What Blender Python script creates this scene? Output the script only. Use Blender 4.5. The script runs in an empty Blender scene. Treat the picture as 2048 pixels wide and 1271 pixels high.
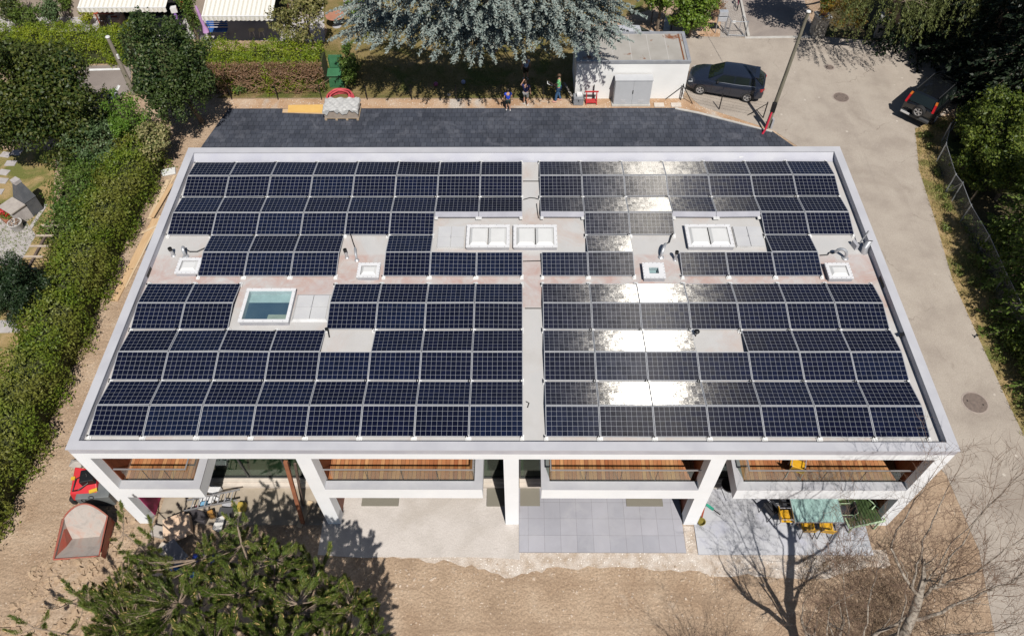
import bpy, math, random
import numpy as np
from mathutils import Vector, Matrix
S = bpy.context.scene
COL = S.collection
RNG = np.random.default_rng(7)
random.seed(7)
PI = math.pi
R_ = math.radians
# ------------------------------------------------------------------ camera model (fitted to the roof grid)
CF, CPITCH, CYAW, CROLL = 1514.9943, 0.9119, -0.0158, -0.0123
CPOS = np.array([-0.1234, -11.5029, 26.4176])
ZR = 5.45                       # roof level above the ground
def _rot():
    f = np.array([math.sin(CYAW)*math.cos(CPITCH), math.cos(CYAW)*math.cos(CPITCH), -math.sin(CPITCH)])
    r = np.array([math.cos(CYAW), -math.sin(CYAW), 0.0]); u = np.cross(r, f)
    c, s = math.cos(CROLL), math.sin(CROLL)
    return np.array([c*r+s*u, -s*r+c*u, f])
CR = _rot()
def G(px, py, z=0.0):
    """point of the place seen at photo position (px, py) at height z"""
    d = CR.T @ np.array([(px-1024)/CF, (635.5-py)/CF, 1.0])
    t = (z-CPOS[2])/d[2]
    return CPOS + t*d
def GY(px, py, Y):
    d = CR.T @ np.array([(px-1024)/CF, (635.5-py)/CF, 1.0])
    return CPOS + (Y-CPOS[1])/d[1]*d
def V(a): return Vector((float(a[0]), float(a[1]), float(a[2])))
# ------------------------------------------------------------------ materials
MATS = {}
def nodes(name):
    m = bpy.data.materials.new(name); m.use_nodes = True
    nt = m.node_tree; nt.nodes.clear()
    out = nt.nodes.new('ShaderNodeOutputMaterial')
    return m, nt, nt.nodes, nt.links, out
def c4(c): return (c[0], c[1], c[2], 1.0)
def ramp(N, stops):
    r = N.new('ShaderNodeValToRGB'); e = r.color_ramp.elements
    while len(e) < len(stops): e.new(0.5)
    for k, (p, c) in enumerate(stops):
        e[k].position = p; e[k].color = c4(c)
    return r
def mixc(N, L, fac, a, b, mode='MIX'):
    n = N.new('ShaderNodeMix'); n.data_type = 'RGBA'; n.blend_type = mode
    for sock, v in ((n.inputs[0], fac), (n.inputs[6], a), (n.inputs[7], b)):
        if hasattr(v, 'is_output'): L.new(v, sock)
        elif isinstance(v, (tuple, list)): sock.default_value = c4(v)
        else: sock.default_value = v
    return n.outputs[2]
def math_(N, L, op, a, b=None, c=None):
    n = N.new('ShaderNodeMath'); n.operation = op
    for k, v in enumerate((a, b, c)):
        if v is None: continue
        if hasattr(v, 'is_output'): L.new(v, n.inputs[k])
        else: n.inputs[k].default_value = v
    return n.outputs[0]
def noise(N, L, vec, scale, detail=4, rough=0.55, dist=0.0):
    n = N.new('ShaderNodeTexNoise'); n.inputs['Scale'].default_value = scale
    n.inputs['Detail'].default_value = detail; n.inputs['Roughness'].default_value = rough
    n.inputs['Distortion'].default_value = dist
    if vec is not None: L.new(vec, n.inputs['Vector'])
    return n.outputs['Fac']
def pos(N): return N.new('ShaderNodeNewGeometry').outputs['Position']
def objc(N): return N.new('ShaderNodeTexCoord').outputs['Object']
def scaled(N, L, vec, s):
    n = N.new('ShaderNodeMapping'); n.inputs['Scale'].default_value = s
    L.new(vec, n.inputs['Vector']); return n.outputs['Vector']
def bump(N, L, h, strength=0.3, dist=0.02):
    b = N.new('ShaderNodeBump'); b.inputs['Strength'].default_value = strength; b.inputs['Distance'].default_value = dist
    L.new(h, b.inputs['Height']); return b.outputs['Normal']
def M(name, col, rough=0.6, col2=None, scale=3.0, bump_=0.0, bscale=None, metal=0.0, spec=0.5, detail=5, lo=0.35, hi=0.65, local=False, coat=0.0, stretch=None, bdist=0.02):
    """plain surface with two-tone noise and optional bump"""
    if name in MATS: return MATS[name]
    m, nt, N, L, out = nodes(name)
    p = N.new('ShaderNodeBsdfPrincipled')
    p.inputs['Roughness'].default_value = rough; p.inputs['Metallic'].default_value = metal
    p.inputs['Specular IOR Level'].default_value = spec
    if coat: p.inputs['Coat Weight'].default_value = coat; p.inputs['Coat Roughness'].default_value = 0.04
    L.new(p.outputs[0], out.inputs[0])
    v = objc(N) if local else pos(N)
    if stretch: v = scaled(N, L, v, stretch)
    if col2 is None: col2 = tuple(min(1, c*0.82) for c in col)
    f = noise(N, L, v, scale, detail)
    r = ramp(N, [(lo, col), (hi, col2)]); L.new(f, r.inputs[0])
    L.new(r.outputs[0], p.inputs['Base Color'])
    if bump_:
        L.new(bump(N, L, noise(N, L, v, bscale or scale*4, 6, 0.6), bump_, bdist), p.inputs['Normal'])
    MATS[name] = m; return m
def leafmat(name, cols, trans=0.25, rough=0.5, nscale=0.7, tint=None, tamt=0.5):
    if name in MATS: return MATS[name]
    m, nt, N, L, out = nodes(name)
    g = N.new('ShaderNodeNewGeometry')
    st = [(k/(len(cols)-1) if len(cols) > 1 else 0, c) for k, c in enumerate(cols)]
    r = ramp(N, st); L.new(g.outputs['Random Per Island'], r.inputs[0])
    col = r.outputs[0]
    if tint is not None:
        f = noise(N, L, g.outputs['Position'], nscale, 3)
        rr = ramp(N, [(0.42, (0, 0, 0)), (0.62, (tamt, tamt, tamt))]); L.new(f, rr.inputs[0])
        col = mixc(N, L, rr.outputs[0], col, tint)
    p = N.new('ShaderNodeBsdfPrincipled'); p.inputs['Roughness'].default_value = rough
    p.inputs['Specular IOR Level'].default_value = 0.35
    L.new(col, p.inputs['Base Color'])
    t = N.new('ShaderNodeBsdfTranslucent'); L.new(col, t.inputs[0])
    mx = N.new('ShaderNodeMixShader'); mx.inputs[0].default_value = trans
    L.new(p.outputs[0], mx.inputs[1]); L.new(t.outputs[0], mx.inputs[2]); L.new(mx.outputs[0], out.inputs[0])
    MATS[name] = m; return m
# ------------------------------------------------------------------ mesh builder
class MB:
    def __init__(s): s.v = []; s.f = []; s.m = []; s.cur = 0
    def add(s, vs, fs):
        o = len(s.v); s.v += [tuple(map(float, x)) for x in vs]
        for f in fs: s.f.append(tuple(o+i for i in f)); s.m.append(s.cur)
        return s
    def quad(s, a, b, c, d): return s.add([a, b, c, d], [(0, 1, 2, 3)])
    def box(s, c, size, rz=0.0, rot=None):
        x, y, z = size[0]/2, size[1]/2, size[2]/2
        vs = [(-x,-y,-z),(x,-y,-z),(x,y,-z),(-x,y,-z),(-x,-y,z),(x,-y,z),(x,y,z),(-x,y,z)]
        Mx = rot if rot is not None else Matrix.Rotation(rz, 3, 'Z')
        vs = [Mx @ Vector(p) + Vector(c) for p in vs]
        return s.add(vs, [(3,2,1,0),(4,5,6,7),(0,1,5,4),(1,2,6,5),(2,3,7,6),(3,0,4,7)])
    def bb(s, x0, x1, y0, y1, z0, z1):
        return s.box(((x0+x1)/2,(y0+y1)/2,(z0+z1)/2),(abs(x1-x0),abs(y1-y0),abs(z1-z0)))
    def bar(s, a, b, w, h, up=(0,0,1)):
        a, b = Vector(a), Vector(b); d = (b-a); l = d.length
        if l < 1e-6: return s
        d.normalize(); u = Vector(up)
        if abs(d.dot(u)) > 0.98: u = Vector((0,1,0))
        x = d.cross(u).normalized(); z = x.cross(d)
        rot = Matrix((x, d, z)).transposed()
        return s.box((a+b)/2, (w, l, h), rot=rot)
    def tube(s, pts, rad, n=6, cap=True):
        pts = [Vector(p) for p in pts]
        rads = rad if isinstance(rad, (list, tuple, np.ndarray)) else [rad]*len(pts)
        vs = []; fs = []; ref = None
        for i, p in enumerate(pts):
            if i == 0: d = pts[1]-p
            elif i == len(pts)-1: d = p-pts[i-1]
            else: d = pts[i+1]-pts[i-1]
            if d.length < 1e-9: d = Vector((0,0,1))
            d.normalize()
            if ref is None: ref = Vector((1,0,0)) if abs(d.x) < 0.9 else Vector((0,1,0))
            x = (ref - d*ref.dot(d))
            if x.length < 1e-4: x = d.orthogonal()
            x.normalize(); ref = x; y = d.cross(x)
            for k in range(n):
                a = 2*PI*k/n
                vs.append(p + (x*math.cos(a)+y*math.sin(a))*rads[i])
        for i in range(len(pts)-1):
            for k in range(n):
                k2 = (k+1) % n
                fs.append((i*n+k, i*n+k2, (i+1)*n+k2, (i+1)*n+k))
        if cap:
            fs.append(tuple(range(n-1,-1,-1))); fs.append(tuple((len(pts)-1)*n+k for k in range(n)))
        return s.add(vs, fs)
    def lathe(s, prof, n=16, c=(0,0,0), rot=None, closed=False):
        vs = []; fs = []; Mx = rot or Matrix.Identity(3); C = Vector(c)
        for r, z in prof:
            for k in range(n):
                a = 2*PI*k/n; vs.append(Mx @ Vector((r*math.cos(a), r*math.sin(a), z)) + C)
        m = len(prof)
        for i in range(m if closed else m-1):
            j = (i+1) % m
            for k in range(n):
                k2 = (k+1) % n; fs.append((i*n+k, i*n+k2, j*n+k2, j*n+k))
        if not closed:
            if prof[0][0] > 1e-5: fs.append(tuple(range(n-1,-1,-1)))
            if prof[-1][0] > 1e-5: fs.append(tuple((m-1)*n+k for k in range(n)))
        return s.add(vs, fs)
    def prism(s, poly, z0, z1):
        n = len(poly)
        vs = [(p[0], p[1], z0) for p in poly] + [(p[0], p[1], z1) for p in poly]
        fs = [tuple(range(n-1,-1,-1)), tuple(range(n, 2*n))]
        fs += [(k, (k+1) % n, n+(k+1) % n, n+k) for k in range(n)]
        return s.add(vs, fs)
    def blob(s, c, r, seed=0, amp=0.2, sub=2):
        import bmesh
        bm = bmesh.new(); bmesh.ops.create_icosphere(bm, subdivisions=sub, radius=1)
        rg = random.Random(seed); ph = [rg.uniform(0, 6) for _ in range(6)]
        vs = []
        for v in bm.verts:
            p = v.co; k = 1+amp*(math.sin(3*p.x+ph[0])*math.sin(3*p.y+ph[1])+math.sin(4*p.z+ph[2])*math.sin(5*p.x+ph[3]))*0.6
            vs.append((c[0]+p.x*r[0]*k, c[1]+p.y*r[1]*k, c[2]+p.z*r[2]*k))
        fs = [tuple(v.index for v in f.verts) for f in bm.faces]; bm.free()
        return s.add(vs, fs)
    def build(s, name, mats, parent=None, smooth=False, world=True, angle=35, bevel=0.0):
        me = bpy.data.meshes.new(name)
        off = Vector((0,0,0))
        if parent is not None and world:
            q = parent
            while q is not None: off += q.location; q = q.parent
        me.from_pydata([(a-off.x, b-off.y, c-off.z) for a, b, c in s.v], [], s.f)
        ml = mats if isinstance(mats, (list, tuple)) else [mats]
        for m in ml: me.materials.append(m)
        if len(ml) > 1: me.polygons.foreach_set('material_index', s.m)
        me.update()
        if smooth:
            me.shade_smooth(); me.set_sharp_from_angle(angle=R_(angle))
        o = bpy.data.objects.new(name, me); COL.objects.link(o)
        if parent is not None: o.parent = parent
        if bevel:
            b = o.modifiers.new('bevel', 'BEVEL'); b.width = bevel; b.segments = 2; b.limit_method = 'ANGLE'; b.angle_limit = R_(40)
        return o
def npmesh(name, verts, nper, mat, parent=None, world=True):
    """mesh of many separate n-gons (numpy), nper vertices each"""
    verts = np.asarray(verts, dtype=np.float64).reshape(-1, 3)
    if parent is not None and world:
        q = parent; off = Vector((0,0,0))
        while q is not None: off += q.location; q = q.parent
        verts = verts - np.array(off)
    n = len(verts)//nper
    me = bpy.data.meshes.new(name)
    me.vertices.add(len(verts)); me.vertices.foreach_set('co', verts.ravel().astype(np.float32))
    me.loops.add(len(verts)); me.loops.foreach_set('vertex_index', np.arange(len(verts), dtype=np.int32))
    me.polygons.add(n)
    me.polygons.foreach_set('loop_start', np.arange(0, n*nper, nper, dtype=np.int32))
    me.materials.append(mat); me.update(calc_edges=True); me.validate()
    o = bpy.data.objects.new(name, me); COL.objects.link(o)
    if parent is not None: o.parent = parent
    return o
def thing(name, label, cat, loc=(0,0,0), rz=0.0, group=None):
    o = bpy.data.objects.new(name, None); COL.objects.link(o)
    o.empty_display_size = 0.2
    o.location = V(loc); o.rotation_euler = (0, 0, rz); o['label'] = label; o['category'] = cat
    if group: o['group'] = group
    return o
def tag(o, label, cat, group=None):
    o['label'] = label; o['category'] = cat
    if group: o['group'] = group
    return o
def kind(o, k): o['kind'] = k; return o
def copy_tree(o, parent=None):
    c = o.copy(); COL.objects.link(c)
    if parent is not None: c.parent = parent
    for ch in list(o.children): copy_tree(ch, c)
    return c
def sheet(name, poly, z, mat, k='structure'):
    import bmesh
    me = bpy.data.meshes.new(name); bm = bmesh.new()
    vs = [bm.verts.new((p[0], p[1], z)) for p in poly]
    f = bm.faces.new(vs); bmesh.ops.triangulate(bm, faces=[f])
    for f in bm.faces:
        if f.normal.z < 0: f.normal_flip()
    bm.to_mesh(me); bm.free(); me.materials.append(mat)
    o = bpy.data.objects.new(name, me); COL.objects.link(o); o['kind'] = k
    return o
def Gp(pts, z=0.0): return [tuple(G(x, y, z)[:2]) for x, y in pts]
# ------------------------------------------------------------------ foliage
def rand_dirs(n):
    v = RNG.normal(size=(n, 3)); return v/np.linalg.norm(v, axis=1, keepdims=True)
def leaves(cen, size, aspect=0.55, nrm=None, jitter=0.7, droop=0.0):
    """diamond leaves at cen; nrm = preferred facing"""
    n = len(cen)
    nd = rand_dirs(n)
    if nrm is not None: nd = nrm + jitter*nd
    nd /= np.linalg.norm(nd, axis=1, keepdims=True)
    t = rand_dirs(n); t[:, 2] -= droop
    t -= nd*(t*nd).sum(1, keepdims=True); t /= np.linalg.norm(t, axis=1, keepdims=True)+1e-9
    b = np.cross(nd, t)
    s = (size*RNG.uniform(0.6, 1.3, n))[:, None]
    return np.stack([cen-t*s*0.5, cen+b*s*aspect*0.5, cen+t*s*0.5, cen-b*s*aspect*0.5], axis=1)
def clump_leaves(clumps, dens, size, aspect=0.55, shell=0.35):
    """clumps: list of (x,y,z,rx,ry,rz); leaves mostly near the shell of each"""
    out = []
    for c in clumps:
        c = np.asarray(c, float); r = c[3:6]
        area = 4*PI*((r[0]*r[1])**1.6+(r[0]*r[2])**1.6+(r[1]*r[2])**1.6)**(1/1.6)/3**(1/1.6)
        n = max(8, int(dens*area))
        d = rand_dirs(n); d[:, 2] = np.where(RNG.random(n) < 0.35, np.abs(d[:, 2]), d[:, 2])
        k = 1-shell*RNG.random(n)**1.5+0.08*RNG.normal(size=n)
        p = c[:3]+d*k[:, None]*r
        out.append(leaves(p, size, aspect, nrm=d*0.8+np.array([0, 0, 0.35]), jitter=0.75))
    return np.concatenate(out)
def crown_clumps(C, Rr, n, rr=(0.22, 0.36), up=-0.5, seed=None):
    """n clumps over an ellipsoid crown"""
    rg = np.random.default_rng(seed if seed is not None else int(RNG.integers(1e9)))
    cl = []
    k = 0
    while len(cl) < n and k < n*30:
        k += 1
        d = rg.normal(size=3); d /= np.linalg.norm(d)
        if d[2] < up: continue
        q = rg.uniform(0.55, 0.9); f = rg.uniform(*rr)
        if rg.random() < 0.3: q = rg.uniform(0.85, 1.1); f *= 0.6
        r = f*np.array(Rr)*rg.uniform(0.85, 1.15, 3)
        cl.append(np.concatenate([np.array(C)+d*np.array(Rr)*q, r]))
    return cl
def stray_shoots(P_, D_, size, lo=0.2, hi=0.55, aspect=0.45):
    """thin leafy shoots growing out of the surface points P_ along D_"""
    n = len(P_); D_ = D_+0.35*RNG.normal(size=D_.shape)+np.array([0, 0, 0.35]); D_ /= np.linalg.norm(D_, axis=1, keepdims=True)
    l = RNG.uniform(lo, hi, n); k = 9; u = np.tile(np.linspace(0.0, 1.0, k), n); i = np.repeat(np.arange(n), k)
    q = P_[i]+D_[i]*(l[i]*u)[:, None]+0.03*RNG.normal(size=(n*k, 3))
    return leaves(q, size*0.85, aspect, nrm=D_[i], jitter=1.2)
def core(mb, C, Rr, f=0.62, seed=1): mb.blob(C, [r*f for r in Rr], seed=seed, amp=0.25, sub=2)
# ------------------------------------------------------------------ camera, sun, sky
cam = bpy.data.cameras.new('camera'); co = bpy.data.objects.new('camera', cam); COL.objects.link(co)
cam.sensor_width = 36.0; cam.lens = 36*CF/2048; cam.clip_start = 0.5; cam.clip_end = 600
Mx = Matrix(((CR[0][0], CR[1][0], -CR[2][0], CPOS[0]), (CR[0][1], CR[1][1], -CR[2][1], CPOS[1]), (CR[0][2], CR[1][2], -CR[2][2], CPOS[2]), (0, 0, 0, 1)))
co.matrix_world = Mx
S.camera = co
SUN_EL, SUN_AZ = 55.0, 17.0     # sun behind the camera, a little to the right
sd = Vector((math.sin(R_(SUN_AZ))*math.cos(R_(SUN_EL)), -math.cos(R_(SUN_AZ))*math.cos(R_(SUN_EL)), math.sin(R_(SUN_EL))))
sl = bpy.data.lights.new('sun', 'SUN'); sl.energy = 5.0; sl.angle = R_(0.53); sl.color = (1.0, 0.955, 0.89)
so = bpy.data.objects.new('sun', sl); COL.objects.link(so); so.location = sd*80
so.rotation_euler = (-sd).to_track_quat('-Z', 'Y').to_euler()
w = bpy.data.worlds.new('World'); S.world = w; w.use_nodes = True
nt = w.node_tree; nt.nodes.clear()
sky = nt.nodes.new('ShaderNodeTexSky'); sky.sky_type = 'NISHITA'; sky.sun_disc = False
sky.sun_elevation = R_(SUN_EL); sky.sun_rotation = math.atan2(sd.x, sd.y); sky.air_density = 1.0; sky.dust_density = 0.6; sky.ozone_density = 1.5
bg = nt.nodes.new('ShaderNodeBackground'); bg.inputs[1].default_value = 0.05
wo = nt.nodes.new('ShaderNodeOutputWorld'); nt.links.new(sky.outputs[0], bg.inputs[0]); nt.links.new(bg.outputs[0], wo.inputs[0])
S.view_settings.view_transform = 'Standard'; S.view_settings.look = 'None'; S.view_settings.gamma = 1.0; S.view_settings.exposure = 0.0
S.view_settings.use_curve_mapping = False
S.cycles.max_bounces = 6; S.cycles.diffuse_bounces = 1; S.cycles.glossy_bounces = 3; S.cycles.transmission_bounces = 4; S.cycles.transparent_max_bounces = 12
S.cycles.use_denoising = True; S.cycles.sample_clamp_indirect = 4.0
# ------------------------------------------------------------------ ground materials
def groundmat(name, stops, scale, fine, fineamt, patch=None, pscale=0.25, plo=0.5, phi=0.62, bstr=0.5, bscale=12, rough=0.95, speck=None, bdist=0.03, cracks=False, ruts=False):
    m, nt, N, L, out = nodes(name)
    p = N.new('ShaderNodeBsdfPrincipled'); p.inputs['Roughness'].default_value = rough; p.inputs['Specular IOR Level'].default_value = 0.2
    L.new(p.outputs[0], out.inputs[0]); v = pos(N)
    r = ramp(N, stops); L.new(noise(N, L, v, scale, 6, 0.6), r.inputs[0]); col = r.outputs[0]
    if patch is not None:
        rr = ramp(N, [(plo, (0, 0, 0)), (phi, (1, 1, 1))]); L.new(noise(N, L, v, pscale, 5, 0.6, 0.6), rr.inputs[0])
        col = mixc(N, L, rr.outputs[0], col, patch)
    f = noise(N, L, v, fine, 3, 0.7)
    rf = ramp(N, [(0.25, (1-fineamt,)*3), (0.75, (1+fineamt*0.6,)*3)]); L.new(f, rf.inputs[0])
    col = mixc(N, L, 1.0, col, rf.outputs[0], 'MULTIPLY')
    if speck:
        vo = N.new('ShaderNodeTexVoronoi'); vo.inputs['Scale'].default_value = speck[1]; L.new(v, vo.inputs['Vector'])
        rs = ramp(N, [(speck[2], (1, 1, 1)), (speck[2]+0.05, (0, 0, 0))]); L.new(vo.outputs['Distance'], rs.inputs[0])
        sel = ramp(N, [(0.55, (0, 0, 0)), (0.6, (1, 1, 1))]); 
        sp = N.new('ShaderNodeSeparateColor'); L.new(vo.outputs['Color'], sp.inputs[0]); L.new(sp.outputs[0], sel.inputs[0])
        fm = mixc(N, L, 1.0, rs.outputs[0], sel.outputs[0], 'MULTIPLY')
        col = mixc(N, L, fm, col, speck[0])
    if ruts:
        mp = N.new('ShaderNodeMapping'); mp.inputs['Rotation'].default_value = (0, 0, 0.25); mp.inputs['Scale'].default_value = (0.16, 2.1, 1); L.new(v, mp.inputs['Vector'])
        rt = ramp(N, [(0.53, (0, 0, 0)), (0.64, (0.55, 0.55, 0.55))]); L.new(noise(N, L, mp.outputs[0], 1.0, 5, 0.6, 0.3), rt.inputs[0])
        col = mixc(N, L, rt.outputs[0], col, (0.31, 0.22, 0.15))
        pt = ramp(N, [(0.6, (0, 0, 0)), (0.72, (0.6, 0.6, 0.6))]); L.new(noise(N, L, v, 1.1, 7, 0.7), pt.inputs[0])
        col = mixc(N, L, pt.outputs[0], col, (0.53, 0.44, 0.35))
    if cracks:
        vd = N.new('ShaderNodeVectorMath'); vd.operation = 'MULTIPLY_ADD'; nz = N.new('ShaderNodeTexNoise'); nz.inputs['Scale'].default_value = 1.1; nz.inputs['Detail'].default_value = 5; L.new(v, nz.inputs['Vector'])
        L.new(nz.outputs['Color'], vd.inputs[0]); vd.inputs[1].default_value = (1.6, 1.6, 0); L.new(v, vd.inputs[2])
        vo = N.new('ShaderNodeTexVoronoi'); vo.feature = 'DISTANCE_TO_EDGE'; vo.inputs['Scale'].default_value = 0.22; L.new(vd.outputs[0], vo.inputs['Vector'])
        ck = ramp(N, [(0.0, (1, 1, 1)), (0.007, (0, 0, 0))]); L.new(vo.outputs['Distance'], ck.inputs[0])
        ms = ramp(N, [(0.5, (0, 0, 0)), (0.58, (0.6, 0.6, 0.6))]); L.new(noise(N, L, v, 0.35, 3), ms.inputs[0])
        col = mixc(N, L, mixc(N, L, 1.0, ck.outputs[0], ms.outputs[0], 'MULTIPLY'), col, (0.17, 0.14, 0.115))
        tk = ramp(N, [(0.56, (0, 0, 0)), (0.8, (0.5, 0.5, 0.5))]); L.new(noise(N, L, scaled(N, L, v, (1.6, 0.12, 1)), 1.0, 6, 0.7), tk.inputs[0])
        col = mixc(N, L, tk.outputs[0], col, (0.25, 0.215, 0.19))
        ol = ramp(N, [(0.66, (0, 0, 0)), (0.74, (0.45, 0.45, 0.45))]); L.new(noise(N, L, v, 1.7, 6, 0.75), ol.inputs[0])
        col = mixc(N, L, ol.outputs[0], col, (0.24, 0.21, 0.185))
    L.new(col, p.inputs['Base Color'])
    L.new(bump(N, L, noise(N, L, v, bscale, 6, 0.65), bstr, bdist), p.inputs['Normal'])
    MATS[name] = m; return m
EARTH = groundmat('earth', [(0.3, (0.34, 0.243, 0.165)), (0.5, (0.45, 0.33, 0.23)), (0.72, (0.52, 0.4, 0.29))], 0.6, 13, 0.4, patch=(0.37, 0.26, 0.175), pscale=0.4, bstr=0.8, bscale=8, speck=((0.6, 0.5, 0.4), 7.0, 0.13), bdist=0.09, ruts=True)
ROAD = groundmat('road_surface', [(0.3, (0.32, 0.275, 0.235)), (0.5, (0.39, 0.34, 0.29)), (0.7, (0.43, 0.38, 0.325))], 0.6, 22, 0.22, patch=(0.3, 0.255, 0.215), pscale=0.3, plo=0.54, phi=0.75, bstr=0.3, bscale=40, speck=((0.52, 0.47, 0.41), 1.3, 0.05), bdist=0.01, cracks=True)
ASPH = groundmat('asphalt', [(0.3, (0.2, 0.17, 0.155)), (0.7, (0.3, 0.26, 0.235))], 0.35, 30, 0.16, patch=(0.36, 0.31, 0.27), pscale=0.15, bstr=0.2, bscale=40, bdist=0.01)
DRYGRASS = groundmat('dry_lawn', [(0.3, (0.2, 0.165, 0.06)), (0.5, (0.36, 0.26, 0.12)), (0.7, (0.44, 0.32, 0.18))], 0.9, 14, 0.35, patch=(0.15, 0.16, 0.045), pscale=0.45, bstr=0.9, bscale=25, bdist=0.03)
LAWN = groundmat('green_lawn', [(0.3, (0.15, 0.13, 0.04)), (0.5, (0.22, 0.17, 0.07)), (0.7, (0.32, 0.23, 0.12))], 0.8, 16, 0.4, patch=(0.12, 0.13, 0.035), pscale=0.5, bstr=0.9, bscale=25, bdist=0.03)
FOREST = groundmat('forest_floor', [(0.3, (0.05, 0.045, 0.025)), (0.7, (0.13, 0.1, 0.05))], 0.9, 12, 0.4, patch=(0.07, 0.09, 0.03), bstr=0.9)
ORANGE = groundmat('sandy_gravel', [(0.3, (0.36, 0.22, 0.13)), (0.5, (0.47, 0.31, 0.195)), (0.7, (0.55, 0.42, 0.31))], 0.8, 16, 0.35, patch=(0.5, 0.44, 0.38), pscale=0.4, plo=0.55, phi=0.65, bstr=0.8, bscale=14, speck=((0.66, 0.6, 0.52), 8, 0.2))
GRAVEL = groundmat('pale_gravel', [(0.3, (0.47, 0.43, 0.395)), (0.5, (0.55, 0.505, 0.47)), (0.7, (0.6, 0.555, 0.52))], 0.8, 22, 0.16, patch=(0.48, 0.435, 0.395), bstr=0.5, bscale=9, bdist=0.04)
GRIT = groundmat('grit', [(0.3, (0.42, 0.33, 0.25)), (0.5, (0.55, 0.47, 0.4)), (0.7, (0.68, 0.62, 0.56))], 2.5, 22, 0.35, bstr=0.8, bscale=16, speck=((0.8, 0.76, 0.7), 11, 0.22))
PATIO = groundmat('patio_stone', [(0.3, (0.36, 0.34, 0.34)), (0.7, (0.46, 0.44, 0.44))], 0.8, 20, 0.12, bstr=0.2)
def slabmat(name, c1, c2, joint, w, h, mortar, offset, rot=0.0, org=(0, 0), rough=0.7, vary=0.5, patch=None, bstr=0.25):
    m, nt, N, L, out = nodes(name)
    p = N.new('ShaderNodeBsdfPrincipled'); p.inputs['Roughness'].default_value = rough; p.inputs['Specular IOR Level'].default_value = 0.3
    L.new(p.outputs[0], out.inputs[0])
    mp = N.new('ShaderNodeMapping'); mp.inputs['Rotation'].default_value = (0, 0, rot); mp.inputs['Location'].default_value = (-org[0], -org[1], 0)
    ps = pos(N); L.new(ps, mp.inputs['Vector'])
    b = N.new('ShaderNodeTexBrick'); L.new(mp.outputs[0], b.inputs['Vector'])
    b.offset = offset; b.squash = 1.0
    b.inputs['Color1'].default_value = c4(c1); b.inputs['Color2'].default_value = c4(c2); b.inputs['Mortar'].default_value = c4(joint)
    b.inputs['Scale'].default_value = 1.0; b.inputs['Mortar Size'].default_value = mortar; b.inputs['Mortar Smooth'].default_value = 0.2
    b.inputs['Bias'].default_value = 0.0; b.inputs['Brick Width'].default_value = w; b.inputs['Row Height'].default_value = h
    col = b.outputs['Color']
    r = ramp(N, [(0.3, (1-vary*0.5,)*3), (0.7, (1+vary*0.5,)*3)]); L.new(noise(N, L, ps, 0.55, 6, 0.65, 0.5), r.inputs[0])
    col = mixc(N, L, 1.0, col, r.outputs[0], 'MULTIPLY')
    if patch:
        rr = ramp(N, [(0.52, (0, 0, 0)), (0.8, (1, 1, 1))]); L.new(noise(N, L, ps, 0.9, 8, 0.7, 1.0), rr.inputs[0])
        col = mixc(N, L, rr.outputs[0], col, patch)
    L.new(col, p.inputs['Base Color'])
    L.new(bump(N, L, noise(N, L, ps, 18, 4), bstr, 0.01), p.inputs['Normal'])
    MATS[name] = m; return m
PAVER = slabmat('dark_pavers', (0.043, 0.049, 0.066), (0.066, 0.073, 0.093), (0.022, 0.025, 0.034), 0.3, 0.36, 0.014, 0.37, vary=0.55, patch=(0.13, 0.135, 0.16))
SLAB = slabmat('grey_slabs', (0.32, 0.32, 0.355), (0.37, 0.365, 0.4), (0.24, 0.235, 0.25), 0.585, 0.63, 0.008, 0.0, org=(0.2, -0.34), vary=0.2, patch=(0.39, 0.385, 0.41))
SLAB2 = slabmat('pale_slabs', (0.45, 0.455, 0.48), (0.49, 0.495, 0.52), (0.36, 0.36, 0.39), 1.2, 0.62, 0.008, 0.0, org=(6.2, -0.42), vary=0.12, patch=(0.4, 0.41, 0.5))
FOOTP = slabmat('footpath_setts', (0.34, 0.3, 0.27), (0.42, 0.38, 0.34), (0.2, 0.18, 0.16), 0.22, 0.11, 0.012, 0.5, rot=0.3, vary=0.2)
# ------------------------------------------------------------------ ground sheets
Z = 0.004
kind(MB().bb(-160, 160, -110, 170, -0.5, 0).build('ground', EARTH), 'structure')
yard = Gp([(-80, 300), (112, 300), (105, 420), (150, 520), (120, 560), (70, 660), (20, 740), (-20, 860), (-300, 900), (-400, 300)])
sheet('garden_lawn', yard, Z*0.9, DRYGRASS)
sheet('back_lawn', Gp([(430, 196), (1170, 196), (1150, 60), (1300, 20), (1300, -120), (560, -120), (655, 60), (640, 110)]), Z, LAWN)
sheet('parking_bay', Gp([(150, 132), (262, 130), (262, 180), (215, 212), (150, 200)]), Z, ASPH)
wl = M('white_marking', (0.75, 0.75, 0.75), 0.7)
sheet('marking_line', Gp([(178, 138), (248, 136.5), (248, 140), (178, 142)]), 2*Z, wl)
sheet('marking_line', Gp([(236, 170), (241, 172), (226, 198), (219, 196)]), 2*Z, wl)
sheet('patio', Gp([(-120, 70), (650, 84), (640, -160), (-160, -160)]), Z*1.4, PATIO)
sheet('gravel_strip', Gp([(395, 330), (462, 198), (1372, 198), (1560, 262), (1549, 268), (1400, 240), (1350, 228), (470, 222), (418, 300)]), Z*1.2, ORANGE)
cy = Gp([(404, 292), (457, 217.5), (1352, 216), (1398, 225), (1545, 263), (1592, 296)])
cy = [(cy[0][0]-0.9, 13.0)] + cy + [(cy[-1][0]+0.3, 13.0)]
sheet('courtyard_paving', cy, 3*Z, PAVER)
k = kind(MB().prism(Gp([(1350, 216), (1398, 225), (1545, 263), (1543, 265), (1396, 228), (1350, 219)]), 0, 0.05).build('kerb', M('concrete', (0.5, 0.48, 0.45), 0.85, (0.42, 0.4, 0.37), 4)), 'structure')
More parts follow.
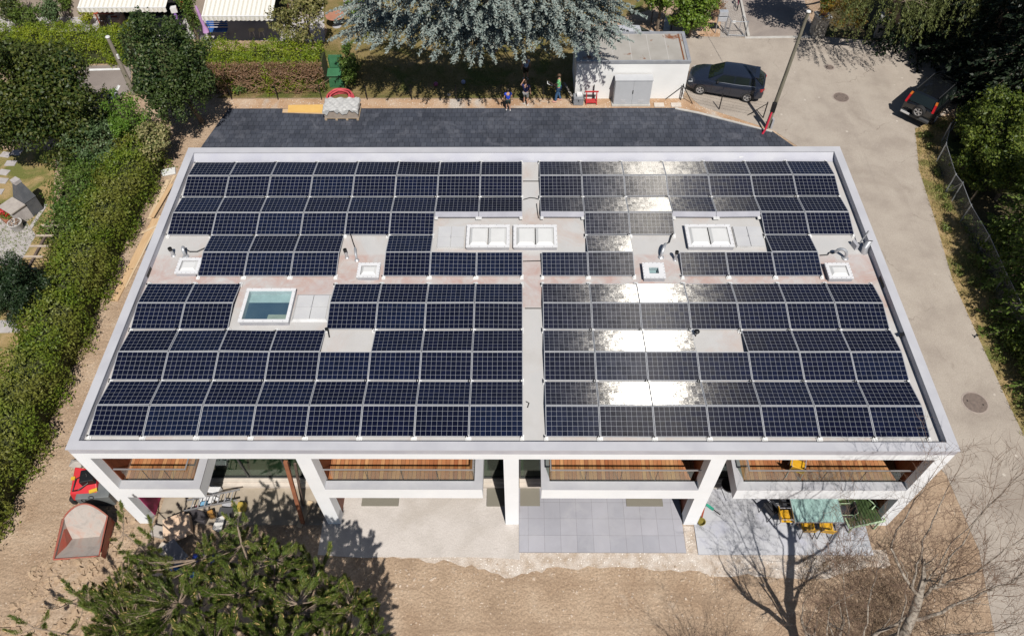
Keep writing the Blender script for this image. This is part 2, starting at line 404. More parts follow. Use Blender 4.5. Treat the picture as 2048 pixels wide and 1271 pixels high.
rr_edge = [(1830, 258), (1838, 340), (1870, 440), (1905, 560), (1950, 660), (2000, 770), (2047, 870), (2140, 1100), (2240, 1400)]
road = Gp([(1366, 72), (1497, 76), (1640, 74), (1760, 84), (1850, 60), (1960, 60), (1960, 180), (1880, 235)] + rr_edge)
road += Gp([(1985, 1400), (1990, 1271), (1958, 1100), (1893, 950)]) + [(15.2, 3), (14.6, 10), (14.2, 17)] + Gp([(1594, 292), (1549, 262), (1400, 212), (1366, 180)])
sheet('road', road, 2*Z, ROAD)
sheet('driveway', Gp([(1494, 75), (1466, -60), (1590, -60), (1632, 76)]), 3*Z, ASPH)
kind(MB().prism(Gp([(1490, 74), (1632, 72), (1632, 76), (1490, 78)]), 0, 0.03).build('kerb', MATS['concrete']), 'structure')
sheet('footpath', Gp([(1440, 76), (1446, -60), (1466, -60), (1494, 75)]), 4*Z, FOOTP)
kind(MB().prism(Gp([(1466, -60), (1469, -60), (1499, 75), (1494, 75)]), 0, 0.14).build('kerb', MATS['concrete']), 'structure')
sheet('shrub_bed', Gp([(1372, 70), (1350, -60), (1446, -60), (1440, 76)]), Z*1.6, ORANGE)
verge = Gp([(1880, 232)] + rr_edge + [(2400, 1400), (2130, 840), (2020, 610), (1960, 510), (1900, 400), (1876, 330), (1888, 270), (1915, 235)])
sheet('grass_verge', verge, Z*1.1, DRYGRASS)
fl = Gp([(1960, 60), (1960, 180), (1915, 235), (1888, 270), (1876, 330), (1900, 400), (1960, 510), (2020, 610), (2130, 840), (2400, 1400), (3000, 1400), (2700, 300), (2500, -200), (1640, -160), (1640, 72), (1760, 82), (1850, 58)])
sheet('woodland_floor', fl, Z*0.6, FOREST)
# terraces in front of the building
def wob(pts, amp, n=6, seed=3):
    rg = random.Random(seed); o = []
    for (x0, y0), (x1, y1) in zip(pts, pts[1:]):
        for k in range(n):
            t = k/n; o.append((x0+(x1-x0)*t, y0+(y1-y0)*t+(rg.uniform(-amp, amp) if k else 0)))
    o.append(pts[-1]); return o
sheet('gravel_terrace', [(-7.3, 1.0), (-7.3, -1.7)] + wob([(-6.6, -1.75), (-0.7, -1.8)], 0.08) + [(-0.1, -1.85), (-0.1, 1.0)], Z, GRAVEL)
grit = wob([(-5.2, -1.72), (-2.5, -1.95), (-0.4, -2.5), (1.2, -2.1), (4.5, -2.2), (7.5, -2.4), (10.5, -2.5), (12.9, -2.0)], 0.1, 9)
gb = MB()
for (xa, ya), (xb, yb) in zip(grit, grit[1:]): gb.quad((xa, ya, 0.003), (xb, yb, 0.003), (xb, -1.45, 0.003), (xa, -1.45, 0.003))
kind(gb.build('grit_strip', GRIT), 'structure')
kind(MB().bb(-0.13, 5.8, -1.6, 1.05, 0, 0.045).build('slab_terrace', SLAB), 'structure')
kind(MB().bb(6.22, 12.4, -1.66, 1.05, 0, 0.045).build('slab_terrace', SLAB2), 'structure')
sheet('dirt_channel', [(5.82, -1.62), (6.2, -1.64), (6.2, -0.6), (5.82, -0.6)], Z*3, GRIT)
sheet('dirt_terrace', [(-13.4, 1.0), (-13.4, -0.6), (-7.3, -0.6), (-7.3, 1.0)], Z*1.5, M('screed', (0.4, 0.34, 0.27), 0.9, (0.3, 0.25, 0.19), 1.5, 0.4))
# stones on the bare earth
def rocks(name, area, n, s0, s1, mat):
    vs = []; 
    base = np.array([(-1,-1,-.6),(1,-1,-.6),(1,1,-.6),(-1,1,-.6),(-.6,-.6,.6),(.6,-.6,.6),(.6,.6,.6),(-.6,.6,.6)])
    F = [(4,5,6,7),(0,1,5,4),(1,2,6,5),(2,3,7,6),(3,0,4,7)]
    for k in range(n):
        px, py = area(); c = G(px, py, 0)
        s = s0+(s1-s0)*RNG.random()**3
        a = RNG.random()*6.28; ca, sa = math.cos(a), math.sin(a)
        p = base*np.array([1, RNG.uniform(.5, 1), RNG.uniform(.35, .8)])*s*(1+0.3*RNG.normal(size=(8, 3)))
        p = np.stack([p[:, 0]*ca-p[:, 1]*sa, p[:, 0]*sa+p[:, 1]*ca, p[:, 2]+s*0.2], 1)+c
        for f in F: vs.append(p[list(f)])
    return kind(npmesh(name, np.array(vs), 4, mat), 'stuff')
def a1():
    while True:
        x, y = RNG.uniform(-20, 330), RNG.uniform(900, 1290)
        if x > 240-(y-900)*0.73 and x < 250+(y-900)*0.2: return x, y
def a2():
    t = RNG.random(); return RNG.uniform(230, 350)*0+ (345-(345-10)*t)+RNG.normal()*14+14, 345+(1080-345)*t
def a3(): return RNG.uniform(700, 1980), 1125+abs(RNG.normal())*70
STONE = M('earth_clods', (0.45, 0.33, 0.22), 0.95, (0.33, 0.23, 0.15), 6, 0.5, 30)
rocks('rubble', a1, 1500, 0.015, 0.13, STONE)
rocks('pebbles', a2, 500, 0.01, 0.05, STONE)
rocks('pebbles', a3, 900, 0.008, 0.055, M('pale_pebbles', (0.55, 0.45, 0.36), 0.95, (0.4, 0.3, 0.21), 6))
# ------------------------------------------------------------------ apartment building
WHITE = M('white_render', (0.84, 0.86, 0.885), 0.75, (0.8, 0.82, 0.845), 1.2, 0.08, 60)
COPING = M('coping_metal', (0.5, 0.5, 0.525), 0.45, (0.44, 0.44, 0.47), 1.1, metal=0.0, spec=0.5)
LEDGE = M('ledge_metal', (0.44, 0.44, 0.46), 0.5, (0.38, 0.38, 0.41), 1.5)
CLAD = None
def woodmat(name, cols, w, axis='x', gap=(0.03, 0.015, 0.01), rough=0.55, glen=1.8):
    """boards of width w laid side by side along an axis, each board with its own tone"""
    m, nt, N, L, out = nodes(name)
    p = N.new('ShaderNodeBsdfPrincipled'); p.inputs['Roughness'].default_value = rough; p.inputs['Specular IOR Level'].default_value = 0.3
    L.new(p.outputs[0], out.inputs[0])
    sx = N.new('ShaderNodeSeparateXYZ'); ps = pos(N); L.new(ps, sx.inputs[0])
    a = sx.outputs[{'x': 0, 'y': 1, 'z': 2}[axis]]
    q = math_(N, L, 'DIVIDE', a, w); fl = math_(N, L, 'FLOOR', q); fr = math_(N, L, 'FRACT', q)
    wn = N.new('ShaderNodeTexWhiteNoise'); wn.noise_dimensions = '1D'; L.new(fl, wn.inputs['W'])
    r = ramp(N, [(k/(len(cols)-1), c) for k, c in enumerate(cols)]); L.new(wn.outputs['Value'], r.inputs[0])
    st = {'x': (30, 1.5, 1.5), 'y': (1.5, 30, 1.5), 'z': (1.5, 1.5, 30)}[axis]
    gr = ramp(N, [(0.3, (0.72,)*3), (0.7, (1.12,)*3)]); L.new(noise(N, L, scaled(N, L, ps, st), 1.0, 4), gr.inputs[0])
    col = mixc(N, L, 1.0, r.outputs[0], gr.outputs[0], 'MULTIPLY')
    g = math_(N, L, 'LESS_THAN', fr, 0.07)
    col = mixc(N, L, g, col, gap); L.new(col, p.inputs['Base Color'])
    MATS[name] = m; return m
DECK = woodmat('deck_boards', [(0.32, 0.11, 0.045), (0.46, 0.19, 0.08), (0.36, 0.14, 0.06), (0.55, 0.29, 0.13), (0.4, 0.16, 0.07), (0.5, 0.24, 0.11), (0.27, 0.1, 0.045)], 0.14, 'x')
CLAD = woodmat('red_cladding', [(0.17, 0.045, 0.022), (0.2, 0.058, 0.028), (0.15, 0.04, 0.02)], 0.06, 'y')
def glassmat(name, tint, refl=0.12, alpha=0.25, rough=0.03):
    m, nt, N, L, out = nodes(name)
    tr = N.new('ShaderNodeBsdfTransparent'); tr.inputs[0].default_value = c4(tint)
    gl = N.new('ShaderNodeBsdfGlossy'); gl.inputs['Roughness'].default_value = rough; gl.inputs[0].default_value = (0.9, 0.95, 0.93, 1)
    lw = N.new('ShaderNodeLayerWeight'); lw.inputs['Blend'].default_value = 0.5
    f = math_(N, L, 'MULTIPLY_ADD', math_(N, L, 'POWER', lw.outputs['Facing'], 4.0), 0.6, refl*0.3)
    mx = N.new('ShaderNodeMixShader'); L.new(f, mx.inputs[0]); L.new(tr.outputs[0], mx.inputs[1]); L.new(gl.outputs[0], mx.inputs[2])
    L.new(mx.outputs[0], out.inputs[0]); MATS[name] = m; return m
RAILGLASS = glassmat('railing_glass', (0.9, 0.93, 0.88), 0.08)
WINGLASS = glassmat('window_glass', (0.42, 0.56, 0.5), 0.2)
DARKIN = M('dark_interior', (0.05, 0.05, 0.045), 0.8)
ALU = M('aluminium', (0.6, 0.6, 0.62), 0.35, (0.55, 0.55, 0.57), 2, metal=0.7)
DKFRAME = M('dark_frame', (0.06, 0.06, 0.06), 0.5)
CONC = M('raw_concrete', (0.42, 0.38, 0.34), 0.85, (0.34, 0.31, 0.28), 2.5, 0.2)
PALE = M('pale_sill', (0.62, 0.55, 0.48), 0.7)
X0, X1, YF, YB = -14.0, 13.2, -0.55, 13.52
CT = ZR+0.28
bld = thing('apartment_building', 'white two storey flat roofed apartment building with timber balconies', 'building', ((X0+X1)/2, (YF+YB)/2, 0))
def part(name, mb, mat, parent=bld, **k): return mb.build(name, mat, parent, **k)
b = MB()
b.bb(X0, X0+0.46, YF, YB, 0, ZR-0.02); part('end_wall', b, WHITE)
b = MB(); b.bb(X1-0.46, X1, YF, YB, 0, ZR-0.02); part('end_wall', b, WHITE)
b = MB(); b.bb(X0+0.46, X1-0.46, YB-0.4, YB, 0, ZR-0.02); part('rear_wall', b, WHITE)
b = MB(); b.bb(X0+0.46, X1-0.46, YF, YF+0.42, 5.1, ZR-0.02); part('fascia_beam', b, WHITE)
b = MB(); b.bb(X0+0.46, X1-0.46, YF+0.42, YB-0.4, 5.12, ZR-0.02); part('roof_slab', b, M('soffit', (0.5, 0.48, 0.46), 0.8))
for xa, xb in ((-7.1, -6.62), (-0.62, -0.14), (5.83, 6.31)):
    b = MB(); b.bb(xa, xb, YF, YF+0.42, 0, 5.1); part('column', b, WHITE)
    b = MB(); b.bb(xa+0.02, xb-0.02, YF+0.42, 9.0, 0, 5.12); part('party_wall', b, CLAD)
b = MB(); b.bb(X0+0.46, X0+0.49, YF+0.3, 2.2, 2.9, 5.12); part('side_cladding', b, CLAD)
b = MB(); b.bb(X1-0.49, X1-0.46, YF+0.3, 2.2, 0.05, 5.12); part('side_cladding', b, CLAD)
b = MB(); b.bb(X0+0.46, X0+0.49, YF+0.3, 2.2, 0.05, 2.3); part('side_panel', b, M('magenta_board', (0.36, 0.02, 0.11), 0.7))
# roof membrane with stains
m, nt, N, L, out = nodes('roof_membrane')
p = N.new('ShaderNodeBsdfPrincipled'); p.inputs['Roughness'].default_value = 0.7; p.inputs['Specular IOR Level'].default_value = 0.3; L.new(p.outputs[0], out.inputs[0])
ps = pos(N)
r = ramp(N, [(0.3, (0.46, 0.445, 0.43)), (0.5, (0.5, 0.49, 0.48)), (0.7, (0.47, 0.465, 0.46))]); L.new(noise(N, L, ps, 0.8, 5), r.inputs[0])
st = ramp(N, [(0.5, (0, 0, 0)), (0.72, (0.45, 0.45, 0.45))]); L.new(noise(N, L, ps, 0.45, 8, 0.7, 0.8), st.inputs[0])
col = mixc(N, L, st.outputs[0], r.outputs[0], (0.45, 0.27, 0.19))
# the rusty strip between the middle rows
sx = N.new('ShaderNodeSeparateXYZ'); L.new(ps, sx.inputs[0])
d = math_(N, L, 'ABSOLUTE', math_(N, L, 'SUBTRACT', sx.outputs[1], 6.45))
band = ramp(N, [(0.0, (1, 1, 1)), (0.9, (0.7, 0.7, 0.7)), (1.0, (0, 0, 0))]); L.new(math_(N, L, 'MULTIPLY', d, 0.75), band.inputs[0])
st2 = ramp(N, [(0.36, (0, 0, 0)), (0.7, (0.65, 0.65, 0.65))]); L.new(noise(N, L, ps, 1.4, 8, 0.72, 0.6), st2.inputs[0])
fm = mixc(N, L, 1.0, band.outputs[0], st2.outputs[0], 'MULTIPLY')
col = mixc(N, L, fm, col, (0.4, 0.17, 0.12))
L.new(col, p.inputs['Base Color']); MEMB = m
b = MB(); b.bb(X0+0.2, X1-0.2, YF+0.1, YB-0.2, ZR-0.02, ZR); part('roof_membrane', b, MEMB)
# parapet upstand and metal coping
b = MB(); w_ = 0.27
b.bb(X0, X0+w_, YF, YB, ZR-0.02, CT-0.03); b.bb(X1-w_, X1, YF, YB, ZR-0.02, CT-0.03)
b.bb(X0+w_, X1-w_, YF, YF+w_, ZR-0.02, CT-0.03); b.bb(X0+w_, X1-w_, YB-w_, YB, ZR-0.02, CT-0.03)
part('parapet', b, M('parapet_upstand', (0.48, 0.48, 0.53), 0.55, (0.42, 0.42, 0.47), 1.5))
b = MB(); e = 0.03
b.bb(X0-e, X0+w_+0.01, YF-e, YB+e, CT-0.035, CT); b.bb(X1-w_-0.01, X1+e, YF-e, YB+e, CT-0.035, CT)
b.bb(X0+w_+0.01, X1-w_-0.01, YF-e, YF+w_+0.01, CT-0.035, CT); b.bb(X0+w_+0.01, X1-w_-0.01, YB-w_-0.01, YB+e, CT-0.035, CT)
part('coping', b, COPING)
# turned-up membrane along the rear parapet, slightly wavy
vs = []; fs = []; nn = 120
for k in range(nn+1):
    x = X0+w_+(X1-X0-2*w_)*k/nn
    wv = 0.025*math.sin(k*0.9)+0.02*math.sin(k*0.37+1)+0.012*random.uniform(-1, 1)
    y0 = YB-w_-0.34; y1 = YB-w_-0.012
    vs += [(x, y0, ZR+0.006), (x, y0+0.12, ZR+0.03+wv*0.4), (x, y0+0.2+wv, ZR+0.13+wv*0.5), (x, y1, CT-0.05)]
for k in range(nn):
    for j in range(3): fs.append((k*4+j, (k+1)*4+j, (k+1)*4+j+1, k*4+j+1))
b = MB(); b.add(vs, fs); part('membrane_upstand', b, M('pale_membrane', (0.43, 0.435, 0.47), 0.6, (0.38, 0.385, 0.44), 1.0), smooth=True)
# overflow openings in the side parapets
b = MB(); b.bb(X1-w_-0.012, X1-w_-0.008, 6.05, 6.55, ZR+0.02, ZR+0.16); part('overflow_opening', b, DARKIN)
b = MB(); b.bb(X0+w_+0.008, X0+w_+0.012, 6.55, 7.0, ZR+0.02, ZR+0.16); part('overflow_opening', b, DARKIN)
# window walls behind the balconies
FLZ = 2.72
def window(x0, x1, z0, z1, y, mull=1):
    f = MB(); t = 0.06
    f.bb(x0, x1, y-0.05, y+0.03, z0, z0+t); f.bb(x0, x1, y-0.05, y+0.03, z1-t, z1)
    for k in range(mull+2):
        x = x0+(x1-x0)*k/(mull+1); f.bb(x-t/2, x+t/2, y-0.055, y+0.035, z0+t, z1-t)
    o = part('window', f, DKFRAME)
    g = MB(); g.bb(x0+0.03, x1-0.03, y-0.012, y+0.0, z0+0.05, z1-0.05); g.build('glass', WINGLASS, o)
for xa, xb, xg in ((X0+0.49, -7.12, 'r'), (-6.6, -0.64, 'r'), (-0.12, 5.81, 'l'), (6.33, X1-0.49, 'l')):
    window(xa+0.02, xb-0.02, FLZ+0.06, 5.1, 2.3, 2)
    b = MB(); b.bb(xa, xb, 2.3, 2.36, 5.1, 5.12); b.bb(xa, xb, 1.0, 8.9, 2.25, 2.7); part('floor_slab', b, CONC)
    window(xa+0.02, xb-0.02, 0.22, 2.24, 1.2, 3)
    b = MB(); b.bb(xa, xb, 0.85, 1.25, 0, 0.16); b.bb(xa, xb, 1.0, 1.24, 0.16, 0.22); part('window_sill', b, PALE)
    b = MB(); b.bb(xa, xb, 5.0, 5.05, 0, 5.1); part('inner_wall', b, M('plaster', (0.5, 0.49, 0.46), 0.8))
    b = MB(); b.bb(xa, xb, 1.25, 5.0, 0.1, 0.16); b.bb(xa, xb, 2.37, 5.0, 2.7, 2.76); part('inner_floor', b, M('floor_boards', (0.38, 0.3, 0.2), 0.6, (0.3, 0.23, 0.15), 2))
# balconies
BT = 2.95
def balcony(xa, xb, side, nglass):
    """side: the free end where the ledge turns back ('l' or 'r')"""
    b = MB(); b.bb(xa, xb, YF, YF+0.28, 2.25, BT-0.02)
    if side == 'r': b.bb(xb-0.24, xb, YF+0.28, 2.25, 2.25, BT-0.02)
    else: b.bb(xa, xa+0.24, YF+0.28, 2.25, 2.25, BT-0.02)
    o = part('balcony', b, WHITE)
    b = MB(); l = 0.3
    ia = xa if side == 'r' else xa+0.27; ib = xb-0.27 if side == 'r' else xb
    if side == 'r':
        b.add([(xa, YF-.01, BT), (xb+.01, YF-.01, BT), (xb-.27, YF+l, BT), (xa, YF+l, BT), (xb+.01, 2.25, BT), (xb-.27, 2.25, BT)], [(0, 1, 2, 3), (1, 4, 5, 2)])
        b.add([(xa, YF-.01, BT-.02), (xb+.01, YF-.01, BT-.02), (xb+.01, YF-.01, BT), (xa, YF-.01, BT), (xb+.01, 2.25, BT-.02), (xb+.01, 2.25, BT)], [(0, 1, 2, 3), (1, 4, 5, 2)])
    else:
        b.add([(xa-.01, YF-.01, BT), (xb, YF-.01, BT), (xb, YF+l, BT), (xa+.27, YF+l, BT), (xa-.01, 2.25, BT), (xa+.27, 2.25, BT)], [(0, 1, 2, 3), (0, 3, 5, 4)])
        b.add([(xa-.01, YF-.01, BT-.02), (xb, YF-.01, BT-.02), (xb, YF-.01, BT), (xa-.01, YF-.01, BT), (xa-.01, 2.25, BT-.02), (xa-.01, 2.25, BT)], [(0, 1, 2, 3), (4, 0, 3, 5)])
    b.build('ledge', LEDGE, o)
    b = MB(); b.bb(ia, ib, YF+0.3, 2.28, FLZ-0.02, FLZ+0.02); b.build('decking', DECK, o)
    yg = YF+0.32; zt = 3.72
    sg = 0.22 if side == 'l' else -0.22
    gl = MB(); n = nglass; ga = ia+0.02 if side == 'l' else ia+0.22; gb = ib-0.02 if side == 'r' else ib-0.22
    for k in range(n):
        u0 = ga+(gb-ga)*k/n+0.008; u1 = ga+(gb-ga)*(k+1)/n-0.008
        g = MB(); g.bb(u0, u1, yg-0.008, yg+0.008, FLZ+0.02, zt-0.02); g.build('glass_panel', RAILGLASS, o)
    xs = ib-0.02 if side == 'r' else ia+0.02
    for y0, y1 in ((yg+0.02, 1.1), (1.12, 2.2)):
        g = MB(); g.bb(xs-0.008, xs+0.008, y0, y1, FLZ+0.02, zt-0.02); g.build('glass_panel', RAILGLASS, o)
    h = MB(); h.bb(ia, ib, yg-0.02, yg+0.02, zt-0.02, zt+0.015); h.bb(xs-0.02, xs+0.02, yg+0.02, 2.2, zt-0.02, zt+0.015)
    h.build('handrail', ALU, o)
    h = MB(); h.bb(ia, ib, yg-0.025, yg-0.009, FLZ+0.18, FLZ+0.245); 
    for k in range(1, n):
        u = ga+(gb-ga)*k/n; h.bb(u-0.007, u+0.007, yg-0.01, yg+0.01, FLZ+0.02, zt-0.02)
    h.build('glazing_bead', DKFRAME, o)
    return o
balcony(X0+0.46, -10.84, 'r', 3); balcony(-6.62, -1.36, 'r', 4); balcony(0.62, 5.83, 'l', 4); balcony(7.12, X1-0.46, 'l', 4)
# light-well gratings in front of the ground floor windows
m, nt, N, L, out = nodes('grating'); p = N.new('ShaderNodeBsdfPrincipled'); p.inputs['Roughness'].default_value = 0.6; L.new(p.outputs[0], out.inputs[0])
wv = N.new('ShaderNodeTexWave'); wv.bands_direction = 'X'; wv.inputs['Scale'].default_value = 9; L.new(pos(N), wv.inputs[0])
r = ramp(N, [(0.3, (0.1, 0.09, 0.07)), (0.7, (0.3, 0.28, 0.23))]); L.new(wv.outputs['Fac'], r.inputs[0]); L.new(r.outputs[0], p.inputs['Base Color']); GRATE = m
for xa, xb in ((-0.09, 0.64), (3.83, 5.18), (-5.97, -4.6), (-1.33, -0.66), (6.34, 6.75)):
    b = MB(); b.bb(xa, xb, 0.14, 0.84, 0.0, 0.062); part('light_well_grating', b, GRATE)
# ------------------------------------------------------------------ solar panels
PL, PW, PIT, GAP = 1.684, 1.022, 1.70, 0.6945
ZV, ZRG = 0.095, 0.275
m, nt, N, L, out = nodes('solar_cells')
p = N.new('ShaderNodeBsdfPrincipled'); p.inputs['Roughness'].default_value = 0.1; p.inputs['Specular IOR Level'].default_value = 0.2
tc = N.new('ShaderNodeTexCoord'); sx = N.new('ShaderNodeSeparateXYZ'); L.new(tc.outputs['Object'], sx.inputs[0])
cw, ch = 1.646/10, 0.984/6
u = math_(N, L, 'DIVIDE', math_(N, L, 'ADD', sx.outputs[0], 0.823), cw)
v = math_(N, L, 'DIVIDE', math_(N, L, 'ADD', sx.outputs[1], 0.492), ch)
def edge(a, w, ww):
    f = math_(N, L, 'FRACT', a); d = math_(N, L, 'ABSOLUTE', math_(N, L, 'SUBTRACT', f, 0.5))
    r = N.new('ShaderNodeMapRange'); r.inputs[1].default_value = 0.5-w-ww; r.inputs[2].default_value = 0.5-w; L.new(d, r.inputs[0]); return r.outputs[0], d
eu, du = edge(u, 0.014, 0.012); ev, dv = edge(v, 0.014, 0.012)
dia = math_(N, L, 'GREATER_THAN', math_(N, L, 'ADD', du, dv), 0.935)
line = math_(N, L, 'MAXIMUM', math_(N, L, 'MAXIMUM', eu, ev), dia)
ins = math_(N, L, 'MULTIPLY', math_(N, L, 'LESS_THAN', math_(N, L, 'ABSOLUTE', sx.outputs[0]), 0.823), math_(N, L, 'LESS_THAN', math_(N, L, 'ABSOLUTE', sx.outputs[1]), 0.492))
line = math_(N, L, 'MAXIMUM', line, math_(N, L, 'SUBTRACT', 1.0, ins))
oi = N.new('ShaderNodeObjectInfo')
cid = N.new('ShaderNodeCombineXYZ'); L.new(math_(N, L, 'FLOOR', u), cid.inputs[0]); L.new(math_(N, L, 'FLOOR', v), cid.inputs[1]); L.new(math_(N, L, 'MULTIPLY', oi.outputs['Random'], 97.0), cid.inputs[2])
wn = N.new('ShaderNodeTexWhiteNoise'); wn.noise_dimensions = '3D'; L.new(cid.outputs[0], wn.inputs['Vector'])
pr = ramp(N, [(0.0, (0.002, 0.0027, 0.0135)), (0.5, (0.0028, 0.004, 0.018)), (1.0, (0.0036, 0.0068, 0.024))]); L.new(oi.outputs['Random'], pr.inputs[0])
cr = ramp(N, [(0.0, (0.8,)*3), (1.0, (1.25,)*3)]); L.new(wn.outputs['Value'], cr.inputs[0])
cell = mixc(N, L, 1.0, pr.outputs[0], cr.outputs[0], 'MULTIPLY')
L.new(mixc(N, L, line, cell, (0.3, 0.315, 0.34)), p.inputs['Base Color'])
# structured solar glass: small prism faces across the slope throw the sun back towards it
vm = N.new('ShaderNodeVectorMath'); vm.operation = 'SUBTRACT'; L.new(wn.outputs['Color'], vm.inputs[0]); vm.inputs[1].default_value = (0.5, 0.5, 0.5)
vs_ = N.new('ShaderNodeVectorMath'); vs_.operation = 'MULTIPLY'; L.new(vm.outputs[0], vs_.inputs[0]); vs_.inputs[1].default_value = (0.010, 0.02, 0.0)
st = N.new('ShaderNodeTexNoise'); st.inputs['Scale'].default_value = 1.0; st.inputs['Detail'].default_value = 3
vadd = N.new('ShaderNodeVectorMath'); vadd.operation = 'ADD'; L.new(scaled(N, L, tc.outputs['Object'], (20, 90, 1)), vadd.inputs[0]); L.new(oi.outputs['Location'], vadd.inputs[1]); L.new(vadd.outputs[0], st.inputs['Vector'])
sm = N.new('ShaderNodeVectorMath'); sm.operation = 'SUBTRACT'; L.new(st.outputs['Color'], sm.inputs[0]); sm.inputs[1].default_value = (0.5, 0.5, 0.5)
sm2 = N.new('ShaderNodeVectorMath'); sm2.operation = 'MULTIPLY'; L.new(sm.outputs[0], sm2.inputs[0]); sm2.inputs[1].default_value = (0.07, 0.3, 0.0)
va = N.new('ShaderNodeVectorMath'); va.operation = 'ADD'; L.new(vs_.outputs[0], va.inputs[0]); L.new(sm2.outputs[0], va.inputs[1])
vb = N.new('ShaderNodeVectorMath'); vb.operation = 'ADD'; L.new(va.outputs[0], vb.inputs[0]); vb.inputs[1].default_value = (0.0, -math.sin(R_(43)), math.cos(R_(43)))
vt = N.new('ShaderNodeVectorTransform'); vt.vector_type = 'NORMAL'; vt.convert_from = 'OBJECT'; vt.convert_to = 'WORLD'; L.new(vb.outputs[0], vt.inputs[0])
vn = N.new('ShaderNodeVectorMath'); vn.operation = 'NORMALIZE'; L.new(vt.outputs[0], vn.inputs[0])
gl = N.new('ShaderNodeBsdfAnisotropic'); gl.inputs['Roughness'].default_value = 0.21; gl.inputs['Anisotropy'].default_value = 0.66
gl.inputs['Color'].default_value = (1.0, 0.97, 0.9, 1)
tg = N.new('ShaderNodeTangent'); tg.direction_type = 'RADIAL'; tg.axis = 'X'
L.new(vn.outputs[0], gl.inputs['Normal'])
vt2 = N.new('ShaderNodeVectorTransform'); vt2.vector_type = 'VECTOR'; vt2.convert_from = 'OBJECT'; vt2.convert_to = 'WORLD'; vt2.inputs[0].default_value = (1, 0, 0); L.new(vt2.outputs[0], gl.inputs['Tangent'])
mx = N.new('ShaderNodeMixShader'); mx.inputs[0].default_value = 0.027
L.new(p.outputs[0], mx.inputs[1]); L.new(gl.outputs[0], mx.inputs[2]); L.new(mx.outputs[0], out.inputs[0])
CELLS = m
FRAME = M('panel_frame', (0.5, 0.51, 0.53), 0.4, (0.44, 0.45, 0.48), 3, metal=0.3)
FOOT = M('white_foot', (0.74, 0.74, 0.73), 0.5, (0.66, 0.66, 0.65), 8)
PLATE = M('wind_plate', (0.33, 0.33, 0.37), 0.6, (0.28, 0.28, 0.32), 2)
BLACK = M('black_plastic', (0.012, 0.012, 0.013), 0.45)
def frame_mesh(tilt):
    b = MB(); t = 0.013; hx, hy = PL/2, PW/2
    b.bb(-hx, hx, -hy, -hy+t, -0.034, 0.003); b.bb(-hx, hx, hy-t, hy, -0.034, 0.003)
    b.bb(-hx, -hx+t+0.009, -hy+t, hy-t, -0.034, 0.003); b.bb(hx-t, hx, -hy+t, hy-t, -0.034, 0.003)
    return b
protos = {}
def make_panel(up):
    """up = True: rises away from the front edge; False: falls away"""
    a = math.atan2(ZRG-ZV, 1.0)*(1 if up else -1)
    r = thing('solar_panel', '', 'solar panel')
    frame_mesh(a).build('frame', FRAME, r, world=False)
    c = MB(); c.bb(-PL/2+0.013, PL/2-0.013, -PW/2+0.013, PW/2-0.013, -0.03, 0.0); c.build('cell_sheet', CELLS, r, world=False)
    s = -1 if up else 1
    for x in (-PL/2+0.01, PL/2-0.03):
        b = MB(); y = s*(PW/2+0.02)
        b.box((x, y, -0.068), (0.13, 0.2, 0.05)); b.box((x, y+s*0.03, -0.03), (0.07, 0.1, 0.05)); b.cur = 1; b.box((x-0.05, y-s*0.03, -0.012), (0.035, 0.05, 0.05))
        b.build('mounting_foot', [FOOT, BLACK], r, world=False)
    r.rotation_euler = (a, 0, 0)
    return r
protos[True] = make_panel(True); protos[False] = make_panel(False)
used = {True: False, False: False}
ROWY = {12: 0.0, 11: 1.035, 10: 2.085, 9: 3.12, 8: 4.18, 7: 5.215, 6: 6.6, 5: 7.63, 4: 8.675, 3: 9.725, 2: 10.785, 1: 11.845}
LEFT = {1: range(1, 9), 2: range(1, 9), 3: range(1, 9), 4: range(1, 7), 5: (2, 3, 4, 6), 6: (2, 3, 4, 6, 7, 8), 7: (1, 2, 5, 6, 7, 8), 8: (1, 2, 5, 6, 7, 8), 9: (1, 2, 3, 4, 6, 7, 8), 10: range(1, 9), 11: range(1, 9), 12: range(1, 9)}
RIGHT = {1: range(1, 8), 2: range(1, 8), 3: range(1, 8), 4: (2, 3, 6, 7), 5: (2, 6), 6: (1, 2, 4, 5, 6), 7: range(1, 8), 8: range(1, 8), 9: (1, 2, 3, 5, 6, 7), 10: range(1, 8), 11: range(1, 8), 12: range(1, 8)}
ORD = ['', 'first', 'second', 'third', 'fourth', 'fifth', 'sixth', 'seventh', 'eighth', 'ninth', 'tenth', 'eleventh', 'twelfth']
GLARE = {(1, 3), (3, 3), (5, 2), (7, 2), (7, 3), (9, 2), (9, 3), (11, 2), (11, 3)}
rp = random.Random(11)
panel_at = {}
for side, tab in (('left', LEFT), ('right', RIGHT)):
    for row, cols in tab.items():
        cols = list(cols)
        for k, c in enumerate(cols):
            up = row % 2 == 0
            o = copy_tree(protos[up]) if used[up] else protos[up]
            used[up] = True
            x = (-13.6 + (c-0.5)*PIT) if side == 'left' else (GAP + (c-0.5)*PIT)
            o.location = (x, ROWY[row]+0.5, ZR+(ZV+ZRG)/2)
            a = math.atan2(ZRG-ZV, 1.0)*(1 if up else -1)
            o.rotation_euler = (a+R_(rp.gauss(0, 0.35)), R_(rp.gauss(0, 0.45)), R_(rp.gauss(0, 0.06)))
            rf = 13-row
            rname = 'frontmost row' if rf == 1 else ('rearmost row' if row == 1 else ORD[rf]+' row from front')
            col = 'sun glared' if side == 'right' and (row, c) in GLARE else 'dark blue'
            if len(cols) > 1 and k == len(cols)-1: pn = 'last'
            else: pn = ORD[k+1]
            o['label'] = f'{col} solar panel, {pn} from left, {rname}, {side} roof half'
            o['group'] = 'solar panels on the flat roof'
            panel_at[(side, row, c)] = o
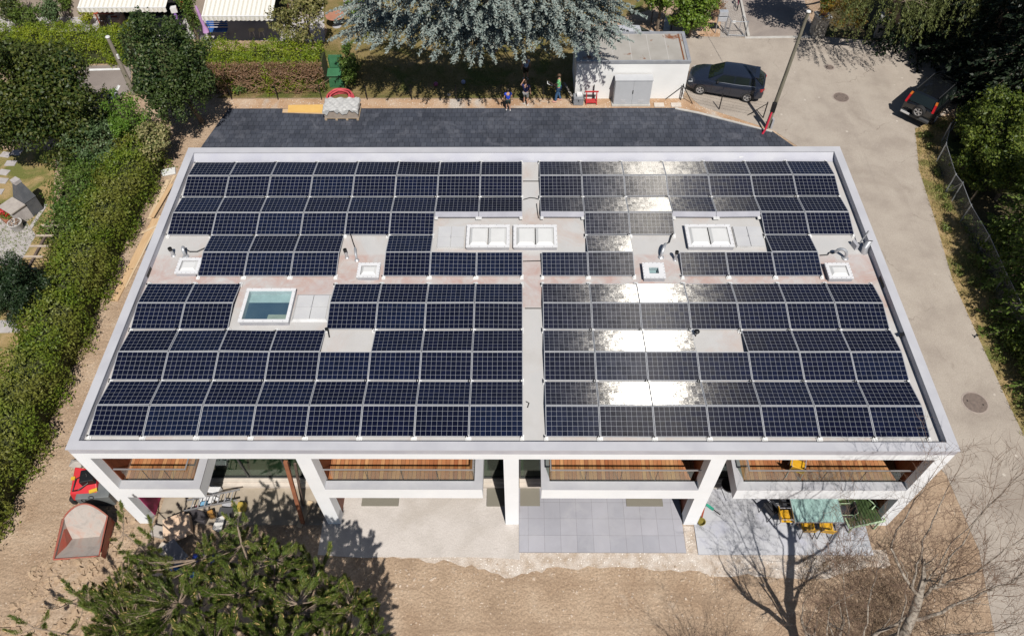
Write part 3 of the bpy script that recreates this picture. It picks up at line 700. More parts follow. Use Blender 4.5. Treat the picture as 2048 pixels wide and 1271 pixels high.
for side, cs in (('left', (7, 8)), ('right', (1, 4, 5))):
    for c in cs:
        b = MB(); b.add([(-PL/2, -PW/2-0.005, -0.005), (PL/2, -PW/2-0.005, -0.005), (PL/2, -PW/2-0.11, -0.16), (-PL/2, -PW/2-0.11, -0.16)], [(3, 2, 1, 0)])
        b.box((0, -PW/2-0.12, -0.17), (PL, 0.02, 0.015))
        b.cur = 1
        for x in (-PL/2+0.05, PL/2-0.05): b.box((x, -PW/2-0.16, -0.19), (0.12, 0.12, 0.06))
        b.build('wind_plate', [PLATE, FOOT], panel_at[(side, 3, c)], world=False)
# ------------------------------------------------------------------ roof lights, hatches, pipes
SKYW = M('skylight_frame', (0.7, 0.7, 0.71), 0.35, (0.65, 0.65, 0.66), 3)
SKYB = M('skylight_kerb', (0.42, 0.42, 0.44), 0.5, (0.34, 0.34, 0.37), 3)
DOME = M('opal_dome', (0.66, 0.66, 0.65), 0.3, (0.62, 0.62, 0.61), 2, spec=0.5)
def rect(px0, py0, px1, py1, z):
    a = G(px0, py1, z); b_ = G(px1, py1, z); c = G(px0, py0, z); d = G(px1, py0, z)
    return min(a[0], c[0])*0.5+max(a[0], c[0])*0.5, (b_[0]+d[0])/2, (a[1]+b_[1])/2, (c[1]+d[1])/2
SKYGLASS = glassmat('clear_rooflight_glass', (0.86, 0.92, 0.93), 0.1)
def skylight(rc, h, label, split=0, glazed=False, rim=0.1):
    x0, x1, y0, y1 = rc; cx, cy = (x0+x1)/2, (y0+y1)/2
    t = thing('roof_skylight', label, 'skylight', (cx, cy, ZR), 0, 'roof lights between the solar panels')
    b = MB(); z1 = ZR+h
    w = 0.05
    b.bb(x0, x0+w, y0, y1, ZR, z1-0.05); b.bb(x1-w, x1, y0, y1, ZR, z1-0.05); b.bb(x0+w, x1-w, y0, y0+w, ZR, z1-0.05); b.bb(x0+w, x1-w, y1-w, y1, ZR, z1-0.05)
    b.build('kerb', SKYB, t)
    f = MB(); e = 0.025
    f.bb(x0-e, x0+rim, y0-e, y1+e, z1-0.05, z1); f.bb(x1-rim, x1+e, y0-e, y1+e, z1-0.05, z1)
    f.bb(x0+rim, x1-rim, y0-e, y0+rim, z1-0.05, z1); f.bb(x0+rim, x1-rim, y1-rim, y1+e, z1-0.05, z1)
    f.cur = 1; sc = f
    for k in range(5):
        x = x0+(x1-x0)*(k+0.5)/5; sc.lathe([(0.016, 0), (0.016, 0.012)], 6, (x, y0-e*0.2, z1)); sc.lathe([(0.016, 0), (0.016, 0.012)], 6, (x, y1, z1))
        y = y0+(y1-y0)*(k+0.5)/5; sc.lathe([(0.016, 0), (0.016, 0.012)], 6, (x0, y, z1)); sc.lathe([(0.016, 0), (0.016, 0.012)], 6, (x1, y, z1))
    f.build('frame', [SKYW, SKYB], t)
    if not glazed:
        n = 2 if split else 1
        for k in range(n):
            u0 = x0+rim+0.01+(x1-x0-2*rim-0.02)*k/n+(0.02 if k else 0); u1 = x0+rim+0.01+(x1-x0-2*rim-0.02)*(k+1)/n-(0.02 if k < n-1 else 0)
            d = MB(); yy0, yy1 = y0+rim+0.01, y1-rim-0.01; q = 0.09
            zz = z1+0.035
            d.add([(u0, yy0, z1-0.045), (u1, yy0, z1-0.045), (u1, yy1, z1-0.045), (u0, yy1, z1-0.045), (u0+q, yy0+q, zz), (u1-q, yy0+q, zz), (u1-q, yy1-q, zz), (u0+q, yy1-q, zz)],
                  [(0, 1, 5, 4), (1, 2, 6, 5), (2, 3, 7, 6), (3, 0, 4, 7), (4, 5, 6, 7)])
            d.build('dome', DOME, t, smooth=False, bevel=0.02)
    else:
        g = MB(); g.bb(x0+rim, x1-rim, y0+rim, y1-rim, z1-0.045, z1-0.035); g.build('glass', SKYGLASS, t)
        s = MB(); d = 0.9
        xa, xb, ya, yb = x0+rim, x1-rim, y0+rim, y1-rim
        s.add([(xa, ya, z1-.05), (xb, ya, z1-.05), (xb, yb, z1-.05), (xa, yb, z1-.05), (xa, ya, ZR+.004), (xb, ya, ZR+.004), (xb, yb, ZR+.004), (xa, yb, ZR+.004)], [(0, 1, 5, 4), (1, 2, 6, 5), (2, 3, 7, 6), (3, 0, 4, 7)])
        s.build('shaft_lining', M('shaft_white', (0.7, 0.72, 0.72), 0.7), t)
        s = MB(); s.bb(xa, xb, ya, yb, ZR+0.002, ZR+0.006); s.build('shaft_floor', M('shaded_shaft_blue', (0.075, 0.115, 0.17), 0.4, (0.1, 0.14, 0.19), 1.2), t)  # dark blue paints the shade deep in the shaft into the floor colour
        s = MB(); ym = yb-(yb-ya)*0.28; s.bb(xa, xb, ym, yb, ZR+0.008, ZR+0.012); s.build('lit_far_wall', M('lit_wall_mint', (0.5, 0.57, 0.56), 0.7), t)  # flat mint sheet painted as the sunlit far wall of the shaft
        s = MB(); s.add([(xa+(xb-xa)*.5, ya, ZR+.014), (xb, ya, ZR+.014), (xb, ya+(yb-ya)*.3, ZR+.014), (xa+(xb-xa)*.52, ya+(yb-ya)*.3, ZR+.014)], [(0, 1, 2, 3)]); s.build('lit_floor_patch', M('lit_pale_floor', (0.45, 0.45, 0.38), 0.7), t)  # paler sheet puts the lit corner of the floor into its colour
    return t
zt = ZR+0.2
skylight(rect(934, 450, 1018, 493, zt), 0.2, 'large white double domed roof light, left of the adjacent twin pair', 1)
skylight(rect(1028, 450, 1113, 493, zt), 0.2, 'large white double domed roof light, right of the adjacent twin pair', 1)
rc = list(rect(1374, 450, 1463, 493, zt)); skylight(tuple(rc), 0.22, 'large white double domed roof light standing alone on right roof half', 1)
skylight(rect(355, 516, 399, 545, zt), 0.2, 'small square white roof light near the left parapet')
skylight(rect(716, 526, 758, 553, zt), 0.2, 'small square white roof light between panel blocks on left roof half')
skylight(rect(1287, 527, 1328, 556, zt), 0.24, 'small square roof light with clear green glass pane', 0, True, 0.2)
skylight(rect(1655, 527, 1701, 556, zt), 0.22, 'small square white roof light near the right parapet')
skylight(rect(486, 577, 583, 642, ZR+0.25), 0.25, 'big glazed roof light with blue interior beside the front hatch', 0, True, 0.09)
HATCH = M('hatch_sheet', (0.55, 0.55, 0.55), 0.45, (0.5, 0.5, 0.51), 1.5)
def hatch(rc, label, kerb):
    x0, x1, y0, y1 = rc
    t = thing('roof_hatch', label, 'roof hatch', ((x0+x1)/2, (y0+y1)/2, ZR), 0, 'sheet metal roof hatches')
    b = MB(); e = 0.09
    if kerb: b.add([(x0-e, y0-e, ZR+.002), (x1+e, y0-e, ZR+.002), (x1+e, y1+e, ZR+.002), (x0-e, y1+e, ZR+.002), (x0, y0, ZR+.07), (x1, y0, ZR+.07), (x1, y1, ZR+.07), (x0, y1, ZR+.07)], [(0, 1, 5, 4), (1, 2, 6, 5), (2, 3, 7, 6), (3, 0, 4, 7)])
    else: b.bb(x0-0.02, x1+0.02, y0-0.02, y1+0.02, ZR, ZR+0.05)
    b.build('kerb', M('pale_kerb', (0.6, 0.6, 0.6), 0.6), t)
    b = MB(); xm, ym = (x0+x1)/2, (y0+y1)/2; g = 0.008
    for xa, xb in ((x0, xm-g), (xm+g, x1)):
        for ya, yb in ((y0, ym-g*0.6), (ym+g*0.6, y1)): b.bb(xa, xb, ya, yb, ZR+0.07, ZR+0.09)
    b.build('cover', HATCH, t, bevel=0.006)
    b = MB(); b.bb(xm-0.012, xm+0.012, ym-0.09, ym+0.09, ZR+0.092, ZR+0.12); b.bb(xm-0.025, xm+0.02, ym-0.03, ym+0.01, ZR+0.09, ZR+0.13); b.build('handle', SKYB, t)
hatch(rect(876, 453, 928, 494, ZR+.08), 'grey square roof hatch left of the twin double roof lights', 0)
hatch(rect(592, 590, 655, 637, ZR+.08), 'grey square roof hatch with pale kerb right of the big glazed roof light', 1)
hatch(rect(1470, 453, 1525, 492, ZR+.08), 'grey square roof hatch right of the lone double roof light', 0)
b = MB(); x0, x1, y0, y1 = rect(872, 449, 931, 498, ZR); 
PIPE = M('zinc_pipe', (0.55, 0.56, 0.58), 0.4, (0.45, 0.46, 0.48), 6, metal=0.5)
def vent_pipe(px, py, h, r, label):
    c = G(px, py, ZR)
    t = thing('vent_pipe', label, 'vent pipe', c, 0, 'vent pipes on the roof')
    MB().lathe([(r*1.5, 0), (r*1.5, 0.02), (r, 0.05), (r, h)], 12, c).build('pipe', PIPE, t, smooth=True)
    MB().lathe([(r*1.25, h-0.05), (r*1.3, h+0.05), (r*0.9, h+0.06), (r*0.7, h+0.0)], 12, c).build('cap', BLACK, t, smooth=True)
vent_pipe(347, 511, 0.36, 0.06, 'short vent pipe with black cap beside left parapet')
vent_pipe(694, 515, 0.4, 0.055, 'short vent pipe with black cap left of the small central roof light')
vent_pipe(1350, 520, 0.42, 0.055, 'short vent pipe with black cap right of the clear glass roof light')
def duct(pts, r, label, cable):
    pts = [tuple(p_) for p_ in pts]
    t = thing('cable_gooseneck', label, 'cable duct', pts[0], 0, 'bent cable ducts on the roof')
    MB().tube(pts, r, 10).build('pipe', PIPE, t, smooth=True)
    MB().lathe([(r*2, 0), (r*2, 0.02), (r, 0.06)], 12, pts[0]).build('base_flange', PIPE, t, smooth=True)
    if cable: MB().tube(cable, 0.022, 6).build('cable', BLACK, t, smooth=True)
def arch(px, py, dirx, diry, span, h, n=9):
    c = G(px, py, ZR); d = Vector((dirx, diry, 0)).normalized()
    return [tuple(V(c)+d*(span*(0.5-0.5*math.cos(PI*k/(n-1)))) + Vector((0, 0, h*math.sin(PI*k/(n-1))**0.7 + (0.02 if k == 0 else 0)))) for k in range(n)]
def gpath(pts, dz=0.03): return [tuple(G(x, y, ZR)+np.array([0, 0, dz])) for x, y in pts]
a = arch(372, 514, -0.3, 1, 0.3, 0.34); a2 = [a[0], a[1], a[2], a[3], a[4], a[5], a[6]]
duct(a2, 0.06, 'silver gooseneck duct with black cable beside left parapet', [a2[-1]]+gpath([(380, 505), (395, 505), (412, 497)], 0.06))
a = arch(714, 521, -0.2, 1, 0.5, 0.3)[:7]; duct(a, 0.045, 'silver gooseneck duct with black cable on central left roof', [a[-1]]+gpath([(707, 488), (704, 478), (702, 472)], 0.1))
a = arch(1322, 515, 0.4, 1, 0.55, 0.34)[:7]; duct(a, 0.055, 'silver gooseneck duct with black cable on central right roof', [a[-1]]+gpath([(1338, 488), (1341, 478), (1343, 472)], 0.1))
a = arch(1690, 517, -1, 0.4, 0.42, 0.42); duct(a[:8], 0.06, 'silver arched cable duct with black looped cable near right parapet', [a[7]]+gpath([(1667, 508), (1658, 506), (1655, 511), (1640, 512)], 0.05))
# satellite mast with pipes by the right parapet
c = G(1728, 506, ZR); t = thing('roof_outlet', 'silver roof outlet with black mouth and thin mast by right parapet', 'roof outlet', c)
MB().tube([V(c), V(c)+Vector((-0.03, 0.05, 0.25)), V(c)+Vector((0.1, 0.2, 0.42))], 0.11, 12).build('pipe', PIPE, t, smooth=True)
MB().lathe([(0.12, 0), (0.12, 0.02), (0.09, 0.022)], 12, V(c)+Vector((0.105, 0.205, 0.425)), rot=Matrix.Rotation(-0.7, 3, 'X')).build('mouth', BLACK, t)
MB().bar(V(c)+Vector((-0.12, 0.38, 0)), V(c)+Vector((0.02, 0.42, 0.75)), 0.04, 0.04).build('mast', PIPE, t)
MB().box(V(c)+Vector((-0.3, 0.3, 0.12)), (0.12, 0.3, 0.24), 0.3).build('box', SKYB, t)
def roofcable(pts, label, dz=0.02):
    p_ = gpath(pts, dz); tag(MB().tube(p_, 0.018, 6).build('cable', BLACK, smooth=True), label, 'cable', 'black cables crossing the roof aisle')
roofcable([(1046, 363), (1080, 363)], 'black cable crossing central aisle at the second row from the back')
roofcable([(1046, 400), (1060, 396), (1070, 397), (1080, 400)], 'arched black cable crossing central aisle at the third row from the back')
roofcable([(1046, 523), (1082, 522)], 'black cable crossing the rusty stretch of the central aisle')
roofcable([(1050, 617), (1082, 617)], 'black cable crossing central aisle below the rusty stretch')
roofcable([(1073, 408), (1075, 425), (1077, 437)], 'black cable lying along central aisle beside right panels')
roofcable([(1052, 803), (1058, 806), (1055, 815)], 'short black cable end in central aisle near the front')
c = G(1481, 316, ZR); tag(MB().box(V(c)+Vector((0, 0, 0.06)), (0.22, 0.16, 0.12), 0.2).build('junction_box', FOOT, bevel=0.01), 'small cream junction box by the rear parapet', 'junction box')
c = G(1391, 672, ZR); t = thing('roof_sensor', 'black round sensor beside the gap in the glaring panels', 'sensor', c)
MB().lathe([(0.02, 0), (0.02, 0.25)], 8, c).build('post', BLACK, t); MB().blob(V(c)+Vector((0, 0, 0.27)), (0.1, 0.1, 0.07), amp=0, sub=2).build('head', BLACK, t, smooth=True)
c = G(1800, 675, ZR); t = thing('roof_sensor', 'black sensor with small cap against the right parapet', 'sensor', c)
MB().lathe([(0.02, 0), (0.02, 0.2)], 8, c).build('post', BLACK, t); MB().box(V(c)+Vector((0.03, 0, 0.22)), (0.22, 0.1, 0.08), 0.3).build('head', BLACK, t)
c = G(655, 662, ZR); t = thing('roof_sensor', 'black drooping cable bracket right of the front left panels', 'sensor', c)
MB().tube([V(c)+Vector((-0.05, 0, 0.1)), V(c)+Vector((0.05, -0.05, 0.16)), V(c)+Vector((0.12, -0.3, 0.05))], 0.025, 6).build('cable', BLACK, t, smooth=True); MB().box(V(c)+Vector((0, 0, 0.08)), (0.1, 0.1, 0.16)).build('bracket', BLACK, t)
# ------------------------------------------------------------------ vegetation
BARK = M('bark', (0.12, 0.09, 0.065), 0.9, (0.2, 0.16, 0.12), 6, 0.5, 20)
TWIG = M('dead_twig', (0.24, 0.14, 0.085), 0.9, (0.36, 0.22, 0.14), 5)
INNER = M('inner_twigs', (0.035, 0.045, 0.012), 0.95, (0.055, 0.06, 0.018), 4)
L_DARK = leafmat('dark_leaf', [(0.014, 0.03, 0.006), (0.03, 0.055, 0.01), (0.055, 0.085, 0.014), (0.13, 0.13, 0.03)], 0.2, tint=(0.075, 0.09, 0.014), nscale=0.5, tamt=0.5)
L_DARK2 = leafmat('yew_leaf', [(0.012, 0.03, 0.008), (0.024, 0.05, 0.012), (0.05, 0.085, 0.02), (0.12, 0.14, 0.05)], 0.18, tint=(0.055, 0.085, 0.016), nscale=0.7, tamt=0.5)
L_MID = leafmat('mid_leaf', [(0.04, 0.09, 0.014), (0.075, 0.15, 0.022), (0.13, 0.21, 0.035), (0.08, 0.14, 0.025)], 0.3, tint=(0.13, 0.17, 0.03), nscale=0.6, tamt=0.6)
L_BRIGHT = leafmat('bright_leaf', [(0.07, 0.15, 0.015), (0.12, 0.23, 0.025), (0.18, 0.28, 0.05)], 0.3)
L_GREY = leafmat('grey_green_leaf', [(0.055, 0.1, 0.03), (0.095, 0.15, 0.06), (0.14, 0.2, 0.09)], 0.2)
L_VARI = leafmat('variegated_leaf', [(0.07, 0.11, 0.02), (0.3, 0.27, 0.12), (0.4, 0.35, 0.17), (0.11, 0.15, 0.035)], 0.2)
L_HEDGE = leafmat('hedge_leaf', [(0.07, 0.12, 0.01), (0.13, 0.195, 0.016), (0.2, 0.25, 0.026), (0.09, 0.155, 0.014)], 0.3, tint=(0.22, 0.2, 0.05), nscale=0.55, tamt=0.6)
L_THUJA = leafmat('thuja_leaf', [(0.15, 0.205, 0.01), (0.22, 0.28, 0.014), (0.3, 0.34, 0.024)], 0.3, tint=(0.11, 0.19, 0.015), nscale=0.9, tamt=0.6)
L_BROWN = leafmat('brown_leaf', [(0.16, 0.095, 0.05), (0.22, 0.13, 0.075), (0.3, 0.18, 0.11)], 0.1)
L_OLIVE = leafmat('olive_leaf', [(0.11, 0.13, 0.03), (0.2, 0.19, 0.06), (0.28, 0.25, 0.1), (0.14, 0.16, 0.05)], 0.25)
L_CEDAR = leafmat('cedar_needle', [(0.16, 0.215, 0.205), (0.24, 0.3, 0.28), (0.33, 0.38, 0.35), (0.28, 0.29, 0.25)], 0.12, rough=0.6)
L_IVY = leafmat('ivy_leaf', [(0.045, 0.09, 0.015), (0.08, 0.14, 0.02), (0.15, 0.2, 0.04)], 0.2)
L_LAUREL = leafmat('laurel_leaf', [(0.06, 0.12, 0.012), (0.12, 0.2, 0.02), (0.22, 0.3, 0.05), (0.05, 0.1, 0.012)], 0.25, rough=0.35)
L_CONIF = leafmat('cypress_leaf', [(0.01, 0.026, 0.01), (0.02, 0.042, 0.015), (0.036, 0.062, 0.02)], 0.1)
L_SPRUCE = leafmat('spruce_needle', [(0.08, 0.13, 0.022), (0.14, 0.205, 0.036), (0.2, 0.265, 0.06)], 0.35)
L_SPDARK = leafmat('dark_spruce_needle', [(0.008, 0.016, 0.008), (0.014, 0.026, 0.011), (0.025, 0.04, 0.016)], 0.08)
L_FOREST = leafmat('woodland_leaf', [(0.035, 0.06, 0.009), (0.075, 0.115, 0.015), (0.17, 0.205, 0.03), (0.05, 0.085, 0.011)], 0.25)
L_WILLOW = leafmat('willow_leaf', [(0.1, 0.125, 0.03), (0.15, 0.18, 0.055), (0.21, 0.23, 0.09)], 0.3)
L_AUTUMN = leafmat('amber_leaf', [(0.16, 0.09, 0.015), (0.28, 0.17, 0.02), (0.13, 0.1, 0.02)], 0.3)
L_PINE = leafmat('pine_needle', [(0.045, 0.085, 0.012), (0.08, 0.135, 0.02), (0.14, 0.2, 0.035), (0.2, 0.22, 0.06)], 0.2, rough=0.45, tint=(0.2, 0.2, 0.05), nscale=1.6, tamt=0.45)
def foliage_parts(t, arr, mat, name='foliage'): return npmesh(name, arr, 4, mat, t)
def bush_tree(name, label, cat, C, Rr, mat, n=40, dens=60, size=0.16, base=None, aspect=0.55, group=None, rr=(0.2, 0.34), up=-0.5, seed=1, clumps=None, corem=True, trunk_r=0.1):
    C = np.array(C, float)
    base = np.array([C[0], C[1], 0.0]) if base is None else np.array(base, float)
    t = thing(name, label, cat, base, 0, group)
    cl = clumps if clumps is not None else crown_clumps(C, Rr, n, rr, up, seed)
    cl = list(cl)+[np.concatenate([C, np.array(Rr)*0.72])]
    arr = clump_leaves(cl, dens, size, aspect)
    qs = []; ds = []
    for c_ in cl:
        d_ = rand_dirs(7); d_[:, 2] = np.abs(d_[:, 2])*0.8; qs.append(c_[:3]+d_*c_[3:6]*0.9); ds.append(d_)
    arr = np.concatenate([arr, stray_shoots(np.concatenate(qs), np.concatenate(ds), size, 0.15, 0.2+0.13*min(Rr), aspect)])
    arr = arr[arr[:, :, 2].min(1) > 0.01]
    foliage_parts(t, arr, mat)
    tr = MB(); top = C+np.array([0, 0, Rr[2]*0.3])
    tr.tube([base, base*0.5+C*0.5+np.array([0, 0, -0.1]), top], [trunk_r, trunk_r*0.8, trunk_r*0.3], 7)
    for k in range(6):
        q = cl[(k*5) % len(cl)][:3]; s_ = base*0.4+C*0.6; tr.tube([s_, (s_+q)/2+np.array([0, 0, 0.1]), q], [trunk_r*0.5, trunk_r*0.35, trunk_r*0.12], 5)
    tr.build('trunk', BARK, t, smooth=True)
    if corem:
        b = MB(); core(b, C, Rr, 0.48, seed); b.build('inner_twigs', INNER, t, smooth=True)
    return t
# two big dark trees and shrubs left of the building
A = G(98, 195, 3.8)
cl = crown_clumps(G(110, 190, 3.6), (2.5, 2.3, 3.0), 34, seed=2)+crown_clumps(G(25, 200, 4.0), (2.4, 2.2, 3.6), 34, seed=3)+crown_clumps(G(60, 290, 2.0), (2.6, 1.6, 1.9), 22, seed=4)
bush_tree('broadleaf_tree', 'large dark green tree filling the upper left corner', 'tree', A, (2.6, 2.4, 3.2), L_DARK, base=G(150, 300), clumps=cl, dens=75, size=0.17, trunk_r=0.16)
B = G(346, 150, 3.9)
cl = crown_clumps(B, (1.85, 2.0, 3.6), 64, (0.18, 0.28), seed=5)
bush_tree('conical_tree', 'dense dark green conical tree right of the wooden pole', 'tree', B, (1.8, 2.0, 3.6), L_DARK2, base=G(405, 245), clumps=cl, dens=85, size=0.15, trunk_r=0.15)
bush_tree('shrub', 'grey green rounded shrub at the head of the long hedge', 'shrub', G(185, 285, 1.6), (1.9, 1.5, 1.5), L_GREY, 30, 80, 0.13, seed=6, group='shrubs at the head of the long hedge')
bush_tree('shrub', 'bright green shrub below the wooden pole', 'shrub', G(262, 245, 2.0), (0.95, 1.2, 1.7), L_BRIGHT, 24, 90, 0.12, seed=7, group='shrubs at the head of the long hedge')
bush_tree('shrub', 'cream variegated shrub beside the rear left corner of the building', 'shrub', G(313, 285, 1.5), (0.75, 1.5, 1.3), L_VARI, 22, 90, 0.14, seed=8, group='shrubs at the head of the long hedge')
bush_tree('shrub', 'low olive shrub at the foot of the leaning trellis', 'shrub', G(118, 512, 0.9), (0.8, 0.6, 0.8), L_OLIVE, 12, 90, 0.12, seed=9)
C = G(20, 582, 2.1)
cl = crown_clumps(C, (1.6, 1.5, 2.2), 75, (0.14, 0.24), seed=10)
bush_tree('cypress', 'dark green domed cypress at the left edge of the garden', 'tree', C, (1.55, 1.5, 1.9), L_CONIF, clumps=cl, dens=260, size=0.1, aspect=0.4)
# hedges: boxes of leaves with ragged tops
def hedge(name, label, line, width, height, mat, dens, size, cat='hedge', group=None, aspect=0.5, ragged=0.14, brown=None, seed=1, core_s=0.74):
    """line: ground points of the middle of the hedge"""
    rg = np.random.default_rng(seed)
    line = [np.array(p_[:2]) for p_ in line]
    mid = line[len(line)//2]
    t = thing(name, label, cat, (mid[0], mid[1], 0), 0, group)
    P_ = []; Nn = []
    seg = [np.linalg.norm(b_-a_) for a_, b_ in zip(line, line[1:])]
    for (a_, b_), l in zip(zip(line, line[1:]), seg):
        d = (b_-a_)/l; nrm = np.array([-d[1], d[0]])
        n = int(l*(width+2*height)*dens)
        s = rg.random(n)*l; q = rg.random(n)*(width+2*height)
        off = np.where(q < height, -width/2, np.where(q < height+width, q-height-width/2, width/2))
        zz = np.where(q < height, q, np.where(q < height+width, height, q-height-width))
        wob_ = 0.17*np.sin(s*1.7+seed)+0.12*np.sin(s*4.1+2*seed)+0.1*np.sin(s*7.3+off*3+seed)+0.1*np.sin(zz*5+s*2.2)+0.09*np.sin(off*6+s*3.1)
        roundf = np.where((q >= height) & (q < height+width), 0, 1)
        dep = rg.random(n)**2*0.3-ragged*rg.normal(size=n)*0.7
        sgn = np.where(q < height, -1, 1)
        hx = np.where(roundf == 1, off-sgn*dep+sgn*wob_, off)
        hz = np.where(roundf == 1, zz, height-dep+wob_-0.35*(np.abs(off)/(width/2))**3)
        xy = a_+d*s[:, None]+nrm*hx[:, None]
        P_.append(np.stack([xy[:, 0], xy[:, 1], hz], 1))
        nv = np.stack([nrm[0]*sgn*roundf, nrm[1]*sgn*roundf, 1.0-0.8*roundf], 1); Nn.append(nv)
    P_ = np.concatenate(P_); Nn = np.concatenate(Nn)
    ok = P_[:, 2] > 0.03; P_ = P_[ok]; Nn = Nn[ok]
    sel = rg.choice(len(P_), min(len(P_), int(sum(seg)*34)), replace=False)
    npmesh('foliage', np.concatenate([leaves(P_, size, aspect, nrm=Nn, jitter=0.8), stray_shoots(P_[sel], Nn[sel], size, 0.15, 0.6, aspect)]), 4, mat, t)
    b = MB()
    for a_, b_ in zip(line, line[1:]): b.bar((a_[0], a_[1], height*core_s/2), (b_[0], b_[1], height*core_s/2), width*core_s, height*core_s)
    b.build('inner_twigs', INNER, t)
    return t
base_r = [G(x, y) for x, y in ((352, 326), (318, 400), (278, 480), (232, 590), (190, 690), (150, 790), (95, 930), (40, 1040), (-40, 1200))]
hl = [p_+np.array([-1.3, 0.0, 0]) for p_ in base_r]
hedge('hedge', 'long ragged green hedge along the left side of the building site', hl, 1.9, 2.0, L_HEDGE, 400, 0.125, seed=3, ragged=0.2)
hl2 = [G(x, y) for x, y in ((205, 365), (185, 440), (170, 520))]
hedge('hedge', 'wide leafy green hedge bulge beside the dry garden lawn', [p_+np.array([-0.3, 0, 0]) for p_ in hl2], 1.7, 1.9, L_MID, 320, 0.13, seed=4, ragged=0.25)
y0 = G(300, 132)[1]
x_a, x_b = G(-80, 130)[0], G(262, 130)[0]
hedge('thuja_hedge', 'bright yellow green hedge in front of the left striped awning', [(x_a, y0+0.9), ((x_a+x_b)/2, y0+0.9), (x_b, y0+0.9)], 1.8, 1.75, L_THUJA, 480, 0.13, group='bright hedges along the terraces', seed=5, aspect=0.35)
y1 = G(540, 188)[1]; x_a, x_b = G(392, 188)[0], G(655, 188)[0]
yh = y1+1.15
t = hedge('thuja_hedge', 'bright yellow green hedge with bare brown front above the gravel strip', [(x_a, yh), ((x_a+x_b)/2, yh), (x_b-0.15, yh)], 1.9, 2.15, L_THUJA, 440, 0.13, group='bright hedges along the terraces', seed=6, aspect=0.35)
# its bare, brown front side
n = 9000
P_ = np.stack([RNG.uniform(x_a, x_b, n), y1+0.06-0.12*RNG.random(n)+0.1*RNG.normal(size=n), 2.05*RNG.random(n)**0.8], 1)
zz = P_[:, 2]
lv = leaves(P_[zz > 1.25], 0.16, 0.22, nrm=np.tile([0, -0.6, 0.4], ((zz > 1.25).sum(), 1)), droop=1.2)
lv2 = leaves(P_[zz <= 1.25][::3], 0.1, 0.5)
npmesh('brown_foliage', np.concatenate([lv, lv2]), 4, L_BROWN, t)
b = MB()
for k in range(260):
    x = random.uniform(x_a, x_b-0.2); z = random.uniform(0, 1.3); l = random.uniform(0.3, 1.0); a_ = random.choice((1, -1))*random.uniform(0.2, 1.3)
    p0 = Vector((x, y1+random.uniform(-0.12, 0.05), z)); p1 = p0+Vector((math.sin(a_)*l, random.uniform(-0.15, 0.05), math.cos(a_)*l*0.9))
    b.tube([p0, (p0+p1)/2+Vector((random.uniform(-.06, .06), -0.04, 0)), p1], [0.016, 0.012, 0.005], 4, cap=False)
b.build('bare_twigs', TWIG, t)
cl = [np.concatenate([G(x, y, 0.35), [0.45, 0.3, 0.4]]) for x, y in ((545, 170), (478, 178), (640, 172))]
npmesh('low_foliage', clump_leaves(cl, 160, 0.1), 4, L_MID, t)
# olive tree on the terrace
bush_tree('olive_tree', 'loose olive yellow tree between awning and round table', 'tree', G(607, 42, 2.6), (1.6, 1.4, 1.7), L_OLIVE, 34, 55, 0.17, base=G(632, 92), seed=12, rr=(0.2, 0.32), corem=False, trunk_r=0.07)
bush_tree('ivy_column', 'ivy covered column between the two striped awnings', 'plant', G(378, 30, 1.8), (0.55, 0.5, 1.9), L_IVY, 20, 120, 0.12, seed=13)
bush_tree('ivy_column', 'dark ivy hedge column beside the green composter', 'plant', G(700, 135, 1.0), (0.5, 1.3, 1.1), L_IVY, 24, 120, 0.12, base=G(700, 158), seed=14)
for k, (px, py, h, r, mt, lb) in enumerate(((130, 5, 1.0, (0.6, 0.5, 0.9), L_MID, 'upright green shrub left of the left awning'), (60, 40, 1.2, (0.9, 0.8, 1.1), L_MID, 'leafy green shrub above the left hedge'), (20, 20, 1.5, (0.9, 0.8, 1.4), L_DARK, 'dark shrub in the far upper left corner'), (100, 25, 1.3, (0.8, 0.7, 1.2), L_GREY, 'grey green shrub beside the patio path'), (174, 36, 0.5, (0.35, 0.3, 0.4), leafmat('yellow_flower', [(0.45, 0.42, 0.03), (0.2, 0.26, 0.04)], 0.2), 'yellow flowering bush under the left awning'), (720, 22, 0.8, (0.7, 0.7, 0.8), L_BRIGHT, 'fresh green bush at the edge of the blue cedar'))):
    bush_tree('shrub', lb, 'shrub', G(px, py, h), r, mt, 14, 90, 0.12, seed=20+k)
cl = crown_clumps(G(1388, 25, 1.6), (1.35, 1.2, 1.6), 34, (0.2, 0.32), seed=30)
bush_tree('laurel_bush', 'glossy yellow green laurel bush behind the white garage', 'shrub', G(1388, 25, 1.6), (1.3, 1.2, 1.6), L_LAUREL, clumps=cl, dens=80, size=0.17)
bush_tree('laurel_bush', 'sunlit yellow green bush top beyond the blue cedar', 'shrub', G(1325, -8, 2.4), (1.1, 1.0, 1.3), L_LAUREL, 24, 80, 0.17, seed=31)
bush_tree('shrub', 'dry brown shrub beside the letterboxes', 'shrub', G(1432, 20, 0.7), (0.5, 0.5, 0.6), L_BROWN, 12, 60, 0.1, seed=32, corem=False)
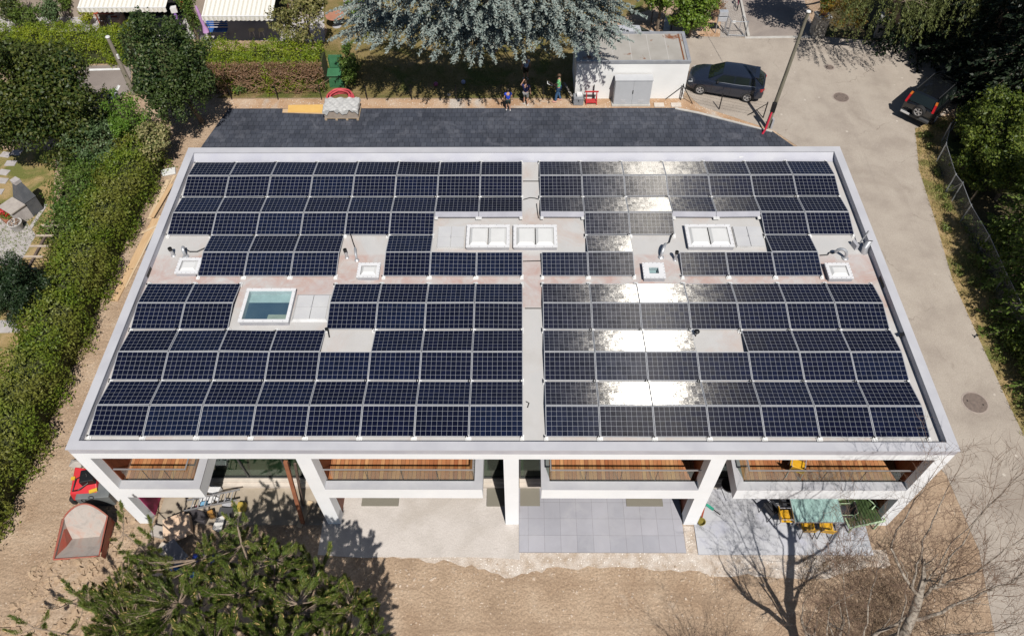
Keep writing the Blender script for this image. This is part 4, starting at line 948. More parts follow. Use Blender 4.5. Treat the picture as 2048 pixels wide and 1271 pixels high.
# ------------------------------------------------------------------ conifers made of flat fronds
def frond(root, tip, w, step=0.12, nstep=0.055, size=0.1, wid=0.4, droop=0.1, jit=0.5, rg=RNG):
    """quads of needles on a flat, feathered branch from root to tip; w = half width at its broadest"""
    root = np.asarray(root, float); tip = np.asarray(tip, float)
    ax = tip-root; Lb = np.linalg.norm(ax); h = ax/Lb
    side = np.cross(h, [0, 0, 1.0]); side /= np.linalg.norm(side)+1e-9
    n = max(3, int(Lb/step)); s = (np.arange(n)+rg.random(n))/n
    prof = w*np.minimum(1, 0.35+2.2*s)*np.clip(1.08-s, 0.05, 1)**0.7*rg.uniform(0.55, 1.2, n)
    sg = np.where(np.arange(n) % 2 == 0, 1.0, -1.0)
    d = h[None]*rg.uniform(0.55, 1.1, (n, 1))+side[None]*(sg*rg.uniform(0.6, 1.1, n))[:, None]+np.array([0, 0, 1.0])*rg.uniform(-0.25, 0.2, (n, 1))
    d /= np.linalg.norm(d, axis=1, keepdims=True)
    p0 = root+ax*s[:, None]; p0[:, 2] += 0.06*Lb*np.sin(PI*s)
    # needles along the twigs and along the middle
    m = np.maximum(2, (prof/nstep).astype(int)); idx = np.repeat(np.arange(n), m)
    u = rg.random(len(idx))
    q = p0[idx]+d[idx]*(prof[idx]*u)[:, None]; q[:, 2] -= droop*(u*prof[idx])**1.3
    dd = d[idx]+jit*rg.normal(size=(len(idx), 3))
    k = int(Lb/nstep); u2 = rg.random(k)
    q2 = root+ax*u2[:, None]; q2[:, 2] += 0.06*Lb*np.sin(PI*u2)
    dd2 = h[None]+jit*1.3*rg.normal(size=(k, 3))
    q = np.concatenate([q, q2]); dd = np.concatenate([dd, dd2]); dd /= np.linalg.norm(dd, axis=1, keepdims=True)
    q += rg.normal(size=q.shape)*0.012
    nd = rg.normal(size=q.shape)*0.7+np.array([0, -0.2, 1.0]); bb_ = np.cross(nd, dd); bb_ /= np.linalg.norm(bb_, axis=1, keepdims=True)+1e-9
    z = size*rg.uniform(0.6, 1.35, len(q))[:, None]
    return np.stack([q-dd*z*0.5, q+bb_*z*wid*0.5, q+dd*z*0.5, q-bb_*z*wid*0.5], 1)
def plate_tree(name, label, cat, base, height, plates, mat, seed=1, tw=0.16, size=0.1):
    rg = np.random.default_rng(seed); base = np.array(base, float); t = thing(name, label, cat, base)
    wood = MB(); wood.tube([base, base+np.array([0.05, 0, height*0.5]), base+np.array([0, 0.05, height])], [tw*2.0, tw*1.5, tw*0.3], 9)
    arrs = []
    for P_, R_p in plates:
        P_ = np.array(P_, float); out_ = P_-base; out_[2] = 0; o_l = np.linalg.norm(out_); h = out_/(o_l+1e-6)
        root = P_-h*R_p*1.1; root[2] += 0.1
        rb = base+np.array([0, 0, min(height*0.97, P_[2]+0.25)])
        wood.tube([rb, (rb+root)/2+np.array([0, 0, 0.15]), root], [tw*0.5, tw*0.33, 0.03], 5, cap=False)
        for a in np.linspace(-1.4, 1.4, 11)+rg.normal(size=11)*0.12:
            ca, sa = math.cos(a), math.sin(a); d = np.array([h[0]*ca-h[1]*sa, h[0]*sa+h[1]*ca, 0])
            l = R_p*rg.uniform(1.5, 2.2)*(1-0.22*abs(a)); tip = root+d*l+np.array([0, 0, -0.1*l+rg.normal()*0.12])
            wood.tube([root, (root+tip)/2+np.array([0, 0, 0.07*l]), tip], [0.025, 0.015, 0.004], 4, cap=False)
            arrs.append(frond(root, tip, R_p*0.36, 0.075, 0.026, size, 0.42, 0.2, 0.5, rg))
    npmesh('foliage', np.concatenate(arrs), 4, mat, t); wood.build('trunk', BARK, t, smooth=True)
    return t
CB = G(985, 128)+np.array([0, 1.4, 0])
tips = [(735, 62, 3.7), (700, 32, 4.8), (785, 64, 3.8), (830, 64, 4.2), (880, 54, 4.6), (865, 84, 3.4), (915, 94, 3.1), (960, 104, 2.9), (1005, 77, 3.7), (1052, 90, 3.1), (1085, 70, 4.0), (1125, 54, 4.6), (1160, 77, 3.7), (1205, 64, 4.0), (1230, 32, 4.8), (1215, 87, 3.3), (1180, 20, 5.4), (1125, 17, 5.7), (1060, 42, 5.0), (1010, 42, 5.2), (950, 52, 4.9), (900, 17, 5.7), (840, 22, 5.5), (780, 14, 5.7), (725, -8, 6.3), (1235, -16, 6.2), (1170, -18, 6.6), (1090, -8, 6.6), (1020, 4, 6.3), (960, -3, 6.6), (890, -18, 7.0), (820, -23, 7.0), (760, -33, 7.0), (1000, -48, 7.6), (1080, -58, 7.8), (920, -68, 8.0), (1160, -68, 7.6), (850, -78, 7.8), (1040, -98, 8.6), (960, -118, 8.8), (1230, -78, 7.2), (760, -88, 7.4), (910, 70, 3.9), (1035, 20, 5.8), (1110, 87, 3.4), (980, 67, 4.0), (700, 72, 3.4)]
rgc = np.random.default_rng(4)
plate_tree('blue_cedar', 'large blue grey cedar spreading over the back lawn', 'tree', CB, 12, [(G(x, y, h+1.75), rgc.uniform(1.1, 1.55)) for x, y, h in tips], L_CEDAR, seed=5, size=0.125)
def spruce(label, base, H, Rm, mat, seed, name='spruce', group=None, lev=0.5, per=8, size=0.15, zmin=0.5):
    rg = np.random.default_rng(seed); base = np.array(base, float); t = thing(name, label, 'tree', base, 0, group)
    wood = MB(); wood.tube([base, base+np.array([0, 0, H])], [0.16*H/8, 0.02], 7)
    arrs = []; z = zmin
    while z < H-0.15:
        r = Rm*(1-z/H)**0.85+0.1
        for k in range(per):
            a = 2*PI*(k+rg.random()*0.7)/per+z*2.1; l = r*rg.uniform(0.75, 1.15)
            p0 = base+np.array([0, 0, z+0.1]); p1 = base+np.array([math.cos(a)*l, math.sin(a)*l, z+0.05-0.2*l+rg.normal()*0.06])
            wood.tube([p0, p1], [0.03, 0.005], 4, cap=False)
            arrs.append(frond(p0+(p1-p0)*0.12, p1, 0.16+0.24*l, 0.16, 0.07, size, 0.42, 0.15, 0.5, rg))
        z += lev*rg.uniform(0.8, 1.2)
    npmesh('foliage', np.concatenate(arrs), 4, mat, t); wood.build('trunk', BARK, t, smooth=True)
    return t
g = 'conifers behind the chain link fence'
for k, (x, y, H, r, lb) in enumerate(((21.9, 2.2, 7.6, 2.1, 'spruce right of the big manhole, at the right edge'), (21.8, 5.2, 6.8, 2.0, 'sunlit spruce at the right edge level with the front panels'), (21.9, 8.0, 7.6, 2.2, 'sunlit spruce behind the end of the chain link fence'), (22.2, 10.7, 7.0, 2.0, 'bright tipped spruce behind the dark stretch of fence'), (23.2, 13.2, 7.6, 1.9, 'light green spruce rising at the right edge beside the broadleaf bushes'))):
    spruce(lb, (x, y, 0), H, r, L_SPRUCE, 40+k, group=g, lev=0.36, per=10, size=0.19)
for k, (x, y, h, R3, lb) in enumerate(((23.9, 19.4, 2.2, (1.9, 1.7, 2.0), 'sunlit broadleaf bush behind the fence right of the parked four wheel drive'), (23.6, 16.4, 2.0, (1.8, 1.5, 1.8), 'yellow green broadleaf bush behind the bent fence post'), (26.3, 19.0, 3.2, (2.0, 2.0, 2.6), 'broad leafy tree at the right edge above the fence bushes'))):
    cl = crown_clumps((x, y, h), R3, 75, (0.13, 0.26), -0.6, 60+k)
    bush_tree('woodland_bush', lb, 'bush', (x, y, h), R3, L_FOREST, clumps=cl, dens=80, size=0.17, seed=60+k, group='broadleaf bushes behind the fence', aspect=0.45)
bush_tree('woodland_bush', 'leafy bush at the lower right frame edge beside the road', 'bush', (22.4, -0.9, 2.6), (1.9, 1.9, 2.4), L_FOREST, 60, 70, 0.16, seed=64, rr=(0.13, 0.26))
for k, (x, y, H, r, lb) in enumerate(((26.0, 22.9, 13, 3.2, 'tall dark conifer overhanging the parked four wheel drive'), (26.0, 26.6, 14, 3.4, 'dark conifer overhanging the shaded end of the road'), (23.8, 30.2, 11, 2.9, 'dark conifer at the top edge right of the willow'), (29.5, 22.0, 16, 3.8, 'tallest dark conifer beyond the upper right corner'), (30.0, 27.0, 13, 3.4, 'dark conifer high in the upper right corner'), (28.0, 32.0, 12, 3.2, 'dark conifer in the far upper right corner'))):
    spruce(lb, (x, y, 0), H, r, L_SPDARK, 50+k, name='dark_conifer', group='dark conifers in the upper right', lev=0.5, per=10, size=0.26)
# willow with hanging strands and an amber leaved tree over the stone pillars
def willow(label, C, R3, base, mat, seed):
    rg = np.random.default_rng(seed); t = thing('willow', label, 'tree', base)
    arrs = []; wood = MB(); C = np.array(C)
    wood.tube([base, np.array(base)*0.4+C*0.6, C+np.array([0, 0, R3[2]*0.6])], [0.2, 0.16, 0.05], 8)
    for k in range(150):
        d = rg.normal(size=3); d[2] = abs(d[2])*0.8; d /= np.linalg.norm(d)
        p_ = C+d*np.array(R3)*rg.uniform(0.65, 1.0); l = rg.uniform(0.8, 2.2); m = int(l*34)
        u = rg.random(m); q = p_+np.stack([d[0]*0.3*u*l+0.05*rg.normal(size=m), d[1]*0.3*u*l+0.05*rg.normal(size=m), -u*l], 1)
        arrs.append(leaves(q, 0.15, 0.25, droop=2.0))
        if k % 6 == 0: wood.tube([C, (C+p_)/2+np.array([0, 0, 0.3]), p_], [0.06, 0.04, 0.012], 5, cap=False)
    arr = np.concatenate(arrs); arr = arr[arr[:, :, 2].min(1) > 0.05]
    npmesh('foliage', arr, 4, mat, t); wood.build('trunk', BARK, t, smooth=True)
willow('pale green weeping willow above the right stone pillar', G(1790, 5, 4.4), (2.6, 1.8, 1.9), G(1800, 62), L_WILLOW, 70)
willow('weeping willow at the top edge left of the dark conifers', G(1900, -30, 5.0), (2.2, 1.8, 1.9), G(1890, 10), L_WILLOW, 71)
bush_tree('amber_tree', 'amber leaved small tree between the two stone pillars', 'tree', G(1690, 25, 2.3), (1.3, 1.1, 1.2), L_AUTUMN, 20, 30, 0.15, base=G(1700, 62), seed=72, corem=False, trunk_r=0.08)
bush_tree('overhanging_tree', 'dark overhanging tree crown at the top edge beside the driveway', 'tree', G(1650, -60, 4.2), (2.0, 1.6, 1.6), L_DARK, 34, 50, 0.17, base=G(1690, -10), seed=73)
# ------------------------------------------------------------------ pine at the lower left
def inpoly(x, y, poly):
    c = False; j = len(poly)-1
    for i in range(len(poly)):
        xi, yi = poly[i]; xj, yj = poly[j]
        if (yi > y) != (yj > y) and x < (xj-xi)*(y-yi)/(yj-yi)+xi: c = not c
        j = i
    return c
def brush(p, ax, l, nlen, n, rg, spread=0.85):
    """needles round a shoot from p along ax"""
    ax = ax/np.linalg.norm(ax); e1 = np.cross(ax, [0.3, 0.5, 0.8]); e1 /= np.linalg.norm(e1); e2 = np.cross(ax, e1)
    u = rg.random(n)**0.8; a = rg.random(n)*2*PI
    rad = np.cos(a)[:, None]*e1+np.sin(a)[:, None]*e2
    sp = spread*(1.15-0.75*u)
    d = ax[None]*np.cos(sp)[:, None]+rad*np.sin(sp)[:, None]+0.12*rg.normal(size=(n, 3)); d /= np.linalg.norm(d, axis=1, keepdims=True)
    q = p+ax[None]*(u*l)[:, None]; L_ = (nlen*rg.uniform(0.75, 1.15, n))[:, None]
    b = np.cross(d, rg.normal(size=(n, 3))); b /= np.linalg.norm(b, axis=1, keepdims=True)+1e-9
    w = 0.0058
    return np.stack([q, q+d*L_*0.5+b*w, q+d*L_, q+d*L_*0.5-b*w], 1)
rgp = np.random.default_rng(21)
pb = G(600, 1340)
PINE = thing('pine_tree', 'long needled green pine in the lower left foreground', 'tree', pb)
poly = [(330, 1040), (400, 1085), (440, 1050), (475, 1015), (520, 1065), (560, 1095), (600, 1085), (650, 1140), (690, 1150), (745, 1190), (770, 1271), (800, 1330), (780, 1430), (420, 1480), (150, 1400), (130, 1330), (185, 1240), (145, 1185), (235, 1150), (240, 1100), (290, 1120)]
shoots = []
while len(shoots) < 1500:
    x, y = rgp.uniform(120, 810), rgp.uniform(1000, 1480)
    if not inpoly(x, y, poly): continue
    d = math.hypot((x-500)/370, (y-1290)/290)
    if inpoly(x, y, [(312, 1000), (400, 1000), (398, 1090), (372, 1142), (312, 1140)]) or inpoly(x, y, [(395, 980), (462, 980), (462, 1062), (395, 1080)]): continue
    h = 7.5-3.3*d**1.4+rgp.normal()*0.35 - (1.9*rgp.random() if rgp.random() < 0.45 else 0)
    shoots.append((x, y, max(1.5, h)))
shoots += [(x, y, h) for x, y, h in ((243, 1010, 3.4), (240, 1030, 3.35), (236, 1052, 3.3), (228, 1078, 3.2), (240, 1090, 3.1), (300, 1040, 3.6), (285, 1060, 3.5), (300, 1075, 3.5), (278, 1085, 3.4), (290, 1105, 3.4), (265, 1070, 3.3), (320, 1100, 3.6),
            (132, 1165, 2.9), (140, 1180, 2.9), (128, 1200, 2.8), (165, 1195, 3.0), (30, 1235, 2.2), (45, 1245, 2.3), (20, 1262, 2.2), (95, 1228, 2.5), (90, 1250, 2.4), (60, 1268, 2.2), (145, 1255, 2.8), (110, 1271, 2.5), (470, 1012, 5.6), (455, 1035, 5.4), (660, 1095, 4.6), (650, 1120, 4.8), (735, 1192, 4.2), (745, 1235, 4.0), (690, 1160, 4.6))]
mains = [(300, 1090, 3.3), (240, 1060, 3.1), (160, 1200, 2.9), (60, 1250, 2.2), (400, 1110, 4.6), (470, 1045, 5.3), (545, 1115, 5.4), (640, 1140, 4.7), (700, 1210, 4.3), (740, 1260, 3.9), (480, 1180, 5.8), (590, 1200, 6.0), (350, 1200, 4.8), (250, 1250, 4.0), (420, 1290, 6.0), (560, 1290, 6.4), (650, 1330, 5.4), (300, 1350, 4.6), (450, 1400, 5.4), (700, 1400, 4.6), (600, 1420, 5.2), (180, 1320, 3.6)]
wood = MB(); top = G(515, 1250, 7.4)
wood.tube([pb, pb*0.5+top*0.5+np.array([0.15, 0, 0]), top], [0.2, 0.14, 0.04], 9)
nodes_ = []
for x, y, h in mains:
    h += 0.9 if x > 330 else 0.2
    tip = G(x, y, h)-np.array([0, 0, 0.25]); f = np.clip((tip[2]-1.2)/6.6, 0.15, 0.92); root = pb*(1-f)+top*f
    pts = [root*(1-s)+tip*s+np.array([0, 0, -0.5*math.sin(PI*s)*0.6])+rgp.normal(size=3)*0.06*(0 < s < 1) for s in np.linspace(0, 1, 7)]
    wood.tube(pts, list(np.linspace(0.055, 0.02, 7)), 6, cap=False); nodes_ += pts[2:]
nodes_ = np.array(nodes_)
arrs = []; candles = MB()
for x, y, h in shoots:
    p_ = G(x, y, h); k = np.argmin(((nodes_-p_)**2).sum(1)+0.6*np.maximum(0, nodes_[:, 2]-p_[2])**2); r = nodes_[k]
    v_ = p_-r; d = v_/(np.linalg.norm(v_)+1e-6)*0.8+np.array([0, 0, 0.75])+rgp.normal(size=3)*0.22
    d /= np.linalg.norm(d); l = rgp.uniform(0.2, 0.42)
    s0 = p_-d*l*0.6
    wood.tube([r, (r+s0)/2+np.array([0, 0, -0.06]), s0, p_+d*l*0.35], [0.018, 0.014, 0.011, 0.008], 4, cap=False)
    arrs.append(brush(s0, d, l, rgp.uniform(0.1, 0.155), 190, rgp))
    if np.linalg.norm(s0-r) > 0.35:
        q = (r+s0*2)/3; arrs.append(brush(q, d*0.5+v_*0.6, 0.34, 0.12, 110, rgp))
    if rgp.random() < 0.5:
        e = s0+d*l
        for j in range(3):
            c_ = e+rgp.normal(size=3)*0.03; candles.tube([c_-d*0.04, c_+d*0.06], [0.014, 0.004], 4, cap=False)
npmesh('foliage', np.concatenate(arrs), 4, L_PINE, PINE)
wood.build('trunk', M('pine_bark', (0.2, 0.15, 0.11), 0.9, (0.3, 0.23, 0.17), 8, 0.4, 30), PINE, smooth=True)
kind(candles.build('buds', M('pine_buds', (0.5, 0.36, 0.14), 0.7), PINE), 'stuff')
# ------------------------------------------------------------------ bare birch at the lower right
rb_ = random.Random(33)
m, nt, N, L, out = nodes('birch_bark'); p = N.new('ShaderNodeBsdfPrincipled'); p.inputs['Roughness'].default_value = 0.8; L.new(p.outputs[0], out.inputs[0])
r = ramp(N, [(0.4, (0.09, 0.07, 0.055)), (0.52, (0.27, 0.23, 0.185)), (0.75, (0.4, 0.355, 0.3))]); L.new(noise(N, L, scaled(N, L, pos(N), (5, 5, 9)), 1.3, 5, 0.7), r.inputs[0]); L.new(r.outputs[0], p.inputs['Base Color']); BIRCH = m
TWIGR = M('birch_twig', (0.16, 0.1, 0.068), 0.8, (0.25, 0.165, 0.115), 6)
BT_ = thing('birch_tree', 'bare white barked birch in the lower right foreground', 'tree', (9.2, -5.85, 0))
limb = MB(); tw_ = MB()
def twigs(p, d, l, r, depth):
    p = Vector(p); d = Vector(d).normalized(); pts = [p]; n = 4
    for k in range(n):
        d = (d+Vector((rb_.gauss(0, .16), rb_.gauss(0, .16), rb_.gauss(0.03, .12)))).normalized(); pts.append(pts[-1]+d*(l/n))
    (limb if r > 0.014 else tw_).tube(pts, [r*(1-0.8*k/n) for k in range(n+1)], 5 if r > 0.02 else 3, cap=False)
    if depth <= 0: return
    for k in range(rb_.randint(3, 5)):
        t = rb_.uniform(0.25, 1.0); i = min(n-1, int(t*n)); q = pts[i].lerp(pts[i+1], t*n-i)
        e = (d*0.8+Vector((rb_.gauss(0, .6), rb_.gauss(0, .6), rb_.gauss(0.25, .45)))).normalized()
        twigs(q, e, l*rb_.uniform(0.45, 0.75), max(0.0045, r*(1-0.7*t)*0.55), depth-1)
def limbpath(pts, r0, r1, tn=5, depth=2, tl=1.1):
    P3 = [V(a) if len(a) == 3 and not isinstance(a[0], int) else V(G(*a)) for a in pts]
    r0 *= 0.62 if tn else 1.0; r1 = r1*0.62 if tn else r1
    n = len(P3); rr = [r0+(r1-r0)*k/(n-1) for k in range(n)]
    fine = []; fr = []
    for k in range(n-1):
        for s in range(3):
            u = s/3; q = P3[k].lerp(P3[k+1], u)+Vector((rb_.gauss(0, .02), rb_.gauss(0, .02), rb_.gauss(0, .02))); fine.append(q); fr.append(rr[k]+(rr[k+1]-rr[k])*u)
    fine.append(P3[-1]); fr.append(rr[-1])
    limb.tube(fine, fr, 8 if r0 > 0.05 else 6, cap=False)
    for j in range(tn):
        i = rb_.randint(len(fine)//4, len(fine)-2); d = (fine[i+1]-fine[i]).normalized()
        e = d*0.9+Vector((rb_.gauss(0, .5), rb_.gauss(0, .45), rb_.gauss(0.3, .4)))
        twigs(fine[i], e, tl*rb_.uniform(0.6, 1.2), max(0.006, fr[i]*0.4), depth)
    twigs(fine[-1], fine[-1]-fine[-2], tl, r1, depth)
fork = (1838, 1192, 5.5)
limbpath([(9.2, -5.85, 0.0), (9.3, -5.8, 1.0), (9.45, -5.74, 2.2), (9.8, -5.75, 3.6), (1805, 1271, 4.8), (1824, 1232, 5.15), fork], 0.18, 0.12, 0)
limbpath([fork, (1815, 1165, 5.9), (1795, 1125, 6.2), (1782, 1095, 6.5), (1793, 1060, 6.9), (1820, 1020, 7.3), (1840, 985, 7.6), (1868, 945, 7.9)], 0.075, 0.014, 9, 2)
limbpath([fork, (1822, 1175, 5.9), (1835, 1130, 6.2), (1850, 1080, 6.8), (1865, 1040, 7.2), (1885, 1000, 7.5), (1905, 960, 7.9)], 0.06, 0.014, 9, 2)
limbpath([fork, (1850, 1190, 5.5), (1862, 1175, 5.8), (1878, 1168, 6.0), (1890, 1140, 6.4), (1898, 1115, 6.8), (1935, 1070, 7.3), (1975, 1010, 8.0)], 0.085, 0.014, 9, 2)
limbpath([(1878, 1168, 6.0), (1905, 1160, 6.2), (1950, 1145, 6.6), (2010, 1100, 7.2), (2060, 1070, 7.6)], 0.06, 0.012, 9, 2)
limbpath([(1822, 1240, 5.0), (1865, 1230, 5.2), (1915, 1208, 5.3), (1965, 1185, 5.7), (2020, 1165, 6.2), (2080, 1120, 6.8)], 0.09, 0.02, 11, 2, 1.3)
limbpath([(9.55, -5.74, 2.8), (1728, 1275, 4.4), (1735, 1225, 5.0), (1745, 1180, 5.6), (1752, 1140, 6.1), (1775, 1110, 6.6)], 0.06, 0.012, 8, 2)
limbpath([(9.8, -5.75, 3.6), (1790, 1285, 4.8), (1812, 1200, 5.4), (1815, 1150, 5.9), (1800, 1120, 6.2)], 0.05, 0.012, 6, 2)
limbpath([(9.45, -5.74, 2.2), (8.9, -4.9, 3.4), (1700, 1270, 4.0), (1690, 1200, 4.8), (1688, 1140, 5.5), (1675, 1090, 6.2)], 0.05, 0.01, 9, 2)
limbpath([(9.45, -5.74, 2.2), (8.5, -5.4, 3.4), (1650, 1280, 4.2), (1660, 1215, 5.0), (1720, 1180, 5.6)], 0.045, 0.01, 8, 2)
limbpath([(9.95, -5.75, 4.2), (11.3, -5.7, 5.0), (12.3, -5.8, 5.8), (13.4, -5.5, 6.6)], 0.06, 0.012, 9, 2, 1.4)
limbpath([fork, (1860, 1150, 5.9), (1905, 1085, 6.8), (1990, 1000, 7.8), (2040, 950, 8.4)], 0.04, 0.01, 10, 2, 1.2)
limbpath([(9.45, -5.74, 2.3), (8.9, -5.45, 2.8), (8.35, -5.3, 3.2), (8.0, -5.0, 3.7), (7.9, -4.9, 4.3)], 0.16, 0.03, 8, 2, 0.9)
limbpath([(9.5, -5.74, 2.6), (9.2, -5.2, 3.3), (9.15, -5.0, 3.9), (8.9, -4.9, 4.5)], 0.11, 0.03, 8, 2, 0.9)
limbpath([(9.6, -5.75, 2.9), (10.1, -5.3, 3.4), (10.7, -5.1, 3.9), (11.2, -4.7, 4.5)], 0.13, 0.03, 8, 2, 0.9)
for k in range(75):
    x, y, h = rb_.uniform(1650, 2060), rb_.uniform(1070, 1300), rb_.uniform(3.0, 6.2)
    q = V(G(x, y, h)); d = q-Vector((10.3, -5.0, 4.4)); twigs(q, d.normalized()*0.7+Vector((rb_.gauss(0, .4), rb_.gauss(0, .4), 0.6)), rb_.uniform(0.8, 1.6), 0.008, 2)
limb.build('trunk', BIRCH, BT_, smooth=True, angle=60); tw_.build('twigs', TWIGR, BT_)
BB_ = thing('bare_bush', 'bare twiggy bush at the bottom frame edge in front of the grey slabs', 'bush', (5.9, -6.1, 0))
tw_ = MB(); limb = MB()
for k in range(34):
    twigs((5.9+rb_.gauss(0, .35), -6.1+rb_.gauss(0, .2), 0.1), (rb_.gauss(0, .35), rb_.gauss(0.05, .3), 1.0), rb_.uniform(1.6, 2.9), 0.013, 2)
tw_.build('twigs', TWIGR, BB_)
# dry undergrowth below the birch
vs = []
for k in range(17000):
    x, y = rb_.uniform(1600, 2060), rb_.uniform(1080, 1330)
    q = G(x, y); 
    if q[0] > 15.4 or (q[0] < 12.45 and q[1] > -1.7): continue
    dns = math.exp(-((q[0]-11.6)/2.6)**2-((q[1]+3.4)/2.4)**2)
    cl_ = 0.5+0.5*math.sin(q[0]*2.1+1.3*math.sin(q[1]*1.7))*math.sin(q[1]*2.6+q[0]*0.8)
    if rb_.random() > dns*(0.25+1.1*cl_)+0.04: continue
    l = rb_.uniform(0.12, 0.6); a = rb_.uniform(0, 6.28); tl = rb_.uniform(0.2, 1.1); d = np.array([math.cos(a)*math.sin(tl), math.sin(a)*math.sin(tl), math.cos(tl)])
    s_ = np.array([-math.sin(a), math.cos(a), 0])*0.008
    vs.append([q, q+s_+d*l*0.5, q+d*l, q-s_+d*l*0.5])
kind(npmesh('dry_undergrowth', np.array(vs), 4, M('dry_stalk', (0.1, 0.065, 0.04), 0.9, (0.22, 0.15, 0.095), 5)), 'stuff')
# dry grass along the road verge and garden
def tufts(name, poly, n, h0, h1, mat):
    xs = [p_[0] for p_ in poly]; ys = [p_[1] for p_ in poly]; o = []
    while len(o) < n:
        x, y = RNG.uniform(min(xs), max(xs)), RNG.uniform(min(ys), max(ys))
        if not inpoly(x, y, poly): continue
        for j in range(3):
            q = np.array([x+RNG.normal()*0.06, y+RNG.normal()*0.06, 0.0]); l = RNG.uniform(h0, h1); d = np.array([RNG.normal()*0.5, RNG.normal()*0.5, 1.0]); d /= np.linalg.norm(d)
            s_ = np.array([RNG.normal(), RNG.normal(), 0]); s_ = s_/np.linalg.norm(s_)*0.012
            o.append([q-s_, q+s_, q+d*l+s_*0.3, q+d*l-s_*0.3])
    return kind(npmesh(name, np.array(o), 4, mat), 'stuff')
L_STRAW = leafmat('straw_blade', [(0.3, 0.24, 0.1), (0.42, 0.33, 0.16), (0.2, 0.22, 0.06)], 0.2)
tufts('verge_grass', verge, 16000, 0.05, 0.2, L_STRAW)
tufts('lawn_grass', Gp([(430, 196), (1170, 196), (1150, 60), (700, 40), (655, 60), (640, 110)]), 15000, 0.03, 0.09, leafmat('lawn_blade', [(0.16, 0.18, 0.04), (0.3, 0.26, 0.09), (0.12, 0.15, 0.03)], 0.2))
# weeds and low shrubs along the verge and the fence foot
cl = []
rgv = np.random.default_rng(9)
for k in range(90):
    t_ = rgv.random(); i = int(t_*8.99); e = np.array(verge[1+i][:2])*(1-(t_*8.99-i))+np.array(verge[min(2+i, 9)][:2])*(t_*8.99-i)
    o_ = rgv.uniform(0.25, 1.7); cl.append((e[0]+o_, e[1]+rgv.normal()*0.3, 0.08+0.1*o_, 0.16+0.15*o_*rgv.random(), 0.16+0.15*rgv.random(), 0.1+0.14*o_*rgv.random()))
kind(npmesh('verge_weeds', clump_leaves(cl, 150, 0.1), 4, leafmat('weed_leaf', [(0.07, 0.11, 0.02), (0.14, 0.18, 0.035), (0.22, 0.22, 0.07)], 0.25)), 'stuff')
for k, (x, y, h, R3, lb) in enumerate(((22.3, 17.6, 0.9, (1.0, 0.9, 0.9), 'low bush growing through the fence below the four wheel drive'), (21.9, 12.2, 0.8, (0.9, 1.2, 0.8), 'low yellow green bush at the fence foot beside the wooden stake'), (21.0, 6.6, 0.7, (0.8, 1.3, 0.7), 'low bush at the fence foot near the end of the fence'), (23.6, 20.8, 1.2, (1.2, 1.0, 1.2), 'leafy bush between four wheel drive and fence'))):
    bush_tree('verge_bush', lb, 'bush', (x, y, h), R3, L_FOREST, 24, 90, 0.14, seed=90+k, group='low bushes along the fence', rr=(0.16, 0.3))
# ------------------------------------------------------------------ vehicles
def carpaint(name, col, rough=0.25):
    return M(name, col, rough, tuple(c*0.9 for c in col), 2, coat=1.0, spec=0.5)
TYRE = M('tyre_rubber', (0.018, 0.018, 0.019), 0.8); RIMA = M('rim_alloy', (0.62, 0.62, 0.63), 0.3, metal=0.6)
CARGLASS = M('car_glass', (0.01, 0.014, 0.013), 0.04, (0.012, 0.018, 0.016), 1, spec=0.8)
TAILR = M('tail_light', (0.5, 0.015, 0.02), 0.2, spec=0.6); HEADL = M('head_light', (0.75, 0.78, 0.8), 0.15, spec=0.8); CHROME = M('chrome_trim', (0.75, 0.75, 0.76), 0.2, metal=0.8)
ORANGEL = M('indicator', (0.6, 0.16, 0.02), 0.25)
def wheel(t, x, y, r, w, spokes=5, side=1, spare=False):
    """axle along y"""
    rot = Matrix.Rotation(R_(90), 3, 'X')
    b = MB(); b.lathe([(r*0.66, -w/2), (r*0.9, -w/2), (r, -w/2+0.03), (r, w/2-0.03), (r*0.9, w/2), (r*0.66, w/2)], 28, (x, y, r), rot=rot, closed=True)
    o = b.build('wheel', TYRE, t, smooth=True, world=False)
    rm = MB(); rm.lathe([(r*0.66, -w/2+0.01), (r*0.66, w/2-0.005), (r*0.6, w/2-0.005), (r*0.58, -w/2+0.01)], 28, (x, y, r), rot=rot, closed=True)
    yo = y+side*(w/2-0.03)
    for k in range(spokes):
        for da in (-0.13, 0.13):
            a = 2*PI*k/spokes+0.3; c0 = Vector((x+math.cos(a)*r*0.1, yo, r+math.sin(a)*r*0.1)); c1 = Vector((x+math.cos(a+da)*r*0.62, yo, r+math.sin(a+da)*r*0.62))
            rm.bar(c0, c1, 0.035*r/0.32, 0.035, up=(0, 1, 0))
    rm.lathe([(r*0.14, -0.02), (r*0.14, 0.025), (0.0, 0.03)], 14, (x, yo, r), rot=Matrix.Rotation(R_(-90*side), 3, 'X'))
    rm.build('rim', RIMA, o, smooth=True, world=False)
    d = MB(); d.lathe([(0.0, 0), (r*0.6, 0)], 20, (x, y+side*(w/2-0.09), r), rot=rot); d.build('brake_disc', BLACK, o, world=False)
    return o
def loft(sections, cap=True):
    """sections: list of (x, [(y, z) ...]) closed rings"""
    b = MB(); n = len(sections[0][1]); vs = []; fs = []
    for x, ring in sections:
        for y, z in ring: vs.append((x if not isinstance(x, (list, tuple)) else x, y, z))
    for i in range(len(sections)-1):
        for k in range(n):
            k2 = (k+1) % n; fs.append((i*n+k, (i+1)*n+k, (i+1)*n+k2, i*n+k2))
    if cap: fs.append(tuple(range(n))); fs.append(tuple((len(sections)-1)*n+k for k in range(n-1, -1, -1)))
    return b.add(vs, fs)
